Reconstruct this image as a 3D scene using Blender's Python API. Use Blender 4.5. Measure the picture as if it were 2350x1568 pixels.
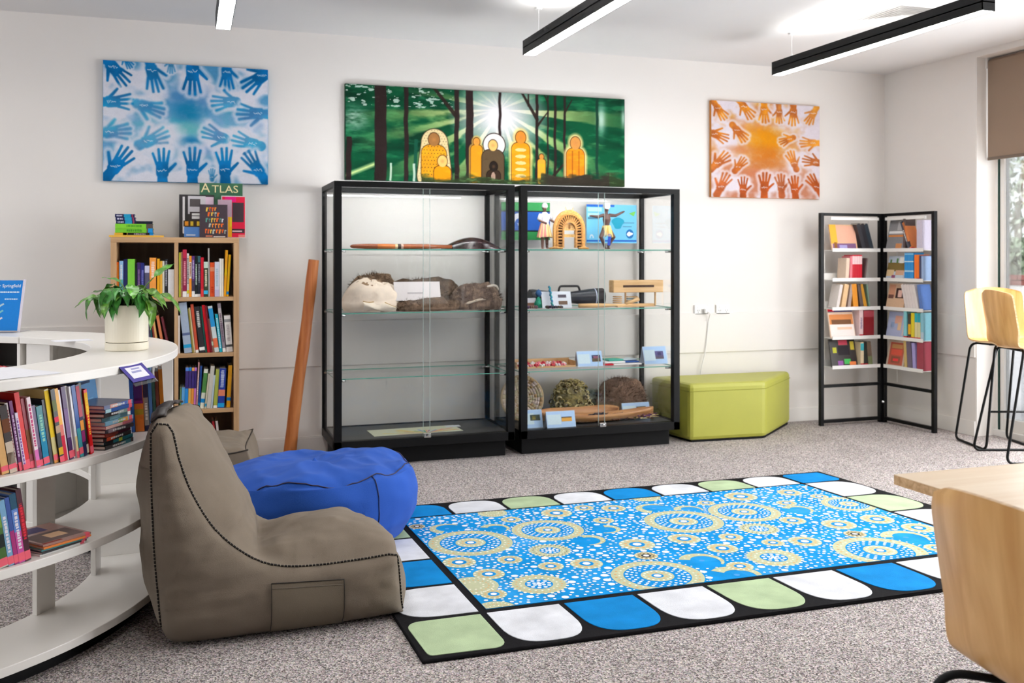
import bpy, bmesh, math, random
import numpy as np
from math import sin, cos, pi, radians, sqrt, atan2
from mathutils import Vector, Matrix, Euler, noise as mnoise

sc = bpy.context.scene
col = sc.collection
for o in list(bpy.data.objects):
    bpy.data.objects.remove(o)
RNG = random.Random(7)

def S(r, g=None, b=None):
    """sRGB 0..255 -> linear"""
    if g is None:
        r, g, b = r
    f = lambda c: (c / 255 / 12.92) if c / 255 <= .04045 else ((c / 255 + .055) / 1.055) ** 2.4
    return (f(r), f(g), f(b), 1.0)

# ---------------------------------------------------------------- camera
FPX, YAW, HCAM = 2215.0, radians(18.6), 1.28
cam_d = bpy.data.cameras.new('camera')
cam = bpy.data.objects.new('camera', cam_d); col.objects.link(cam)
cam.location = (0, 0, HCAM)
cam.rotation_euler = (radians(90), 0, -YAW)
cam_d.sensor_width = 36
cam_d.lens = FPX * 36 / 2350
cam_d.shift_y = -(784 - 590) / 2350
cam_d.clip_start = .05
cam_d.dof.use_dof = True
cam_d.dof.focus_distance = 3.55
cam_d.dof.aperture_fstop = 4.5
sc.camera = cam

# ---------------------------------------------------------------- world, lights, exposure
sc.view_settings.view_transform = 'Standard'
sc.view_settings.look = 'None'
sc.view_settings.gamma = 1
sc.view_settings.use_curve_mapping = False
sc.view_settings.exposure = -0.03
W = bpy.data.worlds.new('sky'); sc.world = W; W.use_nodes = True
wn = W.node_tree.nodes; wl = W.node_tree.links; wn.clear()
wo = wn.new('ShaderNodeOutputWorld'); wb = wn.new('ShaderNodeBackground')
wt = wn.new('ShaderNodeTexSky'); wt.sky_type = 'HOSEK_WILKIE'
wt.sun_direction = Vector((-.35, -.5, .79)).normalized(); wt.turbidity = 6; wt.ground_albedo = .5
wm = wn.new('ShaderNodeMix'); wm.data_type = 'RGBA'; wm.inputs['Factor'].default_value = .75
wm.inputs['B'].default_value = (.95, .97, 1, 1)
wl.new(wt.outputs[0], wm.inputs['A']); wl.new(wm.outputs['Result'], wb.inputs[0]); wl.new(wb.outputs[0], wo.inputs[0])
wb.inputs[1].default_value = 3.6
sc.cycles.use_denoising = True
sc.cycles.use_light_tree = False
sc.cycles.adaptive_min_samples = 14
sc.cycles.use_adaptive_sampling = True
sc.cycles.adaptive_threshold = .09
sc.cycles.max_bounces = 6
sc.cycles.diffuse_bounces = 4
sc.cycles.glossy_bounces = 2
sc.cycles.transparent_max_bounces = 18
sc.cycles.transmission_bounces = 3
sc.cycles.caustics_reflective = False
sc.cycles.caustics_refractive = False
sc.cycles.sample_clamp_indirect = 6

def area(name, loc, rot, sx, sy, power, c=(1, 1, 1)):
    d = bpy.data.lights.new(name, 'AREA'); d.shape = 'RECTANGLE'; d.size = sx; d.size_y = sy
    d.energy = power; d.color = c
    o = bpy.data.objects.new(name, d); col.objects.link(o)
    o.location = loc; o.rotation_euler = rot
    return o
# daylight at the glazed doors, plus an added fill lamp at the unseen side wall
area('window_daylight', (-4.92, 2.2, 1.55), (radians(90), 0, radians(-90)), 6.0, 1.9, 30, (.97, .98, 1))
area('window_daylight', (5.52, 3.45, 1.35), (radians(90), 0, radians(90)), 3.3, 2.4, 190, (.96, .98, 1))
sun_d = bpy.data.lights.new('sun', 'SUN'); sun_d.energy = 5.0; sun_d.angle = radians(8)
sun = bpy.data.objects.new('sun', sun_d); col.objects.link(sun)
sun.rotation_euler = Vector((.35, .5, -.79)).to_track_quat('-Z', 'Y').to_euler()

# ---------------------------------------------------------------- picture geometry (metres from measured lines)
_fw = Vector((sin(YAW), cos(YAW), 0)); _rt = Vector((cos(YAW), -sin(YAW), 0)); _C = Vector((0, 0, HCAM))
def _ray(x, y): return _fw + (x - 1175) / FPX * _rt + Vector((0, 0, (590 - y) / FPX))
def atz(x, y, z=0.): d = _ray(x, y); return _C + d * ((z - HCAM) / d.z)
def aty(x, y, Y): d = _ray(x, y); return _C + d * (Y / d.y)
def atx(x, y, X): d = _ray(x, y); return _C + d * (X / d.x)

# ---------------------------------------------------------------- materials
MATS = {}
def nodes(name):
    m = bpy.data.materials.new(name); m.use_nodes = True
    nt = m.node_tree; nt.nodes.clear()
    out = nt.nodes.new('ShaderNodeOutputMaterial'); MATS[name] = m
    return m, nt, out
def mat(name, c=None, src='rgb', rough=.5, var=.0, vscale=8, bump=0., bscale=150, metal=0., spec=.5, detail=3, stretch=None, coat=0., tex='Object', sheen=0., tint=None, wrinkle=0.):
    m, nt, out = nodes(name)
    N, L = nt.nodes, nt.links
    p = N.new('ShaderNodeBsdfPrincipled'); L.new(p.outputs[0], out.inputs[0])
    p.inputs['Roughness'].default_value = rough; p.inputs['Metallic'].default_value = metal
    p.inputs['Specular IOR Level'].default_value = spec; p.inputs['Coat Weight'].default_value = coat
    p.inputs['Sheen Weight'].default_value = sheen
    if src == 'rgb':
        r = N.new('ShaderNodeRGB'); r.outputs[0].default_value = c; cs = r.outputs[0]
    elif src == 'obj':
        cs = N.new('ShaderNodeObjectInfo').outputs['Color']
    else:
        a = N.new('ShaderNodeVertexColor'); a.layer_name = 'Col'; cs = a.outputs[0]
    tc = N.new('ShaderNodeTexCoord'); mp = N.new('ShaderNodeMapping')
    L.new(tc.outputs[tex], mp.inputs[0])
    if stretch: mp.inputs['Scale'].default_value = stretch
    if var:
        n = N.new('ShaderNodeTexNoise'); n.inputs['Scale'].default_value = vscale; n.inputs['Detail'].default_value = detail
        L.new(mp.outputs[0], n.inputs[0])
        mr = N.new('ShaderNodeMapRange'); L.new(n.outputs[0], mr.inputs[0])
        mr.inputs[1].default_value = .3; mr.inputs[2].default_value = .7
        mr.inputs[3].default_value = 1 - var; mr.inputs[4].default_value = 1 + var * .6
        mx = N.new('ShaderNodeMix'); mx.data_type = 'RGBA'; mx.blend_type = 'MULTIPLY'; mx.inputs['Factor'].default_value = 1
        L.new(cs, mx.inputs['A'])
        if tint:
            m2 = N.new('ShaderNodeMix'); m2.data_type = 'RGBA'
            L.new(mr.outputs[0], m2.inputs['Factor']); m2.inputs['A'].default_value = tint; m2.inputs['B'].default_value = (1, 1, 1, 1)
            L.new(m2.outputs['Result'], mx.inputs['B'])
        else:
            L.new(mr.outputs[0], mx.inputs['B'])
        cs = mx.outputs['Result']
    L.new(cs, p.inputs['Base Color'])
    if bump:
        n2 = N.new('ShaderNodeTexNoise'); n2.inputs['Scale'].default_value = bscale; n2.inputs['Detail'].default_value = 2
        L.new(mp.outputs[0], n2.inputs[0])
        b = N.new('ShaderNodeBump'); b.inputs['Strength'].default_value = bump; b.inputs['Distance'].default_value = .004
        L.new(n2.outputs[0], b.inputs['Height']); L.new(b.outputs[0], p.inputs['Normal'])
        if wrinkle:
            n4 = N.new('ShaderNodeTexNoise'); n4.noise_type = 'RIDGED_MULTIFRACTAL'; n4.inputs['Scale'].default_value = 4.2; n4.inputs['Detail'].default_value = 3; n4.inputs['Distortion'].default_value = 1.1
            L.new(mp.outputs[0], n4.inputs[0])
            b2 = N.new('ShaderNodeBump'); b2.inputs['Strength'].default_value = wrinkle; b2.inputs['Distance'].default_value = .02
            L.new(n4.outputs[0], b2.inputs['Height']); L.new(b2.outputs[0], b.inputs['Normal'])
    return m
def wood(name, c1, c2, axis='X', scale=4., rough=.42, coat=0., tex='Object'):
    m, nt, out = nodes(name); N, L = nt.nodes, nt.links
    p = N.new('ShaderNodeBsdfPrincipled'); L.new(p.outputs[0], out.inputs[0])
    p.inputs['Roughness'].default_value = rough; p.inputs['Coat Weight'].default_value = coat; p.inputs['Coat Roughness'].default_value = .2
    tc = N.new('ShaderNodeTexCoord'); mp = N.new('ShaderNodeMapping'); L.new(tc.outputs[tex], mp.inputs[0])
    s = {'X': (.07, 1, 1), 'Y': (1, .07, 1), 'Z': (1, 1, .07)}[axis]
    mp.inputs['Scale'].default_value = s
    n = N.new('ShaderNodeTexNoise'); n.inputs['Scale'].default_value = scale * 8; n.inputs['Detail'].default_value = 5; n.inputs['Distortion'].default_value = .6
    L.new(mp.outputs[0], n.inputs[0])
    r = N.new('ShaderNodeValToRGB'); r.color_ramp.elements[0].position = .33; r.color_ramp.elements[1].position = .68
    r.color_ramp.elements[0].color = c1; r.color_ramp.elements[1].color = c2
    L.new(n.outputs[0], r.inputs[0]); L.new(r.outputs[0], p.inputs['Base Color'])
    b = N.new('ShaderNodeBump'); b.inputs['Strength'].default_value = .06; L.new(n.outputs[0], b.inputs['Height']); L.new(b.outputs[0], p.inputs['Normal'])
    return m
def glass(name, tint, strength=1.0):
    m, nt, out = nodes(name); N, L = nt.nodes, nt.links
    t = N.new('ShaderNodeBsdfTransparent'); t.inputs[0].default_value = tint
    g = N.new('ShaderNodeBsdfGlossy'); g.inputs['Roughness'].default_value = .01; g.inputs[0].default_value = (1, 1, 1, 1)
    f = N.new('ShaderNodeFresnel'); f.inputs[0].default_value = 1.45
    mu = N.new('ShaderNodeMath'); mu.operation = 'MULTIPLY'; mu.inputs[1].default_value = strength; L.new(f.outputs[0], mu.inputs[0])
    mx = N.new('ShaderNodeMixShader'); L.new(mu.outputs[0], mx.inputs[0]); L.new(t.outputs[0], mx.inputs[1]); L.new(g.outputs[0], mx.inputs[2])
    L.new(mx.outputs[0], out.inputs[0])
    return m
def emis(name, c, s):
    m, nt, out = nodes(name); N, L = nt.nodes, nt.links
    e = N.new('ShaderNodeEmission'); e.inputs[0].default_value = c; e.inputs[1].default_value = s; L.new(e.outputs[0], out.inputs[0])
    return m

def carpet():
    m, nt, out = nodes('carpet'); N, L = nt.nodes, nt.links
    p = N.new('ShaderNodeBsdfPrincipled'); L.new(p.outputs[0], out.inputs[0]); p.inputs['Roughness'].default_value = .95
    p.inputs['Specular IOR Level'].default_value = .15
    tc = N.new('ShaderNodeTexCoord')
    n1 = N.new('ShaderNodeTexVoronoi'); n1.inputs['Scale'].default_value = 215
    n0 = N.new('ShaderNodeTexNoise'); n0.inputs['Scale'].default_value = 60; n0.inputs['Detail'].default_value = 3
    n2 = N.new('ShaderNodeTexNoise'); n2.inputs['Scale'].default_value = 3.0; n2.inputs['Detail'].default_value = 4
    n3 = N.new('ShaderNodeTexVoronoi'); n3.inputs['Scale'].default_value = 260
    for n in (n0, n1, n2, n3): L.new(tc.outputs['Object'], n.inputs[0])
    sp = N.new('ShaderNodeSeparateColor'); L.new(n1.outputs['Color'], sp.inputs[0])
    r = N.new('ShaderNodeValToRGB'); e = r.color_ramp.elements
    e[0].position = .0; e[0].color = S(92, 80, 77); e[1].position = 1.; e[1].color = S(232, 215, 209)
    for q, cc in ((.2, (126, 113, 109)), (.45, (170, 155, 150)), (.75, (198, 183, 178))): x = e.new(q); x.color = S(*cc)
    L.new(sp.outputs[0], r.inputs[0])
    mx = N.new('ShaderNodeMix'); mx.data_type = 'RGBA'; mx.blend_type = 'MULTIPLY'; mx.inputs['Factor'].default_value = 1
    mr = N.new('ShaderNodeMapRange'); mr.inputs[1].default_value = .3; mr.inputs[2].default_value = .7; mr.inputs[3].default_value = .9; mr.inputs[4].default_value = 1.05
    L.new(n2.outputs[0], mr.inputs[0]); L.new(r.outputs[0], mx.inputs['A']); L.new(mr.outputs[0], mx.inputs['B'])
    m2 = N.new('ShaderNodeMix'); m2.data_type = 'RGBA'; m2.blend_type = 'OVERLAY'; m2.inputs['Factor'].default_value = .22
    L.new(mx.outputs['Result'], m2.inputs['A']); L.new(n3.outputs['Color'], m2.inputs['B'])
    hs = N.new('ShaderNodeHueSaturation'); hs.inputs['Saturation'].default_value = .6; L.new(m2.outputs['Result'], hs.inputs['Color'])
    L.new(hs.outputs[0], p.inputs['Base Color'])
    b = N.new('ShaderNodeBump'); b.inputs['Strength'].default_value = .6; b.inputs['Distance'].default_value = .004
    L.new(n1.outputs['Distance'], b.inputs['Height']); L.new(b.outputs[0], p.inputs['Normal'])
    return m
carpet()
mat('wall_paint', S(236, 231, 226), rough=.7, var=.012, vscale=2, bump=.03, bscale=300)
mat('feature_wall', S(96, 88, 82), rough=.8, var=.03)  # dark colour put on the unseen walls to cut their bounce light
mat('ceiling_paint', S(226, 224, 223), rough=.8, var=.01, vscale=2, bump=.02, bscale=200)
mat('trim_paint', S(238, 234, 229), rough=.45, var=.01)
mat('black_metal', S(12, 12, 13), rough=.42, spec=.22, var=.05, bump=.02, bscale=400)
mat('black_board', S(11, 11, 12), rough=.55, spec=.2, var=.05)
mat('dark_deck', S(70, 72, 74), rough=.4, var=.06)
mat('white_metal', S(238, 236, 232), rough=.4, var=.01)
mat('chrome', S(200, 200, 200), rough=.18, metal=1., var=.02)
mat('laminate', S(240, 236, 230), rough=.32, var=.012, vscale=3)
mat('laminate_edge', S(226, 221, 212), rough=.4, var=.012)
mat('paint', src='vcol', rough=.45, var=.05, vscale=60)
mat('print', src='vcol', rough=.6, spec=.25, var=.03, vscale=80)
mat('canvas_print', src='vcol', rough=.8, spec=.12, var=.04, vscale=120, bump=.05, bscale=600)
mat('gloss_paint', src='vcol', rough=.28, var=.05, vscale=60)
mat('cloth', src='obj', rough=.9, var=.06, vscale=5, bump=.22, bscale=420, spec=.2, sheen=.05, wrinkle=.9)
mat('vinyl', src='obj', rough=.45, var=.03, vscale=6, bump=.06, bscale=350)
mat('rug_black', S(30, 29, 31), rough=1, spec=.1, var=.15, vscale=60, bump=.4, bscale=500)
mat('rug_pile', src='vcol', rough=1, spec=.1, var=.16, vscale=9, detail=7, bump=.4, bscale=420)
mat('rug_print', src='vcol', rough=1, spec=.1, var=.06, vscale=40, bump=.25, bscale=420)
mat('fur', src='vcol', rough=.95, spec=.15, var=.35, vscale=60, bump=.9, bscale=160, stretch=(1, 1, .5))
mat('hide', src='vcol', rough=.75, var=.08, vscale=14, bump=.25, bscale=60)
mat('fibre', src='vcol', rough=.95, spec=.1, var=.3, vscale=90, bump=.8, bscale=220)
mat('ceramic', S(236, 228, 208), rough=.42, var=.02, vscale=6)
mat('leaf', src='vcol', rough=.33, var=.22, vscale=18, stretch=(3, 3, 1))
mat('soil', S(60, 46, 36), rough=1, var=.3, vscale=80, bump=.8)
mat('blind_fabric', S(150, 128, 110), rough=.85, var=.03, vscale=300, bump=.1, bscale=700)
mat('paper', S(240, 240, 242), rough=.8, var=.02)
mat('paving', S(205, 203, 205), rough=.85, var=.07, vscale=4, bump=.1)
mat('brick', src='vcol', rough=.85, var=.15, vscale=25)
mat('foliage', src='vcol', rough=.7, var=.2, vscale=6)
wood('oak', S(176, 138, 98), S(206, 168, 126), 'Z', 3)
wood('oak_x', S(176, 138, 98), S(206, 168, 126), 'X', 3)
wood('oak_dark', S(92, 78, 68), S(112, 96, 84), 'Z', 3)
wood('ply_shell', S(206, 152, 86), S(232, 184, 120), 'Z', 2.2, rough=.36, coat=.15)
wood('table_top', S(232, 205, 170), S(244, 224, 196), 'X', 2.5, rough=.35)
wood('ply_edge', S(190, 150, 105), S(226, 192, 146), 'X', 9, rough=.5)
wood('timber_pole', S(172, 92, 44), S(208, 130, 70), 'Z', 3, rough=.5)
wood('coolamon_wood', S(176, 116, 66), S(214, 160, 104), 'X', 4, rough=.4)
wood('pale_wood', S(206, 160, 104), S(232, 194, 142), 'X', 5, rough=.5)
wood('red_wood', S(112, 54, 28), S(178, 96, 50), 'X', 4, rough=.3, coat=.3)
wood('dark_wood', S(30, 18, 20), S(58, 36, 38), 'X', 4, rough=.22, coat=.5)
glass('clear_glass', (.996, .999, .997, 1), .24)
glass('window_glass', (.97, .985, .985, 1), .8)
glass('acrylic', (.97, .97, .99, 1), .8)
glass('shelf_glass', (.994, .999, .997, 1), .14)
mat('door_edge_glass', S(196, 214, 208), rough=.2, var=.03)
mat('glass_edge', S(96, 168, 150), rough=.15, var=.05)
emis('lamp_down', (1, .985, .96, 1), 26)
emis('lamp_up', (1, .985, .96, 1), 30)

emis('led', (.94, .98, 1, 1), 110)

# ---------------------------------------------------------------- mesh builder
class MB:
    def __init__(s, c=(200, 200, 200)): s.v = []; s.f = []; s.c = []; s.mi = []; s.cur = S(c); s.m = 0
    def color(s, *c): s.cur = S(*c); return s
    def matidx(s, i): s.m = i; return s
    def add(s, vs, fs, M=None):
        b = len(s.v)
        s.v += [tuple(M @ Vector(p)) if M is not None else tuple(p) for p in vs]
        for f in fs: s.f.append(tuple(i + b for i in f)); s.c.append(s.cur); s.mi.append(s.m)
        return s
    def box(s, lo, hi, M=None):
        x0, y0, z0 = lo; x1, y1, z1 = hi
        return s.add([(x0, y0, z0), (x1, y0, z0), (x1, y1, z0), (x0, y1, z0), (x0, y0, z1), (x1, y0, z1), (x1, y1, z1), (x0, y1, z1)],
                     [(0, 3, 2, 1), (4, 5, 6, 7), (0, 1, 5, 4), (1, 2, 6, 5), (2, 3, 7, 6), (3, 0, 4, 7)], M)
    def cbox(s, c, d, M=None):
        return s.box([c[i] - d[i] / 2 for i in range(3)], [c[i] + d[i] / 2 for i in range(3)], M)
    def poly(s, pts, M=None): return s.add(pts, [tuple(range(len(pts)))], M)
    def prism(s, pts, z0, z1, M=None):
        n = len(pts); vs = [(x, y, z0) for x, y in pts] + [(x, y, z1) for x, y in pts]
        fs = [tuple(range(n - 1, -1, -1)), tuple(range(n, 2 * n))] + [(i, (i + 1) % n, n + (i + 1) % n, n + i) for i in range(n)]
        return s.add(vs, fs, M)
    def lathe(s, prof, n=24, M=None, caps=True):
        vs = []; fs = []; k = len(prof)
        for i in range(n):
            a = 2 * pi * i / n
            vs += [(r * cos(a), r * sin(a), z) for r, z in prof]
        for i in range(n):
            j = (i + 1) % n
            fs += [(i * k + q, j * k + q, j * k + q + 1, i * k + q + 1) for q in range(k - 1)]
        if caps:
            fs.append(tuple(i * k for i in range(n - 1, -1, -1))); fs.append(tuple(i * k + k - 1 for i in range(n)))
        return s.add(vs, fs, M)
    def ball(s, c, r, n=12, m=8, M=None):
        r = (r, r, r) if not hasattr(r, '__len__') else r
        vs = [(c[0], c[1], c[2] - r[2])]; fs = []
        for j in range(1, m):
            t = -pi / 2 + pi * j / m
            vs += [(c[0] + r[0] * cos(t) * cos(2 * pi * i / n), c[1] + r[1] * cos(t) * sin(2 * pi * i / n), c[2] + r[2] * sin(t)) for i in range(n)]
        vs.append((c[0], c[1], c[2] + r[2])); L = len(vs) - 1
        for i in range(n):
            k = (i + 1) % n
            fs.append((0, 1 + k, 1 + i)); fs.append((L, 1 + (m - 2) * n + i, 1 + (m - 2) * n + k))
            for j in range(m - 2): fs.append((1 + j * n + i, 1 + j * n + k, 1 + (j + 1) * n + k, 1 + (j + 1) * n + i))
        return s.add(vs, fs, M)
    def tube(s, pts, r, n=8, closed=False, M=None):
        pts = [Vector(p) for p in pts]; k = len(pts); rs = r if hasattr(r, '__len__') else [r] * k
        vs = []; fs = []; up = None
        for i, p in enumerate(pts):
            if closed: t = (pts[(i + 1) % k] - pts[i - 1])
            else: t = pts[min(i + 1, k - 1)] - pts[max(i - 1, 0)]
            t.normalize()
            if up is None:
                up = t.cross(Vector((0, 0, 1)));
                if up.length < .1: up = t.cross(Vector((1, 0, 0)))
                up.normalize()
            else:
                up = (up - t * up.dot(t)).normalized()
            w = t.cross(up)
            vs += [tuple(p + (up * cos(2 * pi * q / n) + w * sin(2 * pi * q / n)) * rs[i]) for q in range(n)]
        for i in range(k if closed else k - 1):
            j = (i + 1) % k
            fs += [(i * n + q, i * n + (q + 1) % n, j * n + (q + 1) % n, j * n + q) for q in range(n)]
        if not closed:
            fs.append(tuple(range(n - 1, -1, -1))); fs.append(tuple((k - 1) * n + q for q in range(n)))
        return s.add(vs, fs, M)
    def disc(s, c, r, n=14, z=0., ry=None, a0=0.):
        ry = ry or r
        return s.poly([(c[0] + r * cos(a0 + 2 * pi * i / n), c[1] + ry * sin(a0 + 2 * pi * i / n), z) for i in range(n)])
    def ring(s, c, r0, r1, n=40, z=0.):
        vs = []; fs = []
        for i in range(n):
            a = 2 * pi * i / n
            vs += [(c[0] + r0 * cos(a), c[1] + r0 * sin(a), z), (c[0] + r1 * cos(a), c[1] + r1 * sin(a), z)]
        for i in range(n):
            j = (i + 1) % n; fs.append((2 * i, 2 * i + 1, 2 * j + 1, 2 * j))
        return s.add(vs, fs)
    def grid(s, fn, nu, nv, closeu=False, closev=False):
        b = len(s.v)
        for i in range(nu):
            for j in range(nv): s.v.append(tuple(fn(i, j)))
        for i in range(nu if closeu else nu - 1):
            for j in range(nv if closev else nv - 1):
                i2 = (i + 1) % nu; j2 = (j + 1) % nv
                s.f.append((b + i * nv + j, b + i2 * nv + j, b + i2 * nv + j2, b + i * nv + j2)); s.c.append(s.cur); s.mi.append(s.m)
        return s
    def build(s, name, mats='paint', parent=None, smooth=False, bevel=0., loc=None, rot=None, subdiv=0, color=None):
        me = bpy.data.meshes.new(name); me.from_pydata(s.v, [], s.f)
        ml = [mats] if isinstance(mats, str) else mats
        for q in ml: me.materials.append(MATS[q])
        if len(ml) > 1: me.polygons.foreach_set('material_index', s.mi)
        a = me.color_attributes.new('Col', 'FLOAT_COLOR', 'CORNER')
        arr = np.array(s.c, dtype=np.float32).reshape(-1, 4)
        tot = np.array([len(f) for f in s.f]); a.data.foreach_set('color', np.repeat(arr, tot, axis=0).ravel())
        if smooth: me.polygons.foreach_set('use_smooth', [True] * len(s.f))
        me.update()
        return link(name, me, parent, bevel, loc, rot, subdiv, color)
def link(name, me, parent=None, bevel=0., loc=None, rot=None, subdiv=0, color=None):
    o = bpy.data.objects.new(name, me); col.objects.link(o)
    if parent is not None: o.parent = parent
    if loc is not None: o.location = loc
    if rot is not None: o.rotation_euler = rot
    if color is not None: o.color = S(*color)
    if bevel:
        m = o.modifiers.new('bevel', 'BEVEL'); m.width = bevel; m.segments = 2; m.limit_method = 'ANGLE'; m.angle_limit = radians(40)
    if subdiv:
        m = o.modifiers.new('subdiv', 'SUBSURF'); m.levels = m.render_levels = subdiv
    return o
def tag(o, label, cat, group=None):
    o['label'] = label; o['category'] = cat
    if group: o['group'] = group
    return o
def thing(name, label, cat, loc=(0, 0, 0), rz=0., group=None, rot=None):
    o = bpy.data.objects.new(name, None); col.objects.link(o); o.location = loc
    o.rotation_euler = rot if rot is not None else (0, 0, rz); o.empty_display_size = .05
    return tag(o, label, cat, group)
def struct(o): o['kind'] = 'structure'; return o
def RZ(a): return Matrix.Rotation(a, 4, 'Z')
def T(x, y, z): return Matrix.Translation((x, y, z))
def text(name, body, size, parent, loc, rot, c, extrude=.0004, align='CENTER', mat_='paint', sx=1.):
    cu = bpy.data.curves.new(name, 'FONT'); cu.body = body; cu.size = size; cu.extrude = extrude; cu.align_x = align; cu.align_y = 'CENTER'; cu.resolution_u = 3
    tmp = bpy.data.objects.new(name + '_c', cu); col.objects.link(tmp)
    dg = bpy.context.evaluated_depsgraph_get()
    me = bpy.data.meshes.new_from_object(tmp.evaluated_get(dg)); bpy.data.objects.remove(tmp)
    me.materials.clear(); me.materials.append(MATS[mat_]); me.name = name
    a = me.color_attributes.new('Col', 'FLOAT_COLOR', 'CORNER'); n = len(me.loops)
    a.data.foreach_set('color', np.tile(np.array(S(*c), dtype=np.float32), n))
    o = link(name, me, parent, loc=loc, rot=rot); o.scale = (sx, 1, 1)
    return o
def fillet(pts, r, n=5):
    out = []; pts = [Vector(p) for p in pts]
    for i, p in enumerate(pts):
        if i in (0, len(pts) - 1): out.append(p); continue
        a = (pts[i - 1] - p); b = (pts[i + 1] - p); rr = min(r, a.length * .49, b.length * .49)
        a = p + a.normalized() * rr; b = p + b.normalized() * rr
        for k in range(n + 1):
            t = k / n; out.append(a * (1 - t) ** 2 + p * 2 * t * (1 - t) + b * t * t)
    return out
def smoothpoly(pts, n=4):
    """Catmull-Rom through points"""
    P = [Vector(p) for p in pts]; out = []
    for i in range(len(P) - 1):
        p0, p1, p2, p3 = P[max(i - 1, 0)], P[i], P[i + 1], P[min(i + 2, len(P) - 1)]
        for k in range(n):
            t = k / n
            out.append(.5 * ((2 * p1) + (p2 - p0) * t + (2 * p0 - 5 * p1 + 4 * p2 - p3) * t * t + (3 * p1 - p0 - 3 * p2 + p3) * t ** 3))
    out.append(P[-1]); return out
# ================================================================ the room
XR, YB, ZC = 5.334, 6.423, 2.75
XL, YF = -5.0, -2.8
WT = .24
def slab(name, lo, hi, m, parent=None):
    return MB().box(lo, hi).build(name, m, parent)
struct(slab('floor', (XL - .3, YF - .3, -.12), (XR + WT, YB + .3, 0), 'carpet'))
struct(slab('ceiling', (XL - .3, YF - .3, ZC), (XR + WT, YB + .3, ZC + .15), 'ceiling_paint'))
struct(slab('wall_back', (XL - .3, YB, 0), (XR + WT, YB + .2, ZC), 'wall_paint'))
# wall with the glazed doors: one opening, nearly to the ceiling
OY0, OY1, OZ = 1.6, 5.474, 2.705
struct(MB().box((XR, OY1, 0), (XR + WT, YB, ZC)).box((XR, OY0, OZ), (XR + WT, OY1, ZC)).box((XR, YF - .3, 0), (XR + WT, OY0, ZC)).build('wall_right', 'wall_paint'))
# wall behind the camera with one narrow window
struct(MB().box((XL - .3, YF - .3, 0), (3.2, YF, ZC)).box((3.2, YF - .3, 0), (4.2, YF, .5)).box((3.2, YF - .3, 1.75), (4.2, YF, ZC)).box((4.2, YF - .3, 0), (XR, YF, ZC)).build('wall_front', 'feature_wall'))
struct(MB().box((XL - .3, YF, 0), (XL, -.9, ZC)).box((XL - .3, 5.3, 0), (XL, YB, ZC)).box((XL - .3, -.9, 0), (XL, 5.3, .55)).box((XL - .3, -.9, 2.5), (XL, 5.3, ZC)).build('wall_left', 'feature_wall'))
struct(MB().box((XL, YB - .014, 0), (XR, YB, .098)).box((XL, YB - .010, .098), (XR, YB, .106)).build('baseboard_back', 'trim_paint', bevel=.002))
struct(MB().box((XR - .014, OY1 - .002, 0), (XR, YB - .014, .106)).build('baseboard_right', 'trim_paint', bevel=.002))
struct(MB().box((XL, YB - .012, .562), (XR, YB, .858)).build('trim_1', 'wall_paint', bevel=.003))
struct(MB().box((XR - .012, OY1, .562), (XR, YB - .012, .858)).build('trim_2', 'wall_paint', bevel=.003))
struct(MB().box((XR + .002, OY1 - .008, .0), (XR + .2, OY1 + .001, OZ)).build('trim_3', 'trim_paint'))
# glazed doors in the opening
xg = XR + .20
w1 = thing('window_1', 'w', 'window', (0, 0, 0)); del w1['label']; del w1['category']; struct(w1)
yj = atx(2297, 700, xg).y; ys = atx(2309, 700, xg).y
fr = MB()
fr.box((xg - .03, yj, 0), (xg + .05, OY1, OZ)).box((xg - .03, OY0, 0), (xg + .05, OY0 + .08, OZ)).box((xg - .03, OY0, OZ - .09), (xg + .05, OY1, OZ)).box((xg - .05, OY0, -.0), (xg + .06, OY1, .045))
fr.build('window_frame', 'white_metal', w1, bevel=.003)
MB(c=(40, 70, 62)).box((xg - .028, yj - .012, .045), (xg + .03, yj, OZ - .09)).build('window_seal', 'print', w1)
for (a, b) in ((yj - .012, 3.6), (3.6, OY0 + .08)):
    st = MB()
    w_ = a - ys if a > 4 else .06
    st.box((xg - .02, a - w_, .045), (xg + .03, a, OZ - .09)).box((xg - .02, b, .045), (xg + .03, b + .06, OZ - .09))
    st.box((xg - .02, b + .06, .045), (xg + .03, a - w_, .13)).box((xg - .02, b + .06, OZ - .17), (xg + .03, a - w_, OZ - .09))
    s_ = st.build('window_sash', 'white_metal', w1, bevel=.002)
    MB().box((xg, b + .06, .13), (xg + .006, a - w_, OZ - .17)).build('window_pane', 'window_glass', s_)
# windows behind the viewer
for i, (x0, x1, z0, z1, n) in enumerate(((3.2, 4.2, .5, 1.75, 1),)):
    w = bpy.data.objects.new('window_%d' % (i + 2), None); col.objects.link(w); struct(w)
    f = MB()
    f.box((x0, YF - .2, z0), (x1, YF - .13, z0 + .05)).box((x0, YF - .2, z1 - .05), (x1, YF - .13, z1))
    for k in range(n + 1):
        xx = x0 + (x1 - x0 - .05) * k / n; f.box((xx, YF - .2, z0), (xx + .05, YF - .13, z1))
    f.build('window_frame', 'white_metal', w)
    for k in range(n):
        xa = x0 + (x1 - x0 - .05) * k / n + .05; xb = x0 + (x1 - x0 - .05) * (k + 1) / n
        MB().box((xa, YF - .17, z0 + .05), (xb, YF - .165, z1 - .05)).build('window_pane', 'window_glass', w)
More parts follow.
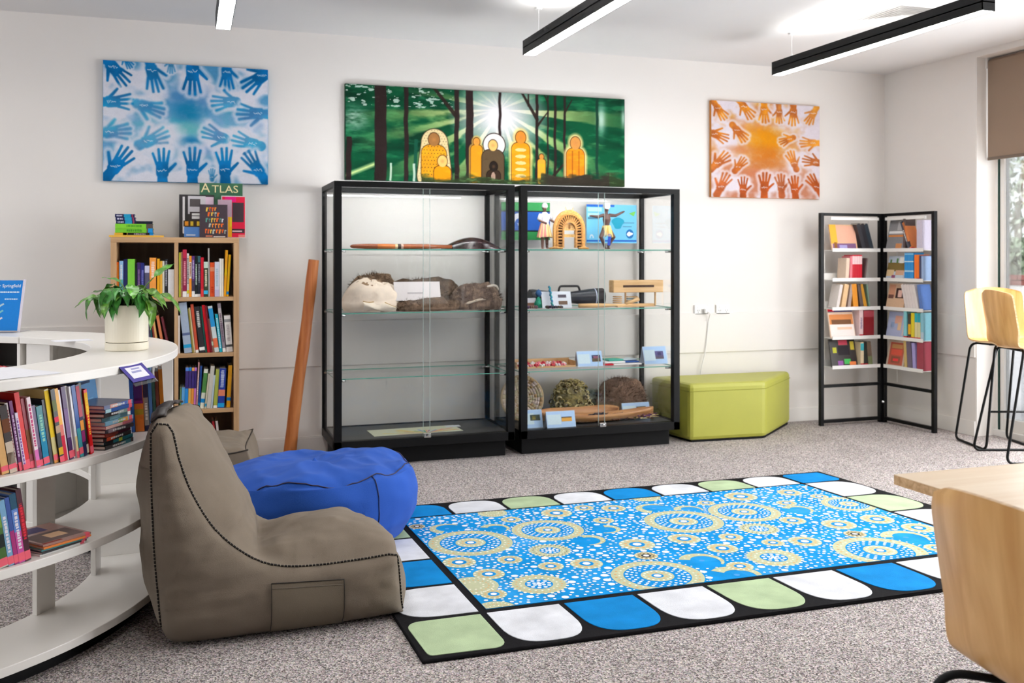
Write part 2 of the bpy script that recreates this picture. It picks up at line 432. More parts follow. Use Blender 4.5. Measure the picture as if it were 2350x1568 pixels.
# roller blind
rb = thing('roller_blind', 'taupe roller blind half lowered over the glazed door', 'blind', (XR + .09, 0, 0))
yb = atx(2267, 300, XR + .09).y; zb = atx(2267, 366, XR + .09).z
MB().box((0, 3.72, zb + .012), (.0025, yb, OZ - .03)).build('blind_sheet', 'blind_fabric', rb)
MB(c=(118, 104, 92)).box((-.006, 3.72, zb - .008), (.010, yb, zb + .014)).build('bottom_rail', 'print', rb, bevel=.003)
MB().tube([(.03, 3.71, OZ - .035), (.03, yb + .008, OZ - .035)], .027, 16).build('roller_tube', 'blind_fabric', rb, smooth=True)
MB().box((-.008, yb + .004, OZ - .075), (.07, yb + .012, OZ)).build('bracket', 'white_metal', rb)

# ================================================================ outdoors
struct(slab('ground', (XR + WT, -14, -.2), (60, 60, -.03), 'paving'))
struct(slab('ground.001', (-30, -40, -.2), (XR + WT, YF - .3, -.03), 'paving'))
gw = thing('garden_wall', 'low white garden wall with a red brick top seen through the glazed door', 'wall', (13.2, 0, 0))
MB().box((0, 6, -.05), (.24, 20, .80)).build('wall_base', 'wall_paint', gw)
bm_ = None
for r in range(2):
    for k in range(26):
        y = 7.0 + k * .24 + (.12 if r else 0)
        if bm_ is None:
            b_ = MB(c=(150, 92, 84)).box((-.01, 0, 0), (.25, .23, .08)).build('brick', 'brick', gw, bevel=.006); bm_ = b_.data
        else:
            b_ = bpy.data.objects.new('brick', bm_); col.objects.link(b_); b_.parent = gw
        b_.location = (RNG.uniform(-.004, .004), y, .805 + r * .09)
def treeobj(name, loc, h, r, c, label, n=1700, seed=1):
    t = thing(name, label, 'tree', loc)
    R = random.Random(seed)
    m = MB()
    m.color(176, 170, 160); m.tube([(0, 0, 0), (.05, .02, h * .3), (0, .06, h * .55), (.1, 0, h * .8)], [.14, .12, .09, .05], 8)
    for k in range(5):
        a = k * 1.3; m.tube([(0, .03, h * .45), (r * .5 * cos(a), r * .5 * sin(a), h * .72)], [.05, .025], 6)
    m.build('trunk', 'brick', t)
    f = MB()
    for i in range(n):
        d = Vector((R.gauss(0, 1), R.gauss(0, 1), R.gauss(0, 1))).normalized() * (R.random() ** .4)
        p = Vector((d.x * r, d.y * r, h * .72 + d.z * r * .8))
        q = R.uniform(.6, 1.25); f.color(*[min(255, v * q) for v in c])
        s_ = R.uniform(.08, .17)
        M_ = T(*p) @ Euler((R.uniform(0, 6), R.uniform(0, 6), R.uniform(0, 6))).to_matrix().to_4x4()
        f.add([(-s_, 0, 0), (0, -s_ * .45, .02), (s_, 0, 0), (0, s_ * .45, .02)], [(0, 1, 2, 3)], M_)
    o = f.build('crown', 'foliage', t); o['kind'] = 'stuff'
treeobj('garden_tree', (22.5, 21.5, -.03), 4.6, 2.3, (222, 232, 212), 'pale green tree standing beyond the brick-topped garden wall', 1500, 3)
treeobj('garden_shrub', (14.4, 13.3, -.03), 1.7, .62, (170, 184, 160), 'round grey-green shrub just behind the garden wall', 900, 5)
treeobj('garden_tree', (5.2, -7.5, -.03), 3.2, 1.8, (110, 150, 80), 'leafy tree outside the narrow window behind the viewer', 2600, 9)

# ================================================================ ceiling fittings
def strip_light(x, y1, label, wires=True):
    t = thing('pendant_light', label, 'light', (x, y1, 2.5), 0, 'suspended strip lights')
    L_ = 1.81; w = .04
    m = MB()
    m.box((-w, -L_, 0), (-w + .004, 0, .087)).box((w - .004, -L_, 0), (w, 0, .087)).box((-w, -.004, 0), (w, 0, .087)).box((-w, -L_, 0), (w, -L_ + .004, .087)).box((-w, -L_, .04), (w, 0, .046))
    m.build('housing', 'black_metal', t)
    MB().box((-w + .004, -L_ + .004, .001), (w - .004, -.004, .004)).build('diffuser', 'lamp_down', t)
    MB().box((-w + .006, -L_ + .35, .075), (w - .006, -.30, .078)).build('uplight', 'lamp_up', t)
    for yy in (-.17, -L_ + .17):
        MB(c=(225, 225, 225)).tube([(0, yy, .08), (0, yy, ZC - 2.5 - .012)], .0015, 6).lathe([(.012, .087), (.012, .095), (.003, .115)], 10, T(0, yy, 0)).build('wire', 'gloss_paint', t)
        MB(c=(232, 232, 232)).lathe([(.02, 0), (.02, .012)], 14, T(0, yy, ZC - 2.5 - .012)).build('ceiling_cup', 'gloss_paint', t)
    return t
strip_light(.183, 5.40, 'suspended strip light above the blue handprint canvas, only its glowing underside showing')
strip_light(1.962, 5.508, 'black suspended strip light hanging above the two display cases')
strip_light(3.758, 5.583, 'black suspended strip light hanging beside the ceiling air vent')
strip_light(-1.6, 5.40, 'suspended strip light nearest the far side windows, in the same row')
strip_light(.183, 3.35, 'suspended strip light over the white counter, second row')
strip_light(3.3562, 3.35, 'suspended strip light over the rug, second row')
strip_light(3.758, 3.35, 'suspended strip light over the pale table, second row')
v = thing('air_vent', 'square white ceiling air vent with louvred blades by the strip light', 'vent', (4.12, 4.80, ZC))
MB().box((-.25, -.25, -.012), (.25, -.22, 0)).box((-.25, .22, -.012), (.25, .25, 0)).box((-.25, -.22, -.012), (-.22, .22, 0)).box((.22, -.22, -.012), (.25, .22, 0)).build('vent_frame', 'white_metal', v, bevel=.002)
for k in range(7):
    q = .205 - k * .028
    m = MB()
    for a in range(4):
        m.add([(-q, -q, -.010), (q, -q, -.010), (q - .020, -q + .020, -.001), (-q + .020, -q + .020, -.001)], [(0, 1, 2, 3)], RZ(a * pi / 2))
    m.build('blade', 'trim_paint', v)

# ================================================================ sockets and cord
def socket(px0, py0, px1, py1, label, plug):
    a = aty(px0, py0, YB); b = aty(px1, py1, YB); cx_, cz = (a.x + b.x) / 2, (a.z + b.z) / 2
    t = thing('power_socket', label, 'socket', (cx_, YB, cz), 0, 'wall power sockets')
    w, h = .058, .036
    MB(c=(240, 238, 235)).box((-w, -.012, -h), (w, 0, h)).build('socket_plate', 'gloss_paint', t, bevel=.003)
    for s_ in (-.028, .028):
        MB(c=(90, 88, 86)).box((s_ - .009, -.0128, -.010), (s_ - .006, -.0118, .0)).box((s_ + .006, -.0128, -.010), (s_ + .009, -.0118, .0)).box((s_ - .0015, -.0128, -.022), (s_ + .0015, -.0118, -.013)).build('socket_hole', 'print', t)
        MB(c=(246, 244, 242)).box((s_ - .006, -.016, .012), (s_ + .006, -.012, .026)).build('switch', 'gloss_paint', t, bevel=.001)
    return cx_, cz
sx1, sz1 = socket(1594, 702, 1622, 720, 'white double power socket on the back wall with a lead plugged in', 1)
socket(1643, 701, 1672, 720, 'white double wall socket with nothing plugged in', 0)
t = thing('power_lead', 'thin white power lead hanging from the wall socket behind the green ottoman', 'lead', (0, 0, 0))
MB(c=(232, 230, 228)).box((sx1 + .012, YB - .045, sz1 - .026), (sx1 + .044, YB - .0165, sz1 + .008)).build('plug', 'gloss_paint', t, bevel=.005)
MB(c=(232, 230, 228)).tube(smoothpoly([(sx1 + .028, YB - .045, sz1 - .012), (sx1 + .05, YB - .05, sz1 - .03), (sx1 + .055, YB - .02, sz1 - .09), (sx1 + .03, YB - .02, sz1 - .3), (sx1 - .01, YB - .02, sz1 - .46), (sx1 - .02, YB - .018, .25), (sx1 - .02, YB - .02, .112)], 6), .0035, 7).build('cable', 'gloss_paint', t, smooth=True)

# ================================================================ paintings (printed canvases)
def canvas(name, label, x0, x1, z0, z1, fn, nx, nz, edge):
    t = thing(name, label, 'painting', ((x0 + x1) / 2, YB - .001, (z0 + z1) / 2), 0, 'canvas paintings on the back wall')
    w, h = x1 - x0, z1 - z0
    m = MB(c=edge); m.box((-w / 2, -.028, -h / 2), (w / 2, 0, h / 2)); m.build('canvas', 'canvas_print', t, bevel=.003)
    U, V = np.meshgrid(np.linspace(0, 1, nx), np.linspace(0, 1, nz), indexing='xy')
    C_ = np.clip(fn(U, V), 0, 1)                       # sRGB 0..1, V from the top
    lin = np.where(C_ <= .04045, C_ / 12.92, ((C_ + .055) / 1.055) ** 2.4)
    vs = np.stack([(U - .5) * w * .996, np.full_like(U, -.0288), (.5 - V) * h * .996], -1).reshape(-1, 3)
    idx = np.arange(nx * nz).reshape(nz, nx)
    fs = np.stack([idx[1:, :-1], idx[1:, 1:], idx[:-1, 1:], idx[:-1, :-1]], -1).reshape(-1, 4)
    me = bpy.data.meshes.new('print'); me.from_pydata(vs.tolist(), [], fs.tolist())
    a = me.color_attributes.new('Col', 'FLOAT_COLOR', 'POINT')
    a.data.foreach_set('color', np.concatenate([lin.reshape(-1, 3), np.ones((nx * nz, 1))], 1).astype(np.float32).ravel())
    me.materials.append(MATS['canvas_print']); link('painted_face', me, t)
    return t
def seg(X, Y, a, b, ra, rb):
    a = np.array(a, float); b = np.array(b, float); d = b - a; L2 = (d ** 2).sum()
    t = np.clip(((X - a[0]) * d[0] + (Y - a[1]) * d[1]) / L2, 0, 1)
    return np.hypot(X - a[0] - t * d[0], Y - a[1] - t * d[1]) - (ra + (rb - ra) * t)
def hand(X, Y, cx_, cy, ang, s, flip=1, arm=1.5):
    """signed distance of a spread hand; ang points along the fingers (image y down)"""
    c, n = cos(ang), sin(ang)
    def P(u, v): return (cx_ + s * (u * c - v * flip * n), cy + s * (u * n + v * flip * c))
    d = seg(X, Y, P(-.35, -.08), P(.3, -.16), s * .36, s * .27)
    d = np.minimum(d, seg(X, Y, P(-.35, .1), P(.3, .18), s * .36, s * .26))
    for v0, v1, L_, r in ((-.36, -.62, 1.12, .085), (-.13, -.2, 1.42, .095), (.12, .18, 1.46, .095), (.34, .56, 1.28, .09)):
        d = np.minimum(d, seg(X, Y, P(.3, v0), P(L_, v1), s * (r + .02), s * r))
    d = np.minimum(d, seg(X, Y, P(-.3, .3), P(.35, .98), s * .15, s * .09))
    if arm: d = np.minimum(d, seg(X, Y, P(-.4, 0), P(-arm, 0), s * .34, s * .4))
    return d
def fbm(X, Y, sc_, seed=0, oc=4):
    out = np.zeros_like(X); amp = 1.; tot = 0
    R = np.random.RandomState(seed)
    for o in range(oc):
        n = int(3 + sc_ * 2 ** o); g = R.rand(n + 2, n + 2)
        gx = np.clip(X / max(X.max(), 1e-6), 0, 1) * n; gy = np.clip(Y / max(Y.max(), 1e-6), 0, 1) * n
        ix = np.minimum(gx.astype(int), n); iy = np.minimum(gy.astype(int), n); fx = gx - ix; fy = gy - iy
        fx = fx * fx * (3 - 2 * fx); fy = fy * fy * (3 - 2 * fy)
        v = (g[iy, ix] * (1 - fx) + g[iy, ix + 1] * fx) * (1 - fy) + (g[iy + 1, ix] * (1 - fx) + g[iy + 1, ix + 1] * fx) * fy
        out += amp * v; tot += amp; amp *= .55
    return out / tot
def over(img, c, a):
    c = np.array(c) / 255.
    return img * (1 - a[..., None]) + c * a[..., None]
def handpaint(hands, bg, center_cols, palette, Wd, Hd, seed):
    def fn(U, V):
        X = U * Wd; Y = V * Hd
        f1 = fbm(X, Y, 4, seed); f2 = fbm(X, Y, 9, seed + 1); f3 = fbm(X, Y, 22, seed + 2)
        img = np.ones(U.shape + (3,)) * np.array(bg) / 255.
        img = over(img, palette(U, V), np.clip((f1 - .5) * 2.4, 0, .8)) if False else img
        pc = palette(U, V, f2)
        img = img * (1 - np.clip((f1 - .43) * 3.2, 0, .66)[..., None]) + pc * np.clip((f1 - .43) * 3.2, 0, .66)[..., None]
        for (cx_, cy, rx, ry, c, k) in center_cols:
            q = np.exp(-(((X - cx_) / rx) ** 2 + ((Y - cy) / ry) ** 2) ** 1.5) * k * np.clip(.55 + f3 * .8, 0, 1)
            img = over(img, c, q)
        for i, (cx_, cy, deg, s, fl, k, soft, arm) in enumerate(hands):
            d = hand(X, Y, cx_, cy, radians(-deg), s, fl, arm)
            halo = np.clip(1 - np.abs(d - s * .16) / (s * .26), 0, 1) * .75 * (d > 0)
            img = over(img, bg, halo)
            a = np.clip(.5 - d / (s * soft), 0, 1) * k
            sh = np.clip(1.0 + (f2 - .5) * .5, 0, 1.2)
            img = img * (1 - a[..., None]) + (pc * sh[..., None]) * a[..., None]
            R = random.Random(i + seed)
            if cx_ > 0:            # pale hand-written squiggle on the palm
                c_, n_ = cos(radians(-deg)), sin(radians(-deg)); px_, py_ = cx_ - s * .15 * c_, cy - s * .15 * n_
                for q in range(6):
                    x0 = px_ - s * .32 + q * s * .11; d2 = seg(X, Y, (x0, py_ + R.uniform(-.12, .05) * s), (x0 + s * .09, py_ + R.uniform(-.1, .12) * s), s * .022, s * .022)
                    img = over(img, (235, 238, 244), np.clip(.5 - d2 / (s * .03), 0, 1) * .85)
        img *= (.97 + .06 * (f3 - .5))[..., None]
        return img
    return fn
def pal_blue(U, V, f):
    a = np.array([4, 112, 178]) / 255; b = np.array([20, 156, 186]) / 255; c = np.array([96, 150, 206]) / 255
    m = np.clip(1 - np.abs(V - .52) / .34, 0, 1)[..., None]; g = np.clip((f - .35) * 2.2, 0, 1)[..., None]
    return (a * (1 - m) + (b * g + c * (1 - g)) * m)
BH = [(200, 190, -48, 150, 1, 1, .07, 1.6), (610, 230, -78, 150, -1, .92, .12, 1.2), (1060, 230, -90, 165, -1, 1, .06, 1.2), (1450, 230, -88, 130, -1, .95, .09, 1), (1840, 270, -140, 165, 1, 1, .1, 1.4),
      (190, 560, 4, 145, -1, .98, .1, 1.2), (540, 610, -14, 140, 1, .75, .2, .7), (1480, 560, 186, 140, 1, .72, .12, .6), (1790, 690, 178, 150, -1, .9, .12, 1.4), (170, 900, 6, 140, -1, .78, .22, 1.2),
      (590, 1000, 24, 150, -1, .72, .16, .9), (1370, 960, 160, 140, -1, .78, .09, .5), (1730, 1040, 166, 150, -1, .78, .1, .8), (225, 1270, 52, 160, -1, 1, .07, 1.4), (720, 1320, 92, 155, 1, .95, .08, 1.2),
      (1060, 1320, 90, 160, 1, 1, .06, 1.2), (1430, 1320, 92, 155, 1, 1, .07, 1.2), (1800, 1330, 124, 150, -1, .95, .1, 1.4), (330, 90, -60, 70, 1, .9, .2, .8), (820, 130, -90, 70, 1, .7, .3, .8), (1280, 1420, 90, 60, 1, .7, .3, .6)]
BH = [((x - 80), (y - 95 - (x - 80) * .045), *r) for x, y, *r in BH]
canvas('handprint_canvas', 'blue handprint canvas hanging above the oak bookcase', -.489, .494, 1.747, 2.487,
       handpaint(BH, (222, 224, 236), [(960, 400, 260, 190, (70, 130, 190), .85), (930, 540, 170, 130, (16, 128, 172), .95), (960, 720, 150, 90, (96, 184, 190), .9), (960, 880, 130, 70, (20, 120, 176), .9), (1080, 980, 250, 60, (110, 150, 205), .6), (880, 1010, 120, 60, (120, 180, 205), .5)], pal_blue, 1850, 1345, 3), 330, 240, (60, 140, 190))
def pal_or(U, V, f):
    a = np.array([224, 150, 24]) / 255; b = np.array([206, 110, 40]) / 255; c = np.array([166, 72, 34]) / 255
    t = np.clip(V * 1.15, 0, 1)[..., None]; g = np.clip((f - .35) * 2.2, 0, 1)[..., None]
    top = a * g + b * (1 - g)
    return top * (1 - t ** 2) + (c * .7 + b * .3) * t ** 2
OH = [(250, 250, -55, 105, 1, .95, .1, 1.4), (590, 220, -52, 115, 1, .95, .1, 1.4), (845, 255, -90, 110, -1, .92, .1, 1.2), (1050, 280, -84, 95, 1, .85, .13, 1.2), (1240, 280, -90, 115, 1, .92, .09, 1.2), (1505, 290, -118, 105, 1, .85, .14, 1.3),
      (215, 590, -22, 115, -1, .95, .1, 1.2), (500, 540, -48, 110, 1, .92, .1, 1), (1175, 640, 205, 90, 1, .85, .12, .8), (1490, 680, 180, 110, -1, .85, .14, 1.2), (250, 960, 42, 120, -1, .9, .12, 1.2), (510, 1010, 52, 95, -1, .85, .12, .9),
      (1240, 950, 112, 105, 1, .85, .12, 1.0), (1530, 950, 172, 115, 1, .9, .1, 1), (290, 1270, 62, 120, -1, .9, .14, 1.2), (565, 1310, 90, 105, 1, .98, .08, 1), (850, 1280, 88, 125, 1, 1, .07, 1.2), (1070, 1280, 96, 110, 1, .8, .12, 1.2), (1255, 1310, 96, 115, 1, 1, .08, 1.2), (1550, 1280, 124, 120, 1, 1, .1, 1.3)]
OH = [((x - 155), (y - 130 - (x - 155) * .03), *r) for x, y, *r in OH]
canvas('handprint_canvas', 'orange handprint canvas hanging above the folding book stand side of the back wall', 3.730, 4.694, 1.731, 2.460,
       handpaint(OH, (226, 216, 224), [(715, 440, 290, 130, (220, 140, 24), 1.), (715, 560, 260, 150, (226, 146, 16), 1.), (720, 700, 330, 130, (206, 120, 36), 1.), (740, 830, 240, 90, (198, 116, 48), .9), (330, 640, 200, 50, (206, 132, 84), .7), (560, 960, 500, 60, (196, 110, 74), .5)], pal_or, 1445, 1290, 11), 250, 210, (200, 130, 60))
def forest(U, V):
    X = U * 2210; Y = V * 690
    f1 = fbm(X, Y, 5, 40); f2 = fbm(X, Y, 16, 41); f3 = fbm(X, Y, 45, 42)
    img = np.ones(U.shape + (3,)) * np.array([8, 82, 50]) / 255
    img = over(img, (6, 44, 30), np.clip((f1 - .42) * 2.5, 0, .8)); img = over(img, (40, 130, 84), np.clip((f2 - .55) * 3, 0, .6))
    sx, sy = 1170, 130
    ang = np.arctan2(Y - sy, X - sx); r = np.hypot(X - sx, (Y - sy) * 1.25)
    ray = np.sin(ang * 15 + 1.2) * .6 + np.sin(ang * 27 + .3) * .5 + (f2 - .5) * .8
    k = np.clip(ray * 2.2, 0, 1) * np.clip(1.15 - r / 1050, 0, 1) * (Y > -50) * np.clip((Y - 90) / 120 + .75, 0, 1)
    img = over(img, (206, 214, 120), k * .85); img = over(img, (232, 236, 196), np.clip(k - .45, 0, 1) * 1.1 * np.clip(1.25 - r / 800, 0, 1))
    img = over(img, (240, 236, 238), np.clip(1.25 - np.hypot((X - sx) / 330, (Y - sy - 60) / 260), 0, 1) ** .8)
    img = over(img, (206, 226, 214), np.exp(-(((X - 60) / 90) ** 2 + ((Y - 240) / 80) ** 2)) * .8 * np.clip(f3 * 1.6 - .2, 0, 1))
    img = over(img, (190, 220, 206), np.exp(-(((X - 2010) / 34) ** 2 + ((Y - 170) / 100) ** 2)) * .9 + np.exp(-(((X - 2200) / 16) ** 2 + ((Y - 150) / 70) ** 2)) * .8)
    img = over(img, (220, 236, 226), (f3 > .66) * (Y < 150) * (X < 800) * .75)
    img = over(img, (206, 226, 150), np.clip(1 - np.abs((Y - 610) + (X - 120) * .42) / 26, 0, 1) * (X < 210) * (Y > 500))
    def vert(x, w, c=(46, 32, 30), y0=-10, y1=720, a=.97):
        nonlocal img
        wob = (f1 - .5) * 16
        d = np.abs(X - x - wob) - w / 2
        img = over(img, c, np.clip(.5 - d / 6, 0, 1) * a * (Y > y0) * (Y < y1))
    def line(p, q, ra, rb, c=(46, 34, 30), a=.95):
        nonlocal img
        img = over(img, c, np.clip(.5 - seg(X, Y, p, q, ra, rb) / 6, 0, 1) * a)
    for x, w in ((515, 26), (560, 16), (610, 20), (690, 14)): vert(x, w, (20, 80, 60), 380)
    for x, w in ((330, 14), (505, 18), (560, 14)): vert(x, w, (220, 232, 214), 560, 720, .8)
    for x, w in ((22, 40), (255, 88), (445, 32), (830, 36), (930, 58), (1170, 22), (1470, 24), (1560, 14), (1620, 22), (1700, 20), (1975, 24)):
        vert(x, w, (46, 32, 32) if x < 1900 else (24, 60, 46), 380 if x == 22 else (-10), 330 if x == 1170 else 720)
    line((820, 190), (660, 0), 16, 12); line((1470, 190), (1345, -10), 14, 9); line((1400, 90), (1400, 0), 8, 6); line((1475, 240), (1560, 130), 10, 4); line((1700, 130), (1760, 30), 8, 4); line((1560, 60), (1520, -20), 6, 5)
    line((1590, 640), (1690, 530), 12, 8)
    def fig(x, y0, y1, w, body, head, halo=None, hr=.28, dots=False, bands=False, edge=(70, 40, 20)):
        nonlocal img
        hr_ = w * hr; yh = y0 + hr_ * 1.25; ys = yh + hr_ * 1.05
        d = np.minimum(seg(X, Y, (x - w * .16, ys + w * .32), (x - w * .16, y1 - w * .26), w * .34, w * .34), seg(X, Y, (x + w * .16, ys + w * .32), (x + w * .16, y1 - w * .26), w * .34, w * .34))
        dh = (np.hypot((X - x), (Y - yh) * .85) - hr_)
        if halo: img = over(img, halo, np.clip(.5 - (np.minimum(d, dh) - w * .14) / (w * .16), 0, 1) * .9)
        img = over(img, edge, np.clip(.5 - (np.minimum(d, dh) - 5) / 5, 0, 1))
        b = np.array(body) * (1 + 0)
        img = over(img, body, np.clip(.5 - d / 5, 0, 1)); img = over(img, (236, 170, 30), np.clip(.5 - d / 5, 0, 1) * np.clip((f2 - .45) * 3, 0, .6) * (body[0] > 150))
        img = over(img, head, np.clip(.5 - dh / 4, 0, 1)); img = over(img, (200, 130, 70) if head[0] > 140 else (120, 80, 50), np.clip(1 - np.hypot(X - x, Y - yh) / (hr_ * .6), 0, 1) * .6)
        if dots:
            gx = (X + 9 * np.floor(Y / 26 % 2)) % 24 - 12; gy = Y % 26 - 13
            img = over(img, (60, 40, 24), (np.hypot(gx, gy) < 4) * (d < -4) * .9)
        if bands:
            for q in range(5):
                yy = ys + w * .35 + q * (y1 - ys - w * .5) / 5; img = over(img, (244, 214, 160), (np.hypot((X - x) / (w * .3), (Y - yy) / 13) < 1) * .85)
    o1 = seg(X, Y, (660, 400), (660, 640), 100, 132)
    img = over(img, (60, 44, 30), np.clip(.5 - (o1 - 6) / 5, 0, 1)); img = over(img, (222, 200, 150), np.clip(.5 - o1 / 5, 0, 1))
    gx = (X + 11 * np.floor(Y / 20 % 2)) % 22 - 11; gy = Y % 20 - 10; img = over(img, (90, 66, 40), (np.hypot(gx, gy) < 3) * (o1 < -4) * .8)
    fig(655, 325, 690, 190, (222, 150, 28), (160, 110, 60), dots=True, hr=.22); fig(720, 490, 700, 130, (240, 150, 16), (250, 190, 110))
    fig(985, 350, 690, 90, (232, 150, 30), (226, 150, 60), (240, 190, 90))
    rr = np.hypot(X - 1125, Y - 400); img = over(img, (60, 44, 40), np.clip(.5 - (np.abs(rr - 88) - 4) / 4, 0, 1)); img = over(img, (240, 230, 226), np.clip(.5 - (rr - 84) / 4, 0, 1))
    fig(1115, 360, 700, 176, (92, 74, 52), (240, 190, 110), hr=.2, edge=(40, 28, 20)); fig(1120, 525, 700, 108, (58, 42, 32), (40, 32, 28), edge=(30, 22, 18)); img = over(img, (206, 170, 150), (np.hypot((X - 1118) / 16, (Y - 640) / 34) < 1) * .8)
    fig(1338, 285, 700, 146, (240, 150, 24), (226, 140, 50), (250, 214, 130), bands=True); fig(1508, 455, 680, 64, (234, 160, 50), (220, 140, 60)); fig(1790, 310, 650, 150, (232, 130, 26), (206, 140, 70), (240, 210, 140))
    for x_ in (1765, 1820): img = over(img, (120, 60, 20), np.clip(.5 - (np.abs(X - x_) - 5) / 5, 0, 1) * (Y > 420) * (Y < 640) * .55)
    gr = np.clip((Y - 640 + (f2 - .5) * 110 + np.where(X > 1500, 40, 0)) / 30, 0, 1) * (X > 560)
    img = over(img, (48, 62, 36), gr * .95); img = over(img, (96, 132, 78), gr * np.clip((f3 - .55) * 5, 0, 1) * .8); img = over(img, (52, 42, 38), gr * (X > 1480) * np.clip((X - 1480) / 100, 0, .85) * (X < 2080))
    return img
canvas('forest_painting', 'wide green forest painting with ochre robed figures above the display cases', .988, 3.018, 1.79, 2.428, forest, 620, 200, (30, 70, 50))
# ================================================================ display cases
CYF, CYB, CH = 5.83, 6.395, 1.739
SHELVES = (1.330, .938, .540); DECK = .166
def display_case(x0, x1, label):
    w = x1 - x0; d = CYB - CYF
    t = thing('display_case', label, 'cabinet', (x0, CYF, 0), 0, 'black framed glass display cases')
    pw = .046; pb = .03
    for (px, py, a, b) in ((0, 0, pw, pw), (w - pw, 0, pw, pw), (0, d - pb, pb, pb), (w - pb, d - pb, pb, pb)):
        MB().box((px, py, .112), (px + a, py + b, CH - .033)).build('post', 'black_metal', t, bevel=.002)
    MB().box((0, 0, CH - .034), (w, pw, CH)).build('top_rail', 'black_metal', t, bevel=.002)
    MB().box((0, d - pb, CH - .034), (w, d, CH)).build('top_rail', 'black_metal', t, bevel=.002)
    for xx in (0, w - pb): MB().box((xx, pw, CH - .034), (xx + pb, d - pb, CH)).build('top_rail', 'black_metal', t, bevel=.002)
    MB().box((.01, .01, CH - .012), (w - .01, d - .01, CH - .004)).build('top_panel', 'shelf_glass', t)
    MB().box((0, 0, .112), (w, pw, DECK)).box((0, d - pb, .112), (w, d, DECK)).box((0, pw, .112), (pb, d - pb, DECK)).box((w - pb, pw, .112), (w, d - pb, DECK)).build('bottom_rail', 'black_metal', t, bevel=.002)
    MB().box((pb, pw, .12), (w - pb, d - pb, DECK - .004)).build('deck', 'dark_deck', t)
    MB().box((.035, .085, 0), (w - .035, d - .02, .112)).build('plinth', 'black_board', t, bevel=.003)
    g = .006
    for xx in (.008, w - .008 - g): MB().box((xx, pw, DECK), (xx + g, d - pb, CH - .034)).build('side_glass', 'clear_glass', t)
    MB().box((pb, d - .012, DECK), (w - pb, d - .012 + g, CH - .034)).build('back_glass', 'clear_glass', t)
    mid = w * .5
    for k, (a, b, y) in enumerate(((pw, mid + .02, .012), (mid - .02, w - pw, .022))):
        dd = MB().box((a, y, DECK), (b, y + g, CH - .034)).build('sliding_door', 'clear_glass', t)
        e = b if k == 0 else a
        MB().box((e - .0007, y - .0004, DECK), (e + .0007, y + g + .0004, CH - .034)).build('door_edge', 'door_edge_glass', dd)
    l = MB().box((mid - .022, -.008, DECK - .004), (mid + .022, .012, DECK + .022)).build('lock', 'chrome', t, bevel=.002)
    MB().lathe([(.009, 0), (.009, .006), (.004, .007)], 12, T(mid, -.008, DECK + .009) @ Matrix.Rotation(radians(90), 4, 'X')).build('keyhole', 'chrome', l, smooth=False)
    for z in SHELVES:
        m = MB(); a, b, y0, y1 = .016, w - .016, .045, d - .016
        m.add([(a, y0, z - .006), (b, y0, z - .006), (b, y1, z - .006), (a, y1, z - .006), (a, y0, z), (b, y0, z), (b, y1, z), (a, y1, z)], [(0, 3, 2, 1), (4, 5, 6, 7)])
        m.matidx(1); m.add([(a, y0, z - .006), (b, y0, z - .006), (b, y1, z - .006), (a, y1, z - .006), (a, y0, z), (b, y0, z), (b, y1, z), (a, y1, z)], [(0, 1, 5, 4), (1, 2, 6, 5), (2, 3, 7, 6), (3, 0, 4, 7)])
        m.build('glass_shelf', ['shelf_glass', 'glass_edge'], t)
        for (xx, yy, sg) in ((.046, .06, 1), (w - .046, .06, -1), (.03, d - .05, 1), (w - .03, d - .05, -1)):
            MB().tube([(xx - sg * .02, yy, z - .014), (xx + sg * .032, yy, z - .014)], .0065, 10).build('shelf_pin', 'chrome', t, smooth=True)
    return t
CL = (.836, 1.981); CR = (2.022, 3.161)
display_case(*CL, 'black framed glass display case holding the animal pelts and carved shield')
display_case(*CR, 'black framed glass display case holding the cane headdress and woven baskets')

# ================================================================ oak bookcase
BX0, BX1, BY0, BY1, BH_ = -.424, .299, 6.085, 6.400, 1.397
t = thing('bookcase', 'oak bookcase of stacked square bays against the back wall behind the potted plant', 'bookcase', (BX0, BY0, 0))
bw, bd = BX1 - BX0, BY1 - BY0; bt = .032
for xx in (0, bw - bt): MB().box((xx, 0, 0), (xx + bt, bd, BH_ - bt)).build('side_panel', 'oak', t, bevel=.002)
MB().box((0, 0, BH_ - bt), (bw, bd, BH_)).build('top_board', 'oak_x', t, bevel=.002)
bm0 = aty(400, 600, BY0).x - BX0; bm1 = aty(409, 600, BY0).x - BX0
MB().box((bm0, .002, .05), (bm1, bd - .01, BH_ - bt)).build('divider', 'oak', t, bevel=.001)
BZ = [aty(547, 681, BY0).z, aty(547, 808.5, BY0).z, aty(547, 936, BY0).z, .05]
for z in BZ:
    for a, b in ((bt, bm0), (bm1, bw - bt)):
        MB().box((a, .003, z - .024), (b, bd - .01, z)).build('shelf_board', 'oak_x', t, bevel=.001)
MB().box((bt, bd - .01, .03), (bw - bt, bd - .002, BH_ - bt)).build('back_panel', 'oak_dark', t)
MB().box((bt, .03, 0), (bw - bt, .05, .026)).build('kick_board', 'oak_x', t)

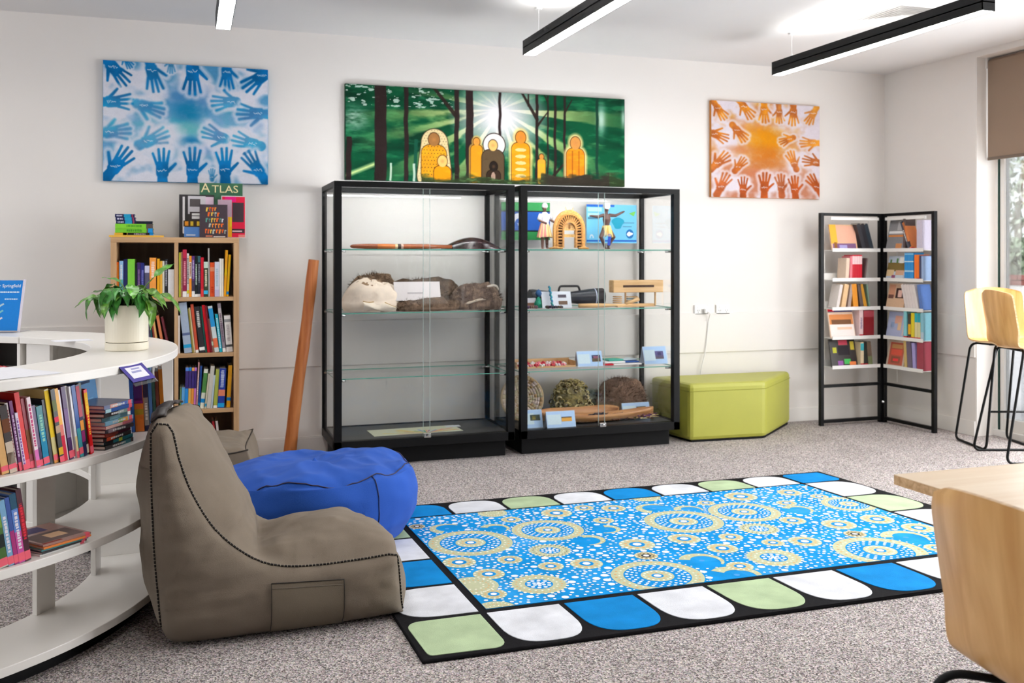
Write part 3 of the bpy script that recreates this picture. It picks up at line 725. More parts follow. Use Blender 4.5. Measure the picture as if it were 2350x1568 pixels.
# ================================================================ curved white counter
RC = Vector((-1.285, 4.09, 0)); RO, RI, ZT = 1.25, .925, .92
A0, A1 = radians(-112), radians(52)
def sector(m, r0, r1, a0, a1, z0, z1, n=60):
    vs = []; fs = []
    for i in range(n + 1):
        a = a0 + (a1 - a0) * i / n
        for r, z in ((r0, z0), (r1, z0), (r1, z1), (r0, z1)): vs.append((r * cos(a), r * sin(a), z))
    for i in range(n):
        b = i * 4; c_ = b + 4
        for q in range(4): fs.append((b + q, c_ + q, c_ + (q + 1) % 4, b + (q + 1) % 4))
    fs.append((0, 1, 2, 3)); e = n * 4; fs.append((e + 3, e + 2, e + 1, e))
    return m.add(vs, fs)
ct = thing('counter', 'curved white counter with open bookshelves beneath its ring-shaped top', 'counter', RC)
sector(MB(), RI, RO, A0, A1, ZT - .030, ZT, 96).build('counter_top', 'laminate', ct, bevel=.003)
CS = (.64, .37, .085)
for z in CS: sector(MB(), RI + .022, RO - .012, A0, A1, z - .028, z, 90).build('shelf', 'laminate', ct, bevel=.002)
sector(MB(), RI + .07, RO - .07, A0, A1, 0, .057, 60).build('plinth', 'black_board', ct)
def radial(a, z0, z1, r0=RI + .024, r1=RO - .016, th=.018):
    return MB().box((r0, -th / 2, z0), (r1, th / 2, z1), RZ(radians(a))).build('divider', 'laminate', ct, bevel=.001)
for z0, z1 in ((.085, .342), (.37, .612), (.64, .89)):
    radial(5, z0, z1); radial(-62, z0, z1); radial(50.5, z0, z1)
    for a in (-31, -7, -22) if z0 > .6 else (-31, -7):
        MB().box((RI + .03, -.045, z0), (RI + .048, .045, z1), RZ(radians(a))).build('back_post', 'laminate', ct, bevel=.001)
    sector(MB(), RI + .024, RI + .040, radians(42), radians(50.3), z0, z1, 12).build('back_panel', 'laminate', ct)
    sector(MB(), RI + .024, RI + .040, radians(14), radians(20), z0, z1, 8).build('back_panel', 'laminate', ct)
sector(MB(), RO - .028, RO - .014, radians(5.4), radians(50.3), .085, .89, 40).build('outer_panel', 'laminate', ct)
# straight unit carrying on from the far end of the ring
ae = A1; su = Vector((-sin(ae), cos(ae), 0)); sv = Vector((cos(ae), sin(ae), 0))
SU0 = RC + sv * RI + su * .004
us = thing('shelf_unit', 'straight white shelf unit joined to the far end of the curved counter', 'shelf unit', SU0, atan2(su.y, su.x))
SL, SD = 1.5, RO - RI
MB().box((0, -SD, ZT - .03), (SL, 0, ZT)).build('unit_top', 'laminate', us, bevel=.003)
for z in (.745, .40, .12): MB().box((.018, -SD + .01, z - .022), (SL - .018, -.012, z)).build('shelf', 'laminate', us, bevel=.001)
for u in (.0, .5, 1.0, SL - .018): MB().box((u, -SD + .008, .0), (u + .018, -.008, ZT - .03)).build('side_panel', 'laminate', us, bevel=.001)
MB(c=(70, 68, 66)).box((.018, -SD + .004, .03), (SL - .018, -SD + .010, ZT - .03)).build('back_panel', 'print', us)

# ================================================================ ottoman
def soft_prism(pts, z0, z1, r=.03):
    m = MB(); m.prism(pts, z0, z1); return m
oz = .405
t = thing('ottoman', 'lime green upholstered ottoman with a slanted end, against the back wall', 'ottoman', (3.277, 5.903, 0), 0)
op = [(0, 0), (.585, -.029), (1.105, .432), (1.03, .478), (-.06, .478)]
soft_prism(op, .012, oz).build('cushion', 'vinyl', t, bevel=.028, color=(172, 172, 70), smooth=False)
for (a, b) in ((0, 1), (1, 2), (2, 3), (4, 0)):
    pa, pb = op[a], op[b]
    MB(c=(150, 150, 62)).tube([(pa[0], pa[1], oz - .052), (pb[0], pb[1], oz - .052)], .0022, 6).build('seam', 'cloth', t, color=(150, 150, 62))
cx_ = sum(p[0] for p in op) / 5; cy_ = sum(p[1] for p in op) / 5
MB().prism([(cx_ + (x - cx_) * .95, cy_ + (y - cy_) * .93) for x, y in op], 0, .014).build('foot_board', 'black_board', t)

# ================================================================ folding book stand
def stand_frame():
    t = thing('book_stand', 'black folding book stand of two hinged frames standing in the room corner', 'book stand', (5.12, 6.19, 0))
    H = 1.615; fb = .03
    out = []
    for k, (ex, ey) in enumerate(((4.538 - 5.12, 6.183 - 6.19), (5.147 - 5.12, 5.654 - 6.19))):
        L_ = sqrt(ex * ex + ey * ey); M_ = RZ(atan2(ey, ex))
        # local: x from hinge outward, y thickness
        sgn = 1 if k == 0 else -1
        for nm, lo, hi in (('upright', (.006, -fb / 2, 0), (.006 + fb, fb / 2, H)), ('upright', (L_ - fb, -fb / 2, 0), (L_, fb / 2, H)),
                           ('top_bar', (.006 + fb, -fb / 2, H - .022), (L_ - fb, fb / 2, H)), ('lower_bar', (.006 + fb, -fb / 2, .288), (L_ - fb, fb / 2, .310)), ('bottom_bar', (.006 + fb, -fb / 2, .02), (L_ - fb, fb / 2, .044))):
            MB().box(lo, hi, M_).build(nm, 'black_metal', t, bevel=.002)
        out.append((M_, L_, sgn))
    MB().tube([(0, -.018, .3), (0, -.018, 1.3)], .009, 8).build('hinge', 'black_metal', t)
    MB(c=(200, 200, 200)).ball((-.02, -.03, .16), .012).build('knob', 'chrome', t)
    return t, out
stand, SP = stand_frame()
SZ = [aty(1960, y, 6.10).z for y in (573, 651, 726, 802, 879)]
SZ = [1.332, 1.106, .886, .664, .441]
for k, (M_, L_, sg) in enumerate(SP):
    # the room side of a panel: -y for the panel on the back wall (k=0 runs to -x so local y flips)
    s_ = 1 if k == 0 else -1
    for z in SZ:
        a, b = .05, L_ - .09
        m = MB()
        y0, y1 = sorted((s_ * .035, -s_ * .095)); m.box((a, y0, z - .004), (b, y1, z), M_)
        y0, y1 = sorted((s_ * .031, s_ * .036)); m.box((a, y0, z - .012), (b, y1, z + .014), M_)
        y0, y1 = sorted((-s_ * .095, -s_ * .091)); m.box((a, y0, z), (b, y1, z + .05), M_)
        m.build('book_tray', 'white_metal', stand)
    for xx in (.05, L_ - .12, L_ - .09):
        MB().tube([M_ @ Vector((xx, -s_ * .098, .31)), M_ @ Vector((xx, -s_ * .098, 1.6))], .003, 6).build('wire_upright', 'white_metal', stand)
    m = MB(); m.box((.05, min(0, s_ * .02), 1.562), (L_ - .09, max(0, s_ * .02), 1.584), M_); m.build('header_rail', 'white_metal', stand)
    for zz in np.arange(.36, 1.56, .075):
        pass

# ================================================================ ply shells: chair and bar stools
def ply_shell(name, w, parent, seat_d=.40, back_h=.36, zs=0., flare=.012):
    """one bent sheet; local +x is the way the sitter faces; z=0 is the seat underside level"""
    prof = [(seat_d, -.012), (seat_d - .03, .004), (seat_d - .12, .008), (.16, .0), (.06, .002), (.01, .022), (-.018, .07), (-.034, .14), (-.048, .22), (-.060, .30), (-.066, back_h)]
    prof = smoothpoly([(x, 0, z) for x, z in prof], 3)
    n = len(prof); nw = 17; m = MB()
    def pt(i, j, off):
        p = prof[i]; u = j / (nw - 1) * 2 - 1
        a = prof[max(i - 1, 0)]; b = prof[min(i + 1, n - 1)]; tn = (b - a).normalized(); nr = Vector((-tn.z, 0, tn.x)) * -1
        t_ = i / (n - 1)
        ww = w / 2
        back = max(0, min(1, (t_ - .45) / .2))
        ww *= 1 - .05 * (1 - back)
        # rounded corners
        e = min(1, (1 - t_) / .10); ww *= .80 + .20 * sqrt(max(0, 1 - (1 - e) ** 2))
        e2 = min(1, t_ / .10); ww *= .82 + .18 * sqrt(max(0, 1 - (1 - e2) ** 2))
        dip = -.012 * (1 - u * u) * (1 - back) ; curl = .045 * u * u * back
        sag = -.02 * (u * u) * max(0, (t_ - .85) / .15)
        return Vector((p.x + curl, u * ww, p.z + dip + sag)) + nr * off
    th = .0105
    m.grid(lambda i, j: pt(i, j, 0), n, nw); k = len(m.v)
    m.grid(lambda i, j: pt(i, j, th), n, nw)
    m.f = [f if q < len(m.f) // 2 else tuple(reversed(f)) for q, f in enumerate(m.f)]
    rim = [i * nw for i in range(n)] + [(n - 1) * nw + j for j in range(1, nw)] + [i * nw + nw - 1 for i in range(n - 2, -1, -1)] + [j for j in range(nw - 2, 0, -1)]
    m.matidx(1)
    for a, b in zip(rim, rim[1:] + rim[:1]): m.f.append((a, b, b + k, a + k)); m.c.append(m.cur); m.mi.append(1)
    o = m.build(name, ['ply_shell', 'ply_edge'], parent, smooth=True, loc=(0, 0, zs))
    o.data.set_sharp_from_angle(angle=radians(50)); 
    return o
def sled(parent, zs, w, xf, xr, foot_f, foot_r, r=.0085, wt=None, foot=None):
    wt = wt or w - .10
    for s_ in (1, -1):
        y0, y1 = s_ * wt / 2, s_ * w / 2
        pts = [(.10, y0 * .5, zs - .012), (xr, y0, zs - .012), (foot_r, y1, r), (foot_f, y1, r), (xf, y0, zs - .012), (.20, y0 * .5, zs - .012)]
        MB().tube(fillet(pts, .055, 7), r, 10).build('sled_leg', 'black_metal', parent, smooth=True)
    MB().tube([(.1, -wt / 4 - .01, zs - .014), (.1, wt / 4 + .01, zs - .014)], r, 8).tube([(.2, -wt / 4 - .01, zs - .014), (.2, wt / 4 + .01, zs - .014)], r, 8).build('cross_bar', 'black_metal', parent, smooth=True)
    if foot:
        f = foot / zs; yy = wt / 2 + (w - wt) / 2 * (1 - f); x_ = xf + (foot_f - xf) * (1 - f)
        MB().tube([(x_, -yy, foot), (x_, yy, foot)], r * .85, 8).build('foot_rail', 'black_metal', parent, smooth=True)
    return
# far stool (its seat faces the room) and near stool (its back to the room)
a1 = atan2(-.388, -.123)
s1 = thing('bar_stool', 'plywood bar stool with its seat turned to the room, by the glazed door', 'stool', (5.225, 5.20, 0), a1, 'plywood bar stools by the window')
ply_shell('seat_shell', .40, s1, zs=.712)
sled(s1, .706, .36, .30, -.02, .245, -.18, wt=.30, foot=.265)
a2 = atan2(-.109, .323)
s2 = thing('bar_stool', 'plywood bar stool with its back to the room, in front of the other stool', 'stool', (4.90, 4.835, 0), a2, 'plywood bar stools by the window')
ply_shell('seat_shell', .40, s2, zs=.712)
sled(s2, .706, .43, .36, .07, .43, -.065, wt=.33, foot=.265)
ch = thing('chair', 'low plywood shell chair on black rod legs tucked under the pale table', 'chair', (1.485, 1.41, 0), radians(-3))
ply_shell('seat_shell', .46, ch, zs=.448, back_h=.378)
sled(ch, .437, .46, .32, -.02, .36, -.13, r=.009, wt=.40)
# table
tb = thing('table', 'pale timber table with a plywood edge beside the low plywood chair', 'table', (1.720, 2.036, 0))
MB().box((0, -1.3, .6962), (1.6, 0, .7198)).build('tabletop_core', 'ply_edge', tb)
MB().box((0, -1.3, .7198), (1.6, 0, .7215)).build('tabletop', 'table_top', tb)
for xx in (.35, 1.25):
    MB().tube([(xx, -.12, .69), (xx, -.12, .012)], .02, 14).lathe([(.05, 0), (.05, .012)], 16, T(xx, -.12, 0)).build('leg', 'black_metal', tb, smooth=False)
    MB().tube([(xx, -1.18, .69), (xx, -1.18, .012)], .02, 14).lathe([(.05, 0), (.05, .012)], 16, T(xx, -1.18, 0)).build('leg', 'black_metal', tb, smooth=False)
MB().box((.3, -1.2, .655), (1.3, -.1, .696)).build('under_frame', 'black_metal', tb)
# ================================================================ patterned rug
from mathutils.geometry import delaunay_2d_cdt
NL, NR, FR, FL = Vector((1.0, 3.30)), Vector((3.37, 3.305)), Vector((3.262, 4.60)), Vector((.960, 4.60))
def rmap(u, v):
    """tile grid (0..8 by 0..4 inside the border) to the floor"""
    vv = v / 4 if v <= 4 else 1 + (v - 4) * .68 / 4
    a = NL.lerp(NR, u / 8); b = FL.lerp(FR, u / 8)
    return a + (b - a) * vv
rug = thing('rug', 'large blue dot-patterned rug with a black border of blue, white and green petals', 'rug', (0, 0, 0))
def rpoly(m, uv, z0, z1): m.prism([tuple(rmap(*p)) for p in uv], z0, z1)
m = MB(); rpoly(m, [(-1.03, -1.03), (9.03, -1.03), (9.03, 5.03), (-1.03, 5.03)], .001, .0105); m.build('backing', 'rug_black', rug, bevel=.003)
m = MB(c=(36, 34, 32)); m.tube([tuple(rmap(*p)) + (.006,) for p in ((-1.03, -1.03), (9.03, -1.03), (9.03, 5.03), (-1.03, 5.03))], .0065, 8, closed=True); m.build('bound_edge', 'rug_black', rug, smooth=True)
BLUE, WHITE, GREEN = (20, 136, 208), (226, 228, 234), (184, 204, 164)
def petal(kind):
    """unit tile: x 0..1 along the edge, y 0 (inside) .. 1 (outer edge)"""
    g = .035; pts = [(g, .04), (1 - g, .04)]
    if kind == 'corner':
        pts = [(.05, .05), (.80, .05)] + [(.80 + .17 * sin(a), .22 - .17 * cos(a)) for a in np.linspace(.2, pi / 2, 5)] + [(.95 - .05 * (1 - cos(a)) - .0, .85 + .10 * sin(a)) for a in np.linspace(0, pi / 2, 4)] + [(.22 - .17 * sin(a), .80 + .17 * cos(a)) for a in np.linspace(.1, pi / 2, 5)]
        return pts
    a_ = [pi * k / 18 for k in range(19)]
    for a in a_:
        c, s = cos(a), sin(a)
        pts.append((.5 + (.5 - g) * (abs(c) ** .72) * (1 if c > 0 else -1), .42 + .55 * s ** .72))
    return pts
def tile(c, fn):
    k = RNG.uniform(.97, 1.03)
    m = MB(c=[min(255, q * k) for q in c]); m.prism([tuple(rmap(*fn(x, y))) for x, y in petal('edge')], .008, .0128); m.build('border_tile', 'rug_pile', rug, bevel=.0012)
far = [BLUE, WHITE, GREEN, WHITE, BLUE, WHITE, GREEN, WHITE]
near = [WHITE, BLUE, WHITE, GREEN, WHITE, BLUE, WHITE, GREEN]
left = [WHITE, BLUE, WHITE, GREEN]; right = [BLUE, WHITE, GREEN, WHITE]
for k in range(8):
    tile(far[k], lambda x, y, k=k: (k + x, 4 + y)); tile(near[k], lambda x, y, k=k: (k + 1 - x, -y))
for k in range(4):
    tile(left[k], lambda x, y, k=k: (-y, k + x)); tile(right[k], lambda x, y, k=k: (8 + y, k + 1 - x))
for c, fn in ((GREEN, lambda x, y: (-x, -y)), (BLUE, lambda x, y: (8 + x, 4 + y)), (WHITE, lambda x, y: (-x, 4 + y)), (BLUE, lambda x, y: (8 + x, -y))):
    pts = [tuple(rmap(*fn(x, y))) for x, y in petal('corner')]
    ar = sum(pts[i][0] * pts[(i + 1) % len(pts)][1] - pts[(i + 1) % len(pts)][0] * pts[i][1] for i in range(len(pts)))
    m = MB(c=c); m.prism(pts if ar > 0 else pts[::-1], .008, .0128); m.build('corner_tile', 'rug_pile', rug, bevel=.0012)
FQ = [rmap(.07, .07), rmap(7.96, .07), rmap(7.96, 3.96), rmap(.07, 3.96)]
# field: a grid so the mottled dye can vary
m = MB()
nx, ny = 60, 34
for i in range(nx):
    for j in range(ny):
        f = lambda a, b: tuple(FQ[0].lerp(FQ[1], a / nx).lerp(FQ[3].lerp(FQ[2], a / nx), b / ny)) + (.0128,)
        n_ = mnoise.fractal(Vector((i * .11, j * .13, 3)), 1, 2, 3) * .5 + .5
        c = np.array([16, 146, 220]) * (1 - max(0, n_ - .45) * 1.5) + np.array([96, 172, 238]) * max(0, n_ - .45) * 1.5
        m.color(*np.clip(c, 0, 255)); m.poly([f(i, j), f(i + 1, j), f(i + 1, j + 1), f(i, j + 1)])
m.prism([tuple(p) for p in FQ], .006, .0126)
m.build('field', 'rug_pile', rug)
def inside(p, mg=0.):
    for a, b in zip(FQ, FQ[1:] + FQ[:1]):
        if (b - a).normalized().cross(Vector(p) - a) if False else ((b - a).x * (p[1] - a.y) - (b - a).y * (p[0] - a.x)) / (b - a).length < mg: return False
    return True
def clip(poly):
    out = [Vector(p[:2]) for p in poly]
    for a, b in zip(FQ, FQ[1:] + FQ[:1]):
        e = b - a; sd = lambda p: e.x * (p.y - a.y) - e.y * (p.x - a.x); nw_ = []
        for i, p in enumerate(out):
            q = out[(i + 1) % len(out)]; sp, sq = sd(p), sd(q)
            if sp >= 0: nw_.append(p)
            if sp * sq < 0: nw_.append(p.lerp(q, sp / (sp - sq)))
        out = nw_
        if len(out) < 3: return None
    return out
TAN, CREAM, OCH, FB, DARK = (196, 200, 164), (250, 246, 232), (232, 178, 118), (20, 140, 214), (104, 76, 58)
class Print:
    def __init__(s): s.m = MB()
    def put(s, pts, z, c):
        q = clip(pts)
        if q: s.m.color(*c); s.m.poly([(p.x, p.y, z) for p in q])
    def disc(s, p, r, z, c, n=12): s.put([(p[0] + r * cos(2 * pi * i / n), p[1] + r * sin(2 * pi * i / n)) for i in range(n)], z, c)
    def ringdots(s, p, R, n, r, z, c, ph=0.):
        for i in range(n):
            a = 2 * pi * (i + ph) / n; s.disc((p[0] + R * cos(a), p[1] + R * sin(a)), r, z, c, 8)
Z0 = .0131
def mk(px, py, rpx):
    global Z0
    ZI[0] += 4e-6; Z0 = .0131 + ZI[0]
    p = atz(px, py, .0128); return (p.x, p.y), rpx / FPX * (p - _C).dot(_fw)
occ = []; ZI = [0.]
pr_ = Print(); dots = Print()
def big(px, py, r):
    p, R = mk(px, py, r); occ.append((p, R))
    pr_.disc(p, R, Z0, TAN, 44); pr_.disc(p, R * .73, Z0 + .0003, FB, 36)
    for k, q in enumerate((.66, .56, .46)): dots.ringdots(p, R * q, 26 - 4 * k, R * (.041 - .004 * k), Z0 + .0008, (232, 242, 250), k * .5)
    dots.ringdots(p, R * .90, 30, R * .030, Z0 + .0008, OCH); dots.ringdots(p, R * .82, 30, R * .026, Z0 + .0008, CREAM, .5)
    dots.ringdots(p, R * 1.05, 40, R * .024, Z0 + .0008, (236, 240, 246))
    pr_.disc(p, R * .36, Z0 + .0005, TAN, 24); dots.ringdots(p, R * .29, 16, R * .028, Z0 + .0008, CREAM); dots.ringdots(p, R * .2, 10, R * .028, Z0 + .0008, OCH)
    pr_.disc(p, R * .135, Z0 + .0006, FB, 14); dots.disc(p, R * .085, Z0 + .0009, (250, 252, 255), 12)
def medium(px, py, r, dark=False):
    p, R = mk(px, py, r); occ.append((p, R))
    pr_.disc(p, R * .93, Z0, TAN, 30); dots.ringdots(p, R * .96, 26, R * .06, Z0 + .0006, CREAM); dots.ringdots(p, R * .78, 22, R * .04, Z0 + .0006, OCH if not dark else DARK); dots.ringdots(p, R * .64, 18, R * .04, Z0 + .0006, CREAM)
    pr_.disc(p, R * .48, Z0 + .0003, FB, 22); dots.ringdots(p, R * .36, 10, R * .075, Z0 + .0006, (236, 244, 250)); dots.ringdots(p, R * .18, 6, R * .07, Z0 + .0006, (236, 244, 250), .3); dots.disc(p, R * .1, Z0 + .0007, (250, 252, 255), 10)
def small(px, py, r, dark=False, white=False):
    p, R = mk(px, py, r); occ.append((p, R))
    pr_.disc(p, R * .95, Z0, TAN if not dark else (196, 184, 140), 22); n = 14
    dots.ringdots(p, R * .84, n, R * .085, Z0 + .0006, CREAM if not white else (250, 250, 248)); dots.ringdots(p, R * .6, 11, R * .09, Z0 + .0006, OCH if not dark else DARK, .5)
    pr_.disc(p, R * .42, Z0 + .0003, FB if not dark else (60, 70, 80), 14); dots.disc(p, R * .24, Z0 + .0007, (250, 252, 255), 10)
def crescent(px, py, r, a0):
    p, R = mk(px, py, r); occ.append((p, R))
    n = 12; o = []; i_ = []
    for k in range(n + 1):
        a = a0 + pi * 1.15 * k / n; w = .10 + .42 * (k / n) ** .8
        o.append((p[0] + R * cos(a), p[1] + R * sin(a))); i_.append((p[0] + R * (1 - w) * cos(a), p[1] + R * (1 - w) * sin(a)))
    for k in range(n): pr_.put([i_[k], o[k], o[k + 1], i_[k + 1]][::1] if True else [], Z0 + .0002, TAN)
    for k in range(1, n):
        q = Vector(o[k]).lerp(Vector(i_[k]), .5); dots.disc(q, R * .045, Z0 + .0006, CREAM if k % 2 else OCH, 8)
    pr_.disc((p[0] + .02 * R, p[1]), R * .12, Z0, (84, 158, 226), 10)
for a in ((1080, 1246, 97), (1257, 1217, 83), (1569, 1197, 91), (1708, 1175, 82), (1509, 1322, 107), (2020, 1264, 104), (1948, 1157, 62)): big(*a)
for a in ((1237, 1341, 68), (1776, 1280, 66)): medium(*a)
medium(1262, 1264, 50, True); medium(1742, 1214, 47, True)
for a in ((1054, 1291, 41), (1122, 1318, 39), (1133, 1364, 33), (1170, 1285, 31), (1264, 1300, 32), (1346, 1294, 40), (1462, 1250, 44), (1277, 1178, 38), (1408, 1167, 30), (1385, 1195, 26), (1173, 1193, 25), (1340, 1166, 24),
          (1570, 1237, 40), (1677, 1233, 30), (1658, 1259, 38), (1774, 1246, 28), (1847, 1243, 40), (1925, 1204, 42), (1819, 1195, 32), (2013, 1192, 40), (2108, 1212, 40), (1698, 1300, 33), (1700, 1140, 40), (1812, 1131, 30), (1805, 1155, 25), (1620, 1155, 22), (1880, 1140, 22), (2150, 1258, 30)): small(*a)
for a in ((1483, 1276, 29), (1962, 1226, 27), (957, 1209, 20)): small(*a, dark=True)
for a in ((1025, 1214, 40, .6), (1135, 1213, 35, -1.0), (1610, 1287, 52, -.9), (2078, 1234, 55, -.8), (1830, 1170, 36, -1.2), (1690, 1320, 60, -1.3), (1392, 1215, 33, -2.2), (1350, 1240, 40, -1.9), (1500, 1168, 42, .5), (1580, 1170, 34, -.6)): crescent(*a)
for a in ((1085, 1345, 60), (1140, 1398, 48), (1130, 1178, 34), (1480, 1142, 36), (1650, 1390, 30)):
    p, R = mk(*a); occ.append((p, R)); pr_.disc(p, R, Z0, TAN, 30); dots.ringdots(p, R * .8, 26, R * .045, Z0 + .0006, CREAM); dots.ringdots(p, R * .62, 20, R * .04, Z0 + .0006, OCH); dots.ringdots(p, R * .42, 12, R * .045, Z0 + .0006, CREAM)
R_ = random.Random(4); done = []
cell = {}
for k in range(14000):
    p = (R_.uniform(.97, 3.37), R_.uniform(3.31, 4.59))
    r = R_.choice((.0062, .0062, .0075, .0085, .015)) if R_.random() < .9 else .017
    if not inside(p, r): continue
    if any((p[0] - q[0]) ** 2 + (p[1] - q[1]) ** 2 < (R + r * .6) ** 2 for q, R in occ): continue
    ci = (int(p[0] / .04), int(p[1] / .04)); bad = False
    for dx in (-1, 0, 1):
        for dy in (-1, 0, 1):
            for q, rr in cell.get((ci[0] + dx, ci[1] + dy), ()):
                if (p[0] - q[0]) ** 2 + (p[1] - q[1]) ** 2 < (r + rr + .006) ** 2: bad = True
    if bad: continue
    cell.setdefault(ci, []).append((p, r)); dots.disc(p, r, .0137, (236, 243, 250), 9)
pr_.m.build('ring_motifs', 'rug_print', rug)['kind'] = 'stuff'
dots.m.build('dot_pattern', 'rug_print', rug)['kind'] = 'stuff'

# ================================================================ bean bags
def resample(pts, n):
    P = [Vector(p) for p in pts]; L_ = [0]
    for a, b in zip(P, P[1:]): L_.append(L_[-1] + (b - a).length)
    out = []
    for k in range(n):
        t = L_[-1] * k / (n - 1); i = 0
        while i < len(P) - 2 and L_[i + 1] < t: i += 1
        out.append(P[i].lerp(P[i + 1], (t - L_[i]) / max(1e-9, L_[i + 1] - L_[i])))
    return out
def V2(l): return [Vector((a, b)) for a, b in l]
def sections(secs, ns):
    out = []
    for s_, n in zip(secs, ns): out += resample(smoothpoly(V2(s_), 5), n)[:-1]
    return out
NS = (34, 12, 10, 20)
seam_p = sections(([(-.080, .738), (-.056, .738), (-.040, .722), (-.030, .694), (-.014, .613), (.027, .494), (.097, .371), (.196, .278), (.283, .236), (.401, .222), (.554, .225), (.665, .232), (.683, .226)],
                   [(.683, .226), (.688, .19), (.699, .062), (.712, .01)], [(.712, .01), (.40, .0), (.05, .0), (-.03, .008)],
                   [(-.03, .008), (-.062, .05), (-.072, .11), (-.078, .186), (-.089, .331), (-.097, .547), (-.098, .70), (-.094, .728), (-.080, .738)]), NS)
mid_p = sections(([(-.10, .762), (-.05, .757), (.0, .722), (.055, .655), (.118, .545), (.176, .435), (.213, .35), (.224, .292), (.214, .258), (.246, .276), (.32, .306), (.50, .322), (.62, .312), (.705, .268)],
                  [(.705, .268), (.752, .18), (.768, .09), (.735, .01)], [(.735, .01), (.40, .0), (.05, .0), (-.05, .01)],
                  [(-.05, .01), (-.125, .06), (-.165, .186), (-.186, .35), (-.188, .54), (-.165, .68), (-.135, .742), (-.10, .762)]), NS)
BW = .60
bag = thing('bean_bag', 'grey canvas bean bag chair with a stitched seam and side pocket beside the counter', 'bean bag', (-.016, 3.345, 0), radians(1.9))
def bagpt(u, z, s):
    uu = (u + .15) * 1.045 - .15
    uu = uu * (1 - .20 * s) + .115 * s
    y = s * BW + (1 - 2 * s) * .035 * max(0, 1 - z / .10) ** 2
    return Vector((uu, y, z * (1 - .04 * s)))
NSL = 46
def body(i, j):
    s = i / (NSL - 1); f = 1 - abs(2 * s - 1) ** 2.7
    p = seam_p[j].lerp(mid_p[j], f)
    v = bagpt(p.x, p.y, s)
    if v.z > .03 and 0 < i < NSL - 1:
        q = Vector((v.x * 5, v.y * 5, v.z * 5))
        w = mnoise.fractal(Vector((q.x * 1.2 + q.z, q.y * .8, q.z * 2.6 - q.x)), 1, 2, 3) * .013 + mnoise.ridged_multi_fractal(Vector((q.x * 2.2 - q.y * 1.6, q.y * .7 + q.x * .9, q.z * 2.4)), 1, 2.1, 3, .9, 2) * .008 - .008
        w *= min(1, f * 3)
        k0, k1 = j - 1, (j + 1) % len(seam_p)
        tn = (seam_p[k1].lerp(mid_p[k1], f) - seam_p[k0].lerp(mid_p[k0], f)).normalized()
        v += Vector((tn.y, 0, -tn.x)) * w * -1
    return v
m = MB(); m.grid(body, NSL, len(seam_p), closev=True); m.f = [tuple(reversed(f)) for f in m.f]
GREY = (124, 112, 98)
m.build('body', 'cloth', bag, smooth=True, color=GREY, subdiv=1)
def side(s, name, sign):
    edge = [Vector((p.x, p.y)) for p in seam_p]
    pts = list(edge); n0 = len(pts)
    def ins(q):
        c = False
        for i in range(n0):
            a, b = edge[i], edge[(i + 1) % n0]
            if (a.y > q.y) != (b.y > q.y) and q.x < (b.x - a.x) * (q.y - a.y) / (b.y - a.y) + a.x: c = not c
        return c
    def dist(q):
        d = 9.
        for i in range(n0):
            a, b = edge[i], edge[(i + 1) % n0]; ab = b - a; t = max(0, min(1, (q - a).dot(ab) / max(1e-9, ab.length_squared)))
            d = min(d, (a + ab * t - q).length)
        return d
    g = .014; x = -.10
    while x < .74:
        z = .0
        while z < .75:
            q = Vector((x + (.007 if int(round(z / g)) % 2 else 0), z))
            if ins(q) and dist(q) > .008: pts.append(q)
            z += g
        x += g
    vs, es, fs, *_ = delaunay_2d_cdt(pts, [(i, (i + 1) % n0) for i in range(n0)], [], 1, 1e-5)
    m = MB(); V3 = []
    for q in vs:
        d = dist(q); v = bagpt(q.x, q.y, s)
        bl = sqrt(max(0, 1 - (1 - min(1, d / .13)) ** 2)) * .056
        wr = mnoise.fractal(Vector((q.x * 5 + q.y * 9, q.y * 26 - q.x * 5, 2)), 1, 2, 3) * .007 * min(1, d / .03)
        wr += mnoise.noise(Vector((q.x * 14, q.y * 40 + q.x * 12, 5))) * .003 * min(1, d / .03) * (1 if q.x > .45 or q.y > .45 else .35)
        v.y += sign * (bl + wr); V3.append(v)
    m.add(V3, [f if sign < 0 else tuple(reversed(f)) for f in fs])
    return m.build(name, 'cloth', bag, smooth=True, color=GREY)
side(0., 'side_panel', -1); side(1., 'side_panel', 1)
def onseam(i0, i1, off=.004): return [bagpt(seam_p[i].x, seam_p[i].y, 0) + Vector((0, -off, 0)) for i in range(i0, i1)]
ntop = NS[0] + NS[1] - 2
path = [bagpt(p.x, p.y, 0) + Vector((0, -.003, 0)) for p in ([seam_p[-k] for k in range(NS[3] - 3, 0, -1)] + seam_p[:ntop])]
MB(c=(36, 32, 30)).tube(path, .0034, 8).build('piping', 'print', bag, smooth=True)
st = MB(c=(150, 140, 122)); L_ = 0; 
dense = resample(path, 330)
for k in range(1, 329):
    p = dense[k]; t = (dense[k + 1] - dense[k - 1]).normalized(); nr = Vector((t.z, 0, -t.x)); 
    if k % 2: st.tube([p + nr * .0055 + Vector((0, .001, 0)), p + Vector((0, -.0048, 0)), p - nr * .0055 + Vector((0, .001, 0))], .00095, 4)
st.build('stitching', 'print', bag)['kind'] = 'stuff'
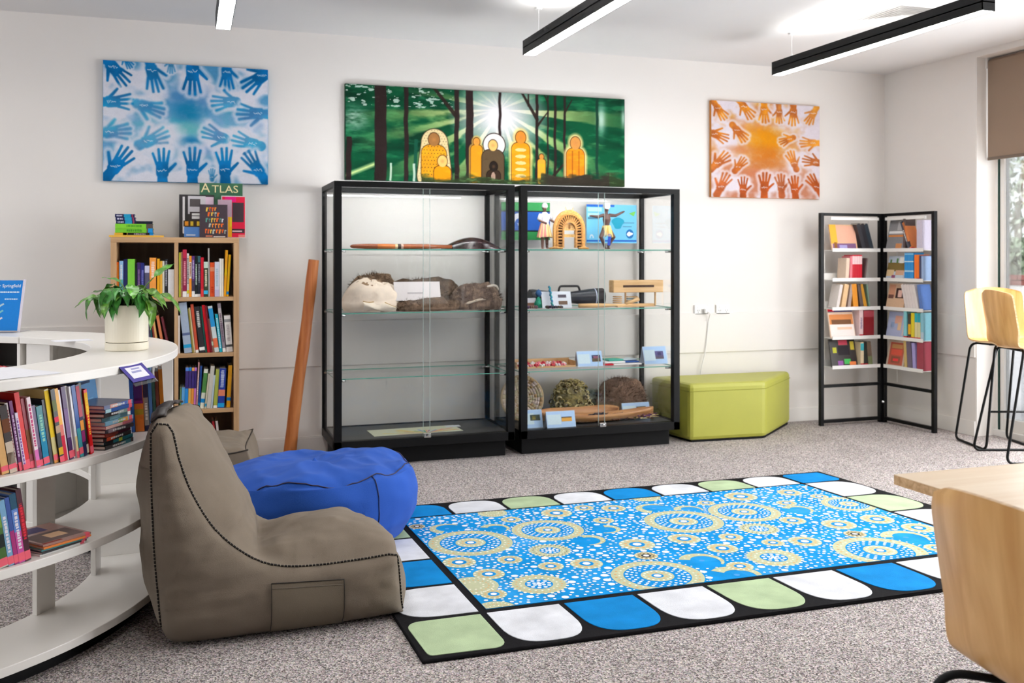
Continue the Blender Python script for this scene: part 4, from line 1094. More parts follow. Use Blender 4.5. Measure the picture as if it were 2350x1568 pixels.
# pocket on the near side
pk = MB()
def sidepos(u, z, o):
    q = Vector((u, z)); d = min(min(z, .23 - z) if z < .22 else .01, .7 - u)
    d = max(d, 0); bl = sqrt(max(0, 1 - (1 - min(1, d / .13)) ** 2)) * .056
    return bagpt(u, z, 0) + Vector((0, -bl - o, 0))
pk.grid(lambda i, j: sidepos(.262 + .232 * i / 12, .012 + (.178 - .012 * i / 12) * j / 10, .0065), 13, 11)
pk.build('pocket', 'cloth', bag, smooth=True, color=(118, 107, 92))
MB(c=(52, 46, 42)).tube([sidepos(.262 + .232 * i / 12, .190 - .012 * i / 12, .008) for i in range(13)], .0016, 6).tube([sidepos(.262, .02 + .17 * k / 8, .008) for k in range(9)], .0012, 6).tube([sidepos(.494, .02 + .158 * k / 8, .008) for k in range(9)], .0012, 6).build('pocket_edge', 'print', bag, smooth=True)
MB(c=(120, 110, 98)).tube([sidepos(.264 + .228 * i / 12, .174 - .012 * i / 12, .0075) for i in range(13)], .0012, 6).build('pocket_hem', 'print', bag, smooth=True)
# carry strap lying over the top
m = MB(); ks = [-.75, -.45, -.15, .15, .45, .75]; ss = list(np.linspace(.10, .66, 22))
def strap(i, j):
    s = ss[i]; f = 1 - abs(2 * s - 1) ** 2.7; q = ks[j]; k_ = 1 if q > 0 else -1; g_ = lambda L: L[0].lerp(L[k_], abs(q)); p = g_(seam_p).lerp(g_(mid_p), f); v = bagpt(p.x, p.y, s)
    e = min(1, i / 4, (21 - i) / 4)
    return v + Vector((0, 0, .006 + .016 * e * (.6 + .4 * sin(i * .7))))
m.grid(strap, 22, len(ks))
o_ = m.build('carry_strap', 'vinyl', bag, smooth=True, color=(50, 42, 40)); q = o_.modifiers.new('solid', 'SOLIDIFY'); q.thickness = .006

# round blue bag
bb = thing('bean_bag', 'round royal blue bean bag with a wrinkled seamed top', 'bean bag', (.555, 4.50, .0105))
prof = smoothpoly([(.02, 0, 0), (.36, 0, .002), (.435, 0, .045), (.472, 0, .13), (.474, 0, .21), (.452, 0, .275), (.425, 0, .308), (.36, 0, .336), (.24, 0, .352), (.12, 0, .350), (.0005, 0, .346)], 5)
NA = 110
def blue(i, j):
    p = prof[j]; a = 2 * pi * i / NA; r, z = p.x, p.z
    t = j / (len(prof) - 1)
    q = Vector((r * cos(a), r * sin(a), z))
    if z > .02 and t < .985:
        fold = mnoise.ridged_multi_fractal(Vector((q.x * 6.5 + 1.3, q.y * 4.6 - .6, z * 2)), 1, 2.1, 3, .9, 2) * .020
        ten = sin(a * 9 + 3 * mnoise.noise(Vector((cos(a), sin(a), .3)))) * .010 * math.exp(-((t - .60) / .10) ** 2)
        low = mnoise.fractal(Vector((q.x * 3, q.y * 3, z * 6)), 1, 2, 3) * .022
        if t > .55: z += fold * 1.1 + low * .8 + ten - .026
        else: r += low * .5 + ten + mnoise.noise(Vector((a * 3, z * 20, 4))) * .006
    tilt = (cos(a + .9)) * r * .06 * max(0, (z - .1) / .25)
    return (r * cos(a), r * sin(a) * .98, max(.0015, z + tilt))
m = MB(); m.grid(blue, NA, len(prof), closeu=True)
m.build('body', 'cloth', bb, smooth=True, color=(42, 86, 176), subdiv=1)
js = 30
MB(c=(66, 60, 84)).tube([Vector(blue(i, js)) * 1.004 for i in range(NA)], .0026, 6, closed=True).build('seam', 'print', bb, smooth=True)
for k in range(3):
    a = k * 2.1 + 1.0; MB(c=(56, 56, 90)).tube([Vector(blue(int(NA * a / 6.283) % NA, j)) * 1.003 for j in range(8, js + 1)], .002, 6).build('side_seam', 'print', bb, smooth=True)

# grey floor cushion bag behind
gb = thing('bean_bag', 'grey square bean bag with pointed corners behind the blue one', 'bean bag', (-.02, 5.40, 0), radians(-6))
def pill(u, v, side_):
    x, y = u * 2 - 1, v * 2 - 1
    e = (1 - abs(x) ** 4) * (1 - abs(y) ** 4)
    pinch = 1 - .07 * ((1 - x * x) * abs(y) ** 3 + (1 - y * y) * abs(x) ** 3)
    hx, hy = .345, .30
    px_ = x * hx * (1 - .07 * (1 - y * y)); py_ = y * hy * (1 - .07 * (1 - x * x))
    w = mnoise.fractal(Vector((x * 2.4, y * 2.4, side_)), 1, 2, 3) * .016 + sin(x * 19 + y * 3) * .006 * abs(y) ** 2
    if side_ > 0: z = .272 + (e ** .5) * .045 + w * min(1, e * 4) + .03 * (abs(x * y) ** 3)
    else: z = .0
    return (px_, py_, z)
m = MB(); n = 34
m.grid(lambda i, j: pill(i / n, j / n, 1), n + 1, n + 1)
rim = [(i, 0) for i in range(n)] + [(n, j) for j in range(n)] + [(n - i, n) for i in range(n)] + [(0, n - j) for j in range(n)]
def sidew(i, j):
    a, b = rim[i]; p = pill(a / n, b / n, 1); t = j / 8
    k = 1 + .10 * sin(pi * (1 - t)) - .03 * t * 0
    return (p[0] * k, p[1] * k, p[2] * t + .001)
m.grid(sidew, len(rim), 9, closeu=True)
m.build('body', 'cloth', gb, smooth=True, color=GREY, subdiv=1)
MB(c=(60, 54, 48)).tube([Vector(pill(a / n, b / n, 1)) for a, b in rim], .004, 6, closed=True).build('piping', 'print', gb, smooth=True)
# ================================================================ books
BLAB = {}
def dashes(m, x0, x1, z0, z1, y, c, R, n=None, axis='z'):
    """a run of small unreadable lettering blocks along a spine"""
    m.color(*c); z = z0
    while z < z1:
        l = R.uniform(.004, .011); e = min(z1, z + l)
        a = x0 + (x1 - x0) * R.uniform(0, .15); b = x1 - (x1 - x0) * R.uniform(0, .15)
        m.box((a, y - .0004, z), (b, y + .0001, e)); z = e + R.uniform(.0015, .004)
def book(w, h, d, c, M_, label, group, deco=(), sticker=None, seed=0, pages=(232, 226, 210), title=None, name='book', cover=None):
    """spine on local y=0, thickness x 0..w, height z 0..h"""
    R = random.Random(seed * 7 + int(w * 1e5) + int(h * 1e4)); t = min(.0022, w * .16)
    m = MB(c=c); m.box((0, 0, 0), (w, t, h)); m.box((0, t, 0), (t, d, h)); m.box((w - t, t, 0), (w, d, h))
    o = m.build(name, 'gloss_paint', None); tag(o, label, 'book', group); o.matrix_world = M_
    MB(c=pages).box((t, t, .002), (w - t, d - .003, h - .003)).build('page_block', 'paper_edge', o)
    m = MB()
    for z0, z1, cc in deco: m.color(*cc); m.box((0, -.0003, z0 * h), (w, .0, z1 * h))
    if title: dashes(m, w * .22, w * .78, h * title[0], h * title[1], -.0003, title[2], R)
    if m.f: m.build('spine_print', 'print', o)['kind'] = 'stuff'
    if sticker:
        cc, z0, z1 = sticker
        m = MB(c=cc); m.box((-.0004, -.0006, z0 * h), (w + .0004, -.0001, z1 * h)); m.box((w, -.0006, z0 * h), (w + .0004, .028, z1 * h)); m.build('spine_label', 'print', o)
    if cover:
        m = MB()
        for y0, y1, z0, z1, cc in cover: m.color(*cc); m.box((w, y0 * d, z0 * h), (w + .0003, y1 * d, z1 * h))
        m.build('cover_print', 'print', o)
    return o
def facebook(W_, h, t, c, M_, label, group, cover, name='book', cat='book', txt=()):
    """front cover turned to the viewer: local x 0..W, y 0..t, z 0..h, cover on y=0"""
    m = MB(c=c); m.box((0, 0, 0), (W_, .0018, h)); m.box((0, t - .0018, 0), (W_, t, h)); m.box((0, .0018, 0), (.0018, t - .0018, h))
    o = m.build(name, 'gloss_paint', None); tag(o, label, cat, group); o.matrix_world = M_
    MB(c=(232, 226, 212)).box((.0018, .0018, .002), (W_ - .003, t - .0018, h - .002)).build('page_block', 'paper_edge', o)
    m = MB(); k = 0
    for x0, x1, z0, z1, cc in cover:
        k += 1; m.color(*cc); y = -.0002 - k * .00003; m.box((x0 * W_, y, z0 * h), (x1 * W_, -.00005, z1 * h))
    if m.f: m.build('cover_print', 'print', o)
    for body, x, z, s_, cc in txt:
        text('cover_title', body, s_, o, (x * W_, -.0022, z * h), (radians(90), 0, 0), cc, .0003)
    return o
mat('paper_edge', src='vcol', rough=.85, var=.06, vscale=200, stretch=(8, 1, 1))
def neigh(names, i, where):
    n = names[i]
    sh = lambda t: ' '.join(t.split()[-2:]) if len(t.split()) > 2 else t
    if i == 0: s = 'starting the row by the %s one' % sh(names[1])
    elif i == len(names) - 1: s = 'ending the row after the %s one' % sh(names[i - 1])
    else: s = 'between %s and %s ones' % (sh(names[i - 1]), sh(names[i + 1]))
    return '%s book %s, %s' % (n, s, where)
PINK = (238, 100, 118)
# ---- bookcase rows: picture columns measured on the shelf front, turned into metres
def shelf_row(rows, z, where, group, y0=BY0 + .02, seed=1, depth=.19):
    names = [r[0] for r in rows]; lim = None
    for i, (nm, c, xb0, xb1, xt, yt, deco, title, stick) in enumerate(rows):
        a = aty(xb0, 700, y0).x; b = aty(xb1, 700, y0).x; top = aty(xb0, yt, y0).z
        dx = aty(xb0 + xt, 700, y0).x - a; hv = top - z; w = max(.006, b - a - .0008)
        ang = atan2(dx, hv); h = hv / cos(ang) if abs(ang) < .5 else hv
        w *= cos(ang)
        h = hv / cos(ang) - (abs(w * math.tan(ang)) * .5)
        lift = w * sin(ang) if ang > 0 else 0      # keep the low corner on the board
        M_ = T(a, y0 + RNG.uniform(0, .012), z + .0005 + max(0, lift)) @ Matrix.Rotation(ang, 4, 'Y')
        book(w, h, depth, c, M_, neigh(names, i, where), group, deco, stick, seed * 40 + i, title=title)
def cr(x0, y0, s): return (lambda x: x0 + x / s), (lambda y: y0 + y / s), s
def conv(rows, x0, y0, s):
    return [(n, c, x0 + a / s, x0 + b / s, t / s, y0 + yt / s, d, ti, st) for n, c, a, b, t, yt, d, ti, st in rows]
WH, BK, YL = (240, 238, 234), (34, 34, 38), (246, 190, 20)
SKY = (20, 140, 210)
r1R = [('lime spiral-bound', (198, 204, 60), 112, 160, 0, 312, (), None, None), ('slim salmon', (226, 160, 140), 162, 200, 0, 300, (), (.2, .8, (240, 220, 210)), None),
       ('tall maroon', (150, 32, 70), 202, 300, 0, 240, ((.82, 1, (190, 40, 70)),), (.25, .75, (230, 150, 160)), (WH, .0, .12)),
       ('white', WH, 304, 356, 0, 335, (), (.3, .9, (90, 90, 100)), ((236, 226, 60), .08, .16)), ('orange-topped cream', (240, 224, 206), 357, 418, 0, 392, ((.85, 1, (244, 150, 40)), (0, .45, (246, 150, 40))), (.5, .82, (150, 90, 60)), None),
       ('purple', (92, 52, 120), 422, 494, 0, 396, ((0, .4, (70, 60, 84)),), (.45, .9, (190, 170, 210)), (WH, .0, .14)), ('black', (28, 36, 36), 496, 560, 0, 396, (), (.3, .8, (200, 220, 200)), (WH, 0, .07)),
       ('teal-topped charcoal', (50, 56, 70), 562, 634, 0, 398, ((.85, 1, (70, 120, 130)),), (.35, .8, (170, 170, 190)), (WH, 0, .07)), ('scarlet', (200, 30, 48), 636, 706, 0, 432, ((0, .2, (222, 60, 60)),), None, None),
       ('moss green', (60, 72, 52), 710, 812, 0, 535, ((.82, 1, (198, 216, 200)),), (.3, .78, (220, 210, 180)), ((60, 180, 220), .08, .18)), ('tall grey pamphlet', (186, 180, 174), 822, 856, -12, 210, (), None, None),
       ('orange-red', (238, 92, 44), 858, 968, 0, 552, ((.74, .86, (238, 150, 110)),), (.1, .3, (200, 60, 30)), None), ('pale lavender', (206, 208, 222), 970, 1084, 0, 536, ((.0, .2, (184, 176, 206)),), (.3, .8, (170, 190, 200)), None),
       ('white paperback', (244, 240, 232), 1086, 1136, 0, 458, (), None, None), ('cream', (242, 232, 212), 1138, 1184, 0, 462, (), None, None),
       ('tall amber', (246, 170, 34), 1186, 1246, 48, 256, ((.45, .6, (238, 196, 20)),), None, None), ('yellow', (244, 186, 26), 1250, 1306, 58, 362, (), None, (SKY, .05, .12))]
shelf_row(conv(r1R, 400, 550, 10.456), BZ[0], 'bay below atlas', 'books in the top bay below the atlas', seed=1)
r1L = [('tangerine', (246, 140, 30), 226, 306, 0, 662, ((.93, 1, (250, 110, 30)),), None, None), ('pale blue', (150, 196, 236), 312, 396, 0, 640, ((.0, .5, (90, 170, 170)),), (.5, .9, WH), None), ('dark navy', (34, 38, 92), 402, 482, 0, 602, (), None, None),
       ('lime green', (126, 204, 66), 488, 640, 0, 600, (), None, None), ('black-green', (30, 44, 40), 644, 688, 0, 690, (), None, None), ('violet', (74, 44, 116), 690, 762, 0, 672, (), (.2, .8, (170, 130, 180)), None),
       ('midnight blue', (40, 46, 120), 764, 842, 0, 680, (), (.2, .8, (120, 120, 190)), None), ('white-topped slate', (86, 84, 110), 850, 950, 0, 740, ((.78, 1, (206, 206, 232)),), None, None), ('peach', (248, 160, 70), 954, 1092, 0, 570, (), (.5, .9, (250, 220, 200)), None),
       ('golden', (248, 176, 30), 1112, 1168, 0, 592, (), None, None), ('mustard', (240, 180, 60), 1170, 1224, 0, 640, (), None, None), ('off-white', (238, 232, 216), 1226, 1270, 0, 640, (), None, None),
       ('black with grey-lettered spine', (40, 40, 46), 1274, 1338, 0, 600, (), (.3, .95, (180, 180, 190)), None), ('short white', (240, 238, 238), 1344, 1472, 0, 818, (), None, None)]
shelf_row(conv(r1L, 240, 530, 9.22), BZ[0], 'bay behind plant', 'books in the top bay behind the plant', seed=2)
r2R = [('white binder', (232, 226, 222), 425, 466, 0, 252, (), None, None), ('thick pale-blue', (168, 184, 206), 522, 622, -72, 84, ((.35, .40, (96, 110, 150)),), None, ((40, 160, 210), .10, .17)), ('olive', (148, 136, 60), 626, 646, -60, 160, (), None, None),
       ('cream-edged', (238, 218, 176), 648, 668, -70, 150, (), None, None), ('brick red', (206, 84, 56), 670, 708, -70, 106, (), None, (WH, 0, .06)), ('thick black', (48, 46, 50), 722, 792, -76, 134, (), (.55, .9, (210, 206, 200)), (WH, .05, .12)),
       ('bottle green', (26, 84, 72), 794, 816, -72, 134, (), None, None), ('bright red', (214, 20, 36), 820, 860, -74, 116, (), None, None), ('dark crimson', (120, 30, 44), 862, 886, -76, 120, (), None, None),
       ('brown', (150, 112, 92), 888, 912, -60, 290, (), None, ((200, 220, 190), .2, .32)), ('white and sky-blue', (214, 226, 226), 914, 972, -92, 128, ((.55, .95, (40, 150, 210)), (.1, .3, (236, 120, 80))), None, None),
       ('cyan', (20, 168, 190), 976, 1014, -62, 232, (), (.1, .9, (200, 236, 240)), None), ('grey patterned', (150, 140, 150), 1018, 1060, -72, 92, ((.6, .9, (190, 180, 180)),), (.2, .8, (110, 84, 100)), (WH, 0, .08)),
       ('thick white patterned', (240, 234, 228), 1064, 1146, -34, 250, ((.82, .9, (150, 150, 150)), (.14, .2, (90, 90, 90))), (.3, .75, (190, 180, 176)), None)]
shelf_row(conv(r2R, 330, 680, 5.6), BZ[1], 'second bay', 'books in the second bay', seed=3)
r2L = [('light grey', (198, 206, 216), 55, 84, -30, 300, (), None, None), ('plum', (70, 50, 84), 86, 104, -30, 300, (), None, None), ('teal', (30, 110, 124), 106, 128, -34, 320, (), None, None), ('rust red', (140, 50, 40), 150, 176, -60, 310, (), None, None),
       ('tan', (226, 176, 104), 178, 206, -70, 290, (), None, None), ('copper orange', (214, 122, 76), 246, 282, -90, 250, (), None, None), ('burgundy', (110, 34, 46), 318, 350, -100, 270, (), None, None)]
shelf_row(conv(r2L, 330, 680, 5.6), BZ[1], 'bay behind pot', 'books leaning in the bay behind the pot', seed=4)
r3R = [('sea green', (120, 170, 120), 458, 478, 10, 1180, (), None, None), ('light blue', (100, 170, 226), 480, 520, 12, 1176, (), None, None), ('deep violet series', (60, 44, 120), 524, 566, 14, 920, ((.0, .5, (40, 140, 216)), (.92, 1, (90, 140, 230))), None, None), ('violet and amber series', (64, 46, 124), 568, 602, 14, 918, ((.08, .5, (232, 180, 90)), (.92, 1, (30, 140, 210))), None, None),
       ('violet and tangerine series', (64, 46, 124), 604, 638, 16, 920, ((.08, .5, (236, 150, 60)), (.92, 1, (246, 170, 90))), None, None), ('violet and pink series', (64, 46, 124), 640, 668, 16, 920, ((.08, .5, (222, 130, 200)), (.92, 1, (200, 120, 220))), None, None), ('tall dusky pink', (206, 150, 150), 670, 690, 30, 852, (), (.3, .8, (240, 230, 226)), None),
       ('royal blue', (34, 76, 150), 692, 720, 34, 900, (), None, ((20, 150, 190), .02, .14)), ('ivory and green', (228, 230, 212), 722, 776, 54, 942, ((.4, .9, (80, 140, 70)),), None, (SKY, .15, .25)), ('sandy', (214, 206, 176), 780, 802, 50, 1000, (), None, ((40, 150, 190), .06, .14)),
       ('tall stone-grey', (206, 200, 188), 806, 858, 56, 904, (), None, None), ('pale steel', (190, 206, 214), 860, 884, 40, 1020, (), None, None), ('moss', (170, 178, 76), 894, 944, 34, 944, (), None, (WH, .0, .07)), ('cobalt blue', (38, 62, 156), 948, 1034, 28, 932, ((.30, .46, (222, 130, 100)),), (.52, .95, (190, 200, 230)), ((30, 160, 220), .02, .12)),
       ('amber', (246, 176, 30), 1062, 1112, 28, 896, (), None, (SKY, .16, .24)), ('dark brown', (80, 50, 36), 1122, 1144, 10, 1000, (), None, None)]
shelf_row(conv(r3R, 330, 680, 5.6), BZ[2], 'third bay', 'books in the third bay', seed=5)
# two red books low in the bottom bay
r4 = [('small red', (170, 40, 50), 1010, 1030, -14, 240, (), None, None), ('small white and red', (224, 210, 206), 1036, 1060, -20, 236, ((.0, .5, (190, 50, 60)),), None, None)]
for i, (nm, c, xb0, xb1, xt, yt, *_) in enumerate(r4):
    a = aty(496 + i * 8, 990, BY0 + .05).x
    book(.013, .232, .17, c, T(a, BY0 + .05, .0505) @ Matrix.Rotation(radians(-6), 4, 'Y'), '%s book standing in the bottom bay above the grey bean bag' % nm, 'books in the bottom bay', seed=88 + i)
# ---- on top of the bookcase
zt = BH_ + .0005
def flat(w, h, d, c, x, y, z, label, deco=(), title=None, stick=None, seed=0, rz=0., pages=(232, 226, 210), group='books stacked on the bookcase'):
    """lying flat, spine to the room; w thickness, h length along x"""
    M_ = T(x, y, z + w) @ RZ(rz) @ Matrix.Rotation(radians(90), 4, 'Y')
    return book(w, h, d, c, M_, label, group, deco, stick, seed, pages, title)
yb0 = BY0 + .03
X_ = lambda px: aty(px, 500, yb0).x
Z_ = lambda py: aty(300, py, yb0).z
flat(.011, X_(376) - X_(250), .20, (60, 40, 60), X_(250), yb0 - .004, zt, 'wide yellow-edged book lying flat on the bookcase under the stack', ((0, 1, (236, 186, 80)),), None, None, 1)
z = zt + .0115
flat(.014, X_(352) - X_(262), .16, (40, 38, 36), X_(262), yb0 + .01, z, 'black book with a yellow front corner under the two green books', ((.0, .33, (236, 184, 60)), (.22, .32, (40, 130, 190))), (.5, .8, (190, 180, 176)), (SKY, .9, 1.0), 2); z += .0145
flat(.026, X_(352) - X_(264), .15, (118, 196, 50), X_(264), yb0 + .006, z, 'lime green book lying directly on the black book', ((.82, 1, (88, 78, 72)),), (.3, .7, (70, 150, 40)), (SKY, .86, .98), 3); z += .0265
flat(.026, X_(351) - X_(264), .15, (128, 206, 54), X_(264), yb0 + .006, z, 'lime green book beneath the navy books', ((.82, 1, (90, 78, 72)),), (.3, .7, (80, 160, 40)), None, 4); z += .0265
flat(.016, X_(350) - X_(312), .13, (26, 34, 50), X_(312), yb0 + .012, z, 'black-navy book on the green books, beside the navy trio', (), None, None, 5)
for k, (a, b, nm) in enumerate(((266, 312, 'lowest'), (265, 311, 'middle'), (263.5, 309, 'topmost'))):
    flat(.0185, X_(b) - X_(a), .125, (32, 38, 84), X_(a), yb0 + .008, z, 'navy and cyan book, %s of the three on the green books' % nm, ((.45, .8, (30, 150, 190)), (.85, .92, (150, 60, 90))), (.08, .38, (190, 190, 210)), None, 6 + k); z += .019
# face-out books propped on the bookcase
def fo(px0, px1, py0, py1, Y_, t, c, label, cover, tilt=0., txt=(), group='books propped on the bookcase'):
    a = aty(px0, 500, Y_).x; b = aty(px1, 500, Y_).x; hz = aty(px0, py0, Y_).z - zt
    return facebook(b - a, hz, t, c, T(a, Y_, zt) @ Matrix.Rotation(radians(tilt), 4, 'X'), label, group, cover, txt=txt)
o = fo(458, 557, 419, 545, 6.30, .012, (46, 108, 74), 'dark green atlas standing tallest at the back of the bookcase top', ((.0, 1, .0, .55, (54, 116, 90)),), -2)
w_ = aty(557, 500, 6.30).x - aty(458, 500, 6.30).x; hz = aty(458, 419, 6.30).z - zt
tt = text('cover_title', 'A', .082, o, (.135 * w_, -.003, hz * .90), (radians(90), 0, 0), (250, 236, 180), .0005)
tt = text('cover_title', 'TLAS', .066, o, (.59 * w_, -.003, hz * .885), (radians(90), 0, 0), (250, 236, 180), .0005, sx=1.1)
fo(508, 564, 449, 548, 6.255, .012, (236, 226, 226), 'bright pink and red book with a dark square, propped beside the grey cover', ((.03, .97, .02, .98, (232, 30, 70)), (.15, .6, .86, .98, (240, 20, 130)), (.45, .92, .38, .84, (76, 60, 66)), (.4, .95, .12, .22, (70, 50, 56)), (.45, .85, .15, .18, (230, 200, 200)), (.7, .97, .02, .08, (240, 140, 130))), -2)
fo(411, 492, 446, 545, 6.225, .012, (42, 38, 40), 'black and white photo book with a blue panel, propped on the bookcase', ((.10, .16, .1, .95, (226, 222, 222)), (.25, .75, .55, .97, (206, 202, 206)), (.3, .6, .72, .9, (90, 84, 84)), (.75, .98, .6, .95, (222, 196, 214)), (.30, .75, .42, .60, (60, 52, 52)), (.36, .72, .44, .50, (236, 234, 232)), (.36, .66, .52, .57, (236, 234, 232)), (.12, .8, .26, .40, (70, 52, 30)), (.16, .26, .28, .38, (236, 150, 40)), (.32, .40, .28, .38, (230, 196, 60)), (.5, .72, .28, .38, (246, 206, 60)), (.14, .74, .02, .25, (96, 150, 226)), (.2, .46, .05, .08, (220, 230, 250))), -2)
fo(500, 532, 458, 545, 6.20, .008, (190, 160, 176), 'mauve paperback with a yellow corner, behind the charcoal title book', ((.72, 1, .02, .55, (246, 176, 30)), (.86, 1, .3, .55, (240, 210, 40))), -1)
o = fo(458, 522, 469, 544, 6.165, .010, (70, 58, 66), 'charcoal book with multicoloured hand-lettered title, frontmost on the bookcase', (), -1)
w_ = aty(522, 500, 6.165).x - aty(458, 500, 6.165).x; hz = aty(458, 469, 6.165).z - zt
m = MB(); R = random.Random(12); pal = [(244, 110, 40), (250, 150, 60), (236, 196, 80), (190, 200, 190), (226, 222, 226), (96, 170, 150)]
for r, (a, b, zz) in enumerate(((.24, .62, .86), (.30, .74, .70), (.22, .86, .53), (.34, .82, .37), (.20, .92, .19))):
    x = a; bi = 0 if r in (0, 1) else 2
    while x < b:
        wd = R.uniform(.07, .11); m.color(*pal[R.randrange(0, 6) if r == 2 else R.choice((0, 1, 0, 3, 2))])
        hh = R.uniform(.10, .135); z0 = zz - hh / 2 + R.uniform(-.01, .01)
        sh = R.uniform(-.02, .02)
        m.add([((x + sh) * w_, -.0006, z0 * hz), ((x + wd * .42) * w_, -.0006, z0 * hz), ((x + wd * .42 - sh) * w_, -.0006, (z0 + hh) * hz), (x * w_, -.0006, (z0 + hh) * hz)], [(0, 1, 2, 3)])
        m.add([((x) * w_, -.0006, (z0 + hh * .7) * hz), ((x + wd * .85) * w_, -.0006, (z0 + hh * .66) * hz), ((x + wd * .85) * w_, -.0006, (z0 + hh) * hz), (x * w_, -.0006, (z0 + hh) * hz)], [(0, 1, 2, 3)])
        x += wd + .015
m.color(236, 226, 220); m.box((.5 * w_, -.0006, .02 * hz), (.92 * w_, -.0002, .045 * hz)); m.color(200, 120, 90); m.box((.22 * w_, -.0006, .03 * hz), (.46 * w_, -.0002, .07 * hz))
m.build('title_print', 'print', o)

# ---- white counter, upper shelf: a row that follows the curve and leans back
def arc_frame(th, r): return T(RC.x + r * cos(th), RC.y + r * sin(th), 0) @ RZ(th + pi / 2)   # local x runs along the curve (anticlockwise), -y points outward
row = [('slim white comic', (226, 226, 232), .010, .225, ((.0, .10, (150, 60, 80)), (.6, .85, (60, 120, 190))), (.2, .55, BK), None),
       ('grey-lilac', (196, 186, 208), .012, .232, ((.55, .62, (60, 60, 90)), (0, .12, (120, 70, 100))), (.2, .5, (90, 90, 120)), (PINK, .03, .13)),
       ('deep maroon', (78, 30, 50), .010, .232, (), None, None), ('teal', (60, 150, 156), .011, .236, ((.5, .95, (126, 190, 170)),), None, (PINK, 0, .10)),
       ('slim cream', (232, 206, 150), .009, .150, (), (.4, .7, (120, 90, 60)), (PINK, .0, .14)), ('tan wood-grain', (222, 172, 108), .019, .222, (), None, (PINK, .04, .11)),
       ('black photo-cover', (50, 40, 40), .020, .205, ((0, .46, (206, 190, 172)), (.1, .3, (120, 92, 66)), (.6, .8, (110, 60, 30))), None, (PINK, .06, .13)),
       ('white speckled', (232, 222, 222), .009, .210, (), (.2, .9, (150, 60, 70)), (PINK, 0, .1)), ('purple', (110, 30, 110), .009, .215, (), (.2, .8, (220, 190, 226)), (PINK, 0, .12)),
       ('lilac and white', (222, 210, 230), .008, .178, (), (.1, .9, (140, 90, 170)), (PINK, 0, .1)), ('tall red', (226, 36, 36), .014, .238, ((.75, 1, (232, 96, 96)),), None, (PINK, 0, .12)),
       ('crimson and brown', (150, 40, 60), .012, .218, ((.2, .55, (130, 80, 50)),), None, (PINK, .0, .1)), ('white with pink lettering', (240, 220, 226), .011, .220, ((0, .25, (226, 120, 190)),), (.3, .9, (206, 80, 130)), (PINK, .02, .1)),
       ('violet hardback', (104, 84, 122), .014, .190, ((.0, .3, (90, 70, 100)),), None, (PINK, 0, .1)), ('teal hardback', (36, 128, 140), .018, .186, ((.0, .6, (34, 140, 180)),), (.4, .85, (150, 210, 190)), (PINK, .02, .13)),
       ('dark slate', (44, 46, 56), .010, .205, (), None, None), ('grey and yellow', (206, 190, 120), .014, .236, ((.35, .98, (238, 200, 30)), (0, .12, (222, 150, 70))), None, (PINK, .04, .11)),
       ('black patterned', (44, 40, 40), .014, .234, ((.1, .2, (230, 180, 40)), (.4, .5, (190, 160, 130)), (.55, .62, (226, 60, 90)), (.7, .85, (120, 130, 90))), None, (PINK, .0, .08)),
       ('amber', (240, 172, 34), .013, .234, ((0, .35, (216, 40, 70)), (.35, .5, (230, 130, 120))), None, None), ('thin white', (236, 232, 236), .007, .228, (), None, None),
       ('aubergine', (74, 40, 96), .014, .236, ((.3, .7, (140, 116, 160)),), None, (PINK, .02, .12)), ('plain white', (238, 234, 232), .010, .236, (), None, (PINK, .02, .11)),
       ('white pamphlet', (228, 226, 230), .008, .234, ((0, .3, (226, 206, 150)),), None, (PINK, 0, .09)), ('royal blue', (34, 84, 156), .014, .236, ((0, .4, (60, 150, 160)),), None, (PINK, .04, .13)),
       ('navy and rose', (44, 40, 84), .013, .236, ((.55, .98, (190, 96, 110)), (.2, .35, (150, 40, 110)), (.36, .5, (230, 150, 60))), None, None), ('pine green', (44, 64, 56), .014, .238, ((.5, .7, (120, 110, 110)),), None, ((226, 216, 196), .02, .14)),
       ('scarlet and yellow', (226, 30, 34), .013, .215, ((.62, .95, (240, 176, 40)),), (.3, .9, (250, 206, 70)), (PINK, .02, .12))]
th = atan2(-.96, .765) - .035; names = [r[0] for r in row]
for i, (nm, c, w, h, deco, ti, st) in enumerate(row):
    w *= 1.12
    ang = radians(-9.5 + RNG.uniform(-.4, .4)) * (1 if i > 4 else .35 + .12 * i)
    r = RO - .038 - RNG.uniform(0, .012)
    M_ = arc_frame(th, r) @ T(0, 0, .6405) @ Matrix.Rotation(ang, 4, 'Y')
    book(w, h, .155, c, M_, neigh(names, i, 'upper counter shelf'), 'books on the upper counter shelf', deco, st, 300 + i, title=ti)
    th += (w / cos(ang) + .0012) / r
th_end = th
# horizontal stack, spines outward
stackc = [('black', (40, 36, 36), .013, ((.55, .9, (60, 120, 130)),)), ('teal and black', (36, 120, 130), .012, ((0, .3, (40, 40, 44)), (.5, .62, (190, 200, 70)))), ('black lettered', (44, 38, 40), .013, ((.1, .4, (190, 70, 40)),)), ('rust and plum', (150, 60, 50), .012, ((.5, 1, (90, 40, 60)),)),
          ('dark grey', (70, 64, 72), .013, ((.1, .35, (150, 130, 140)),)), ('pink-edged', (206, 110, 120), .010, ((.0, .6, (232, 190, 180)),)), ('pale blue and green', (140, 190, 216), .014, ((.45, .62, (120, 170, 90)), (.62, .8, (226, 160, 70)))), ('slate blue', (76, 110, 120), .013, ((.3, .7, (110, 150, 160)),)),
          ('black and white striped', (56, 50, 50), .014, ((.5, .9, (150, 170, 160)),)), ('royal blue lettered', (50, 90, 160), .012, ((0, .2, (170, 206, 214)),)), ('silver-blue', (120, 130, 160), .013, ((.2, .45, (206, 150, 140)), (.6, .8, (80, 100, 170))))]
ths = th_end + .100; z = .6405
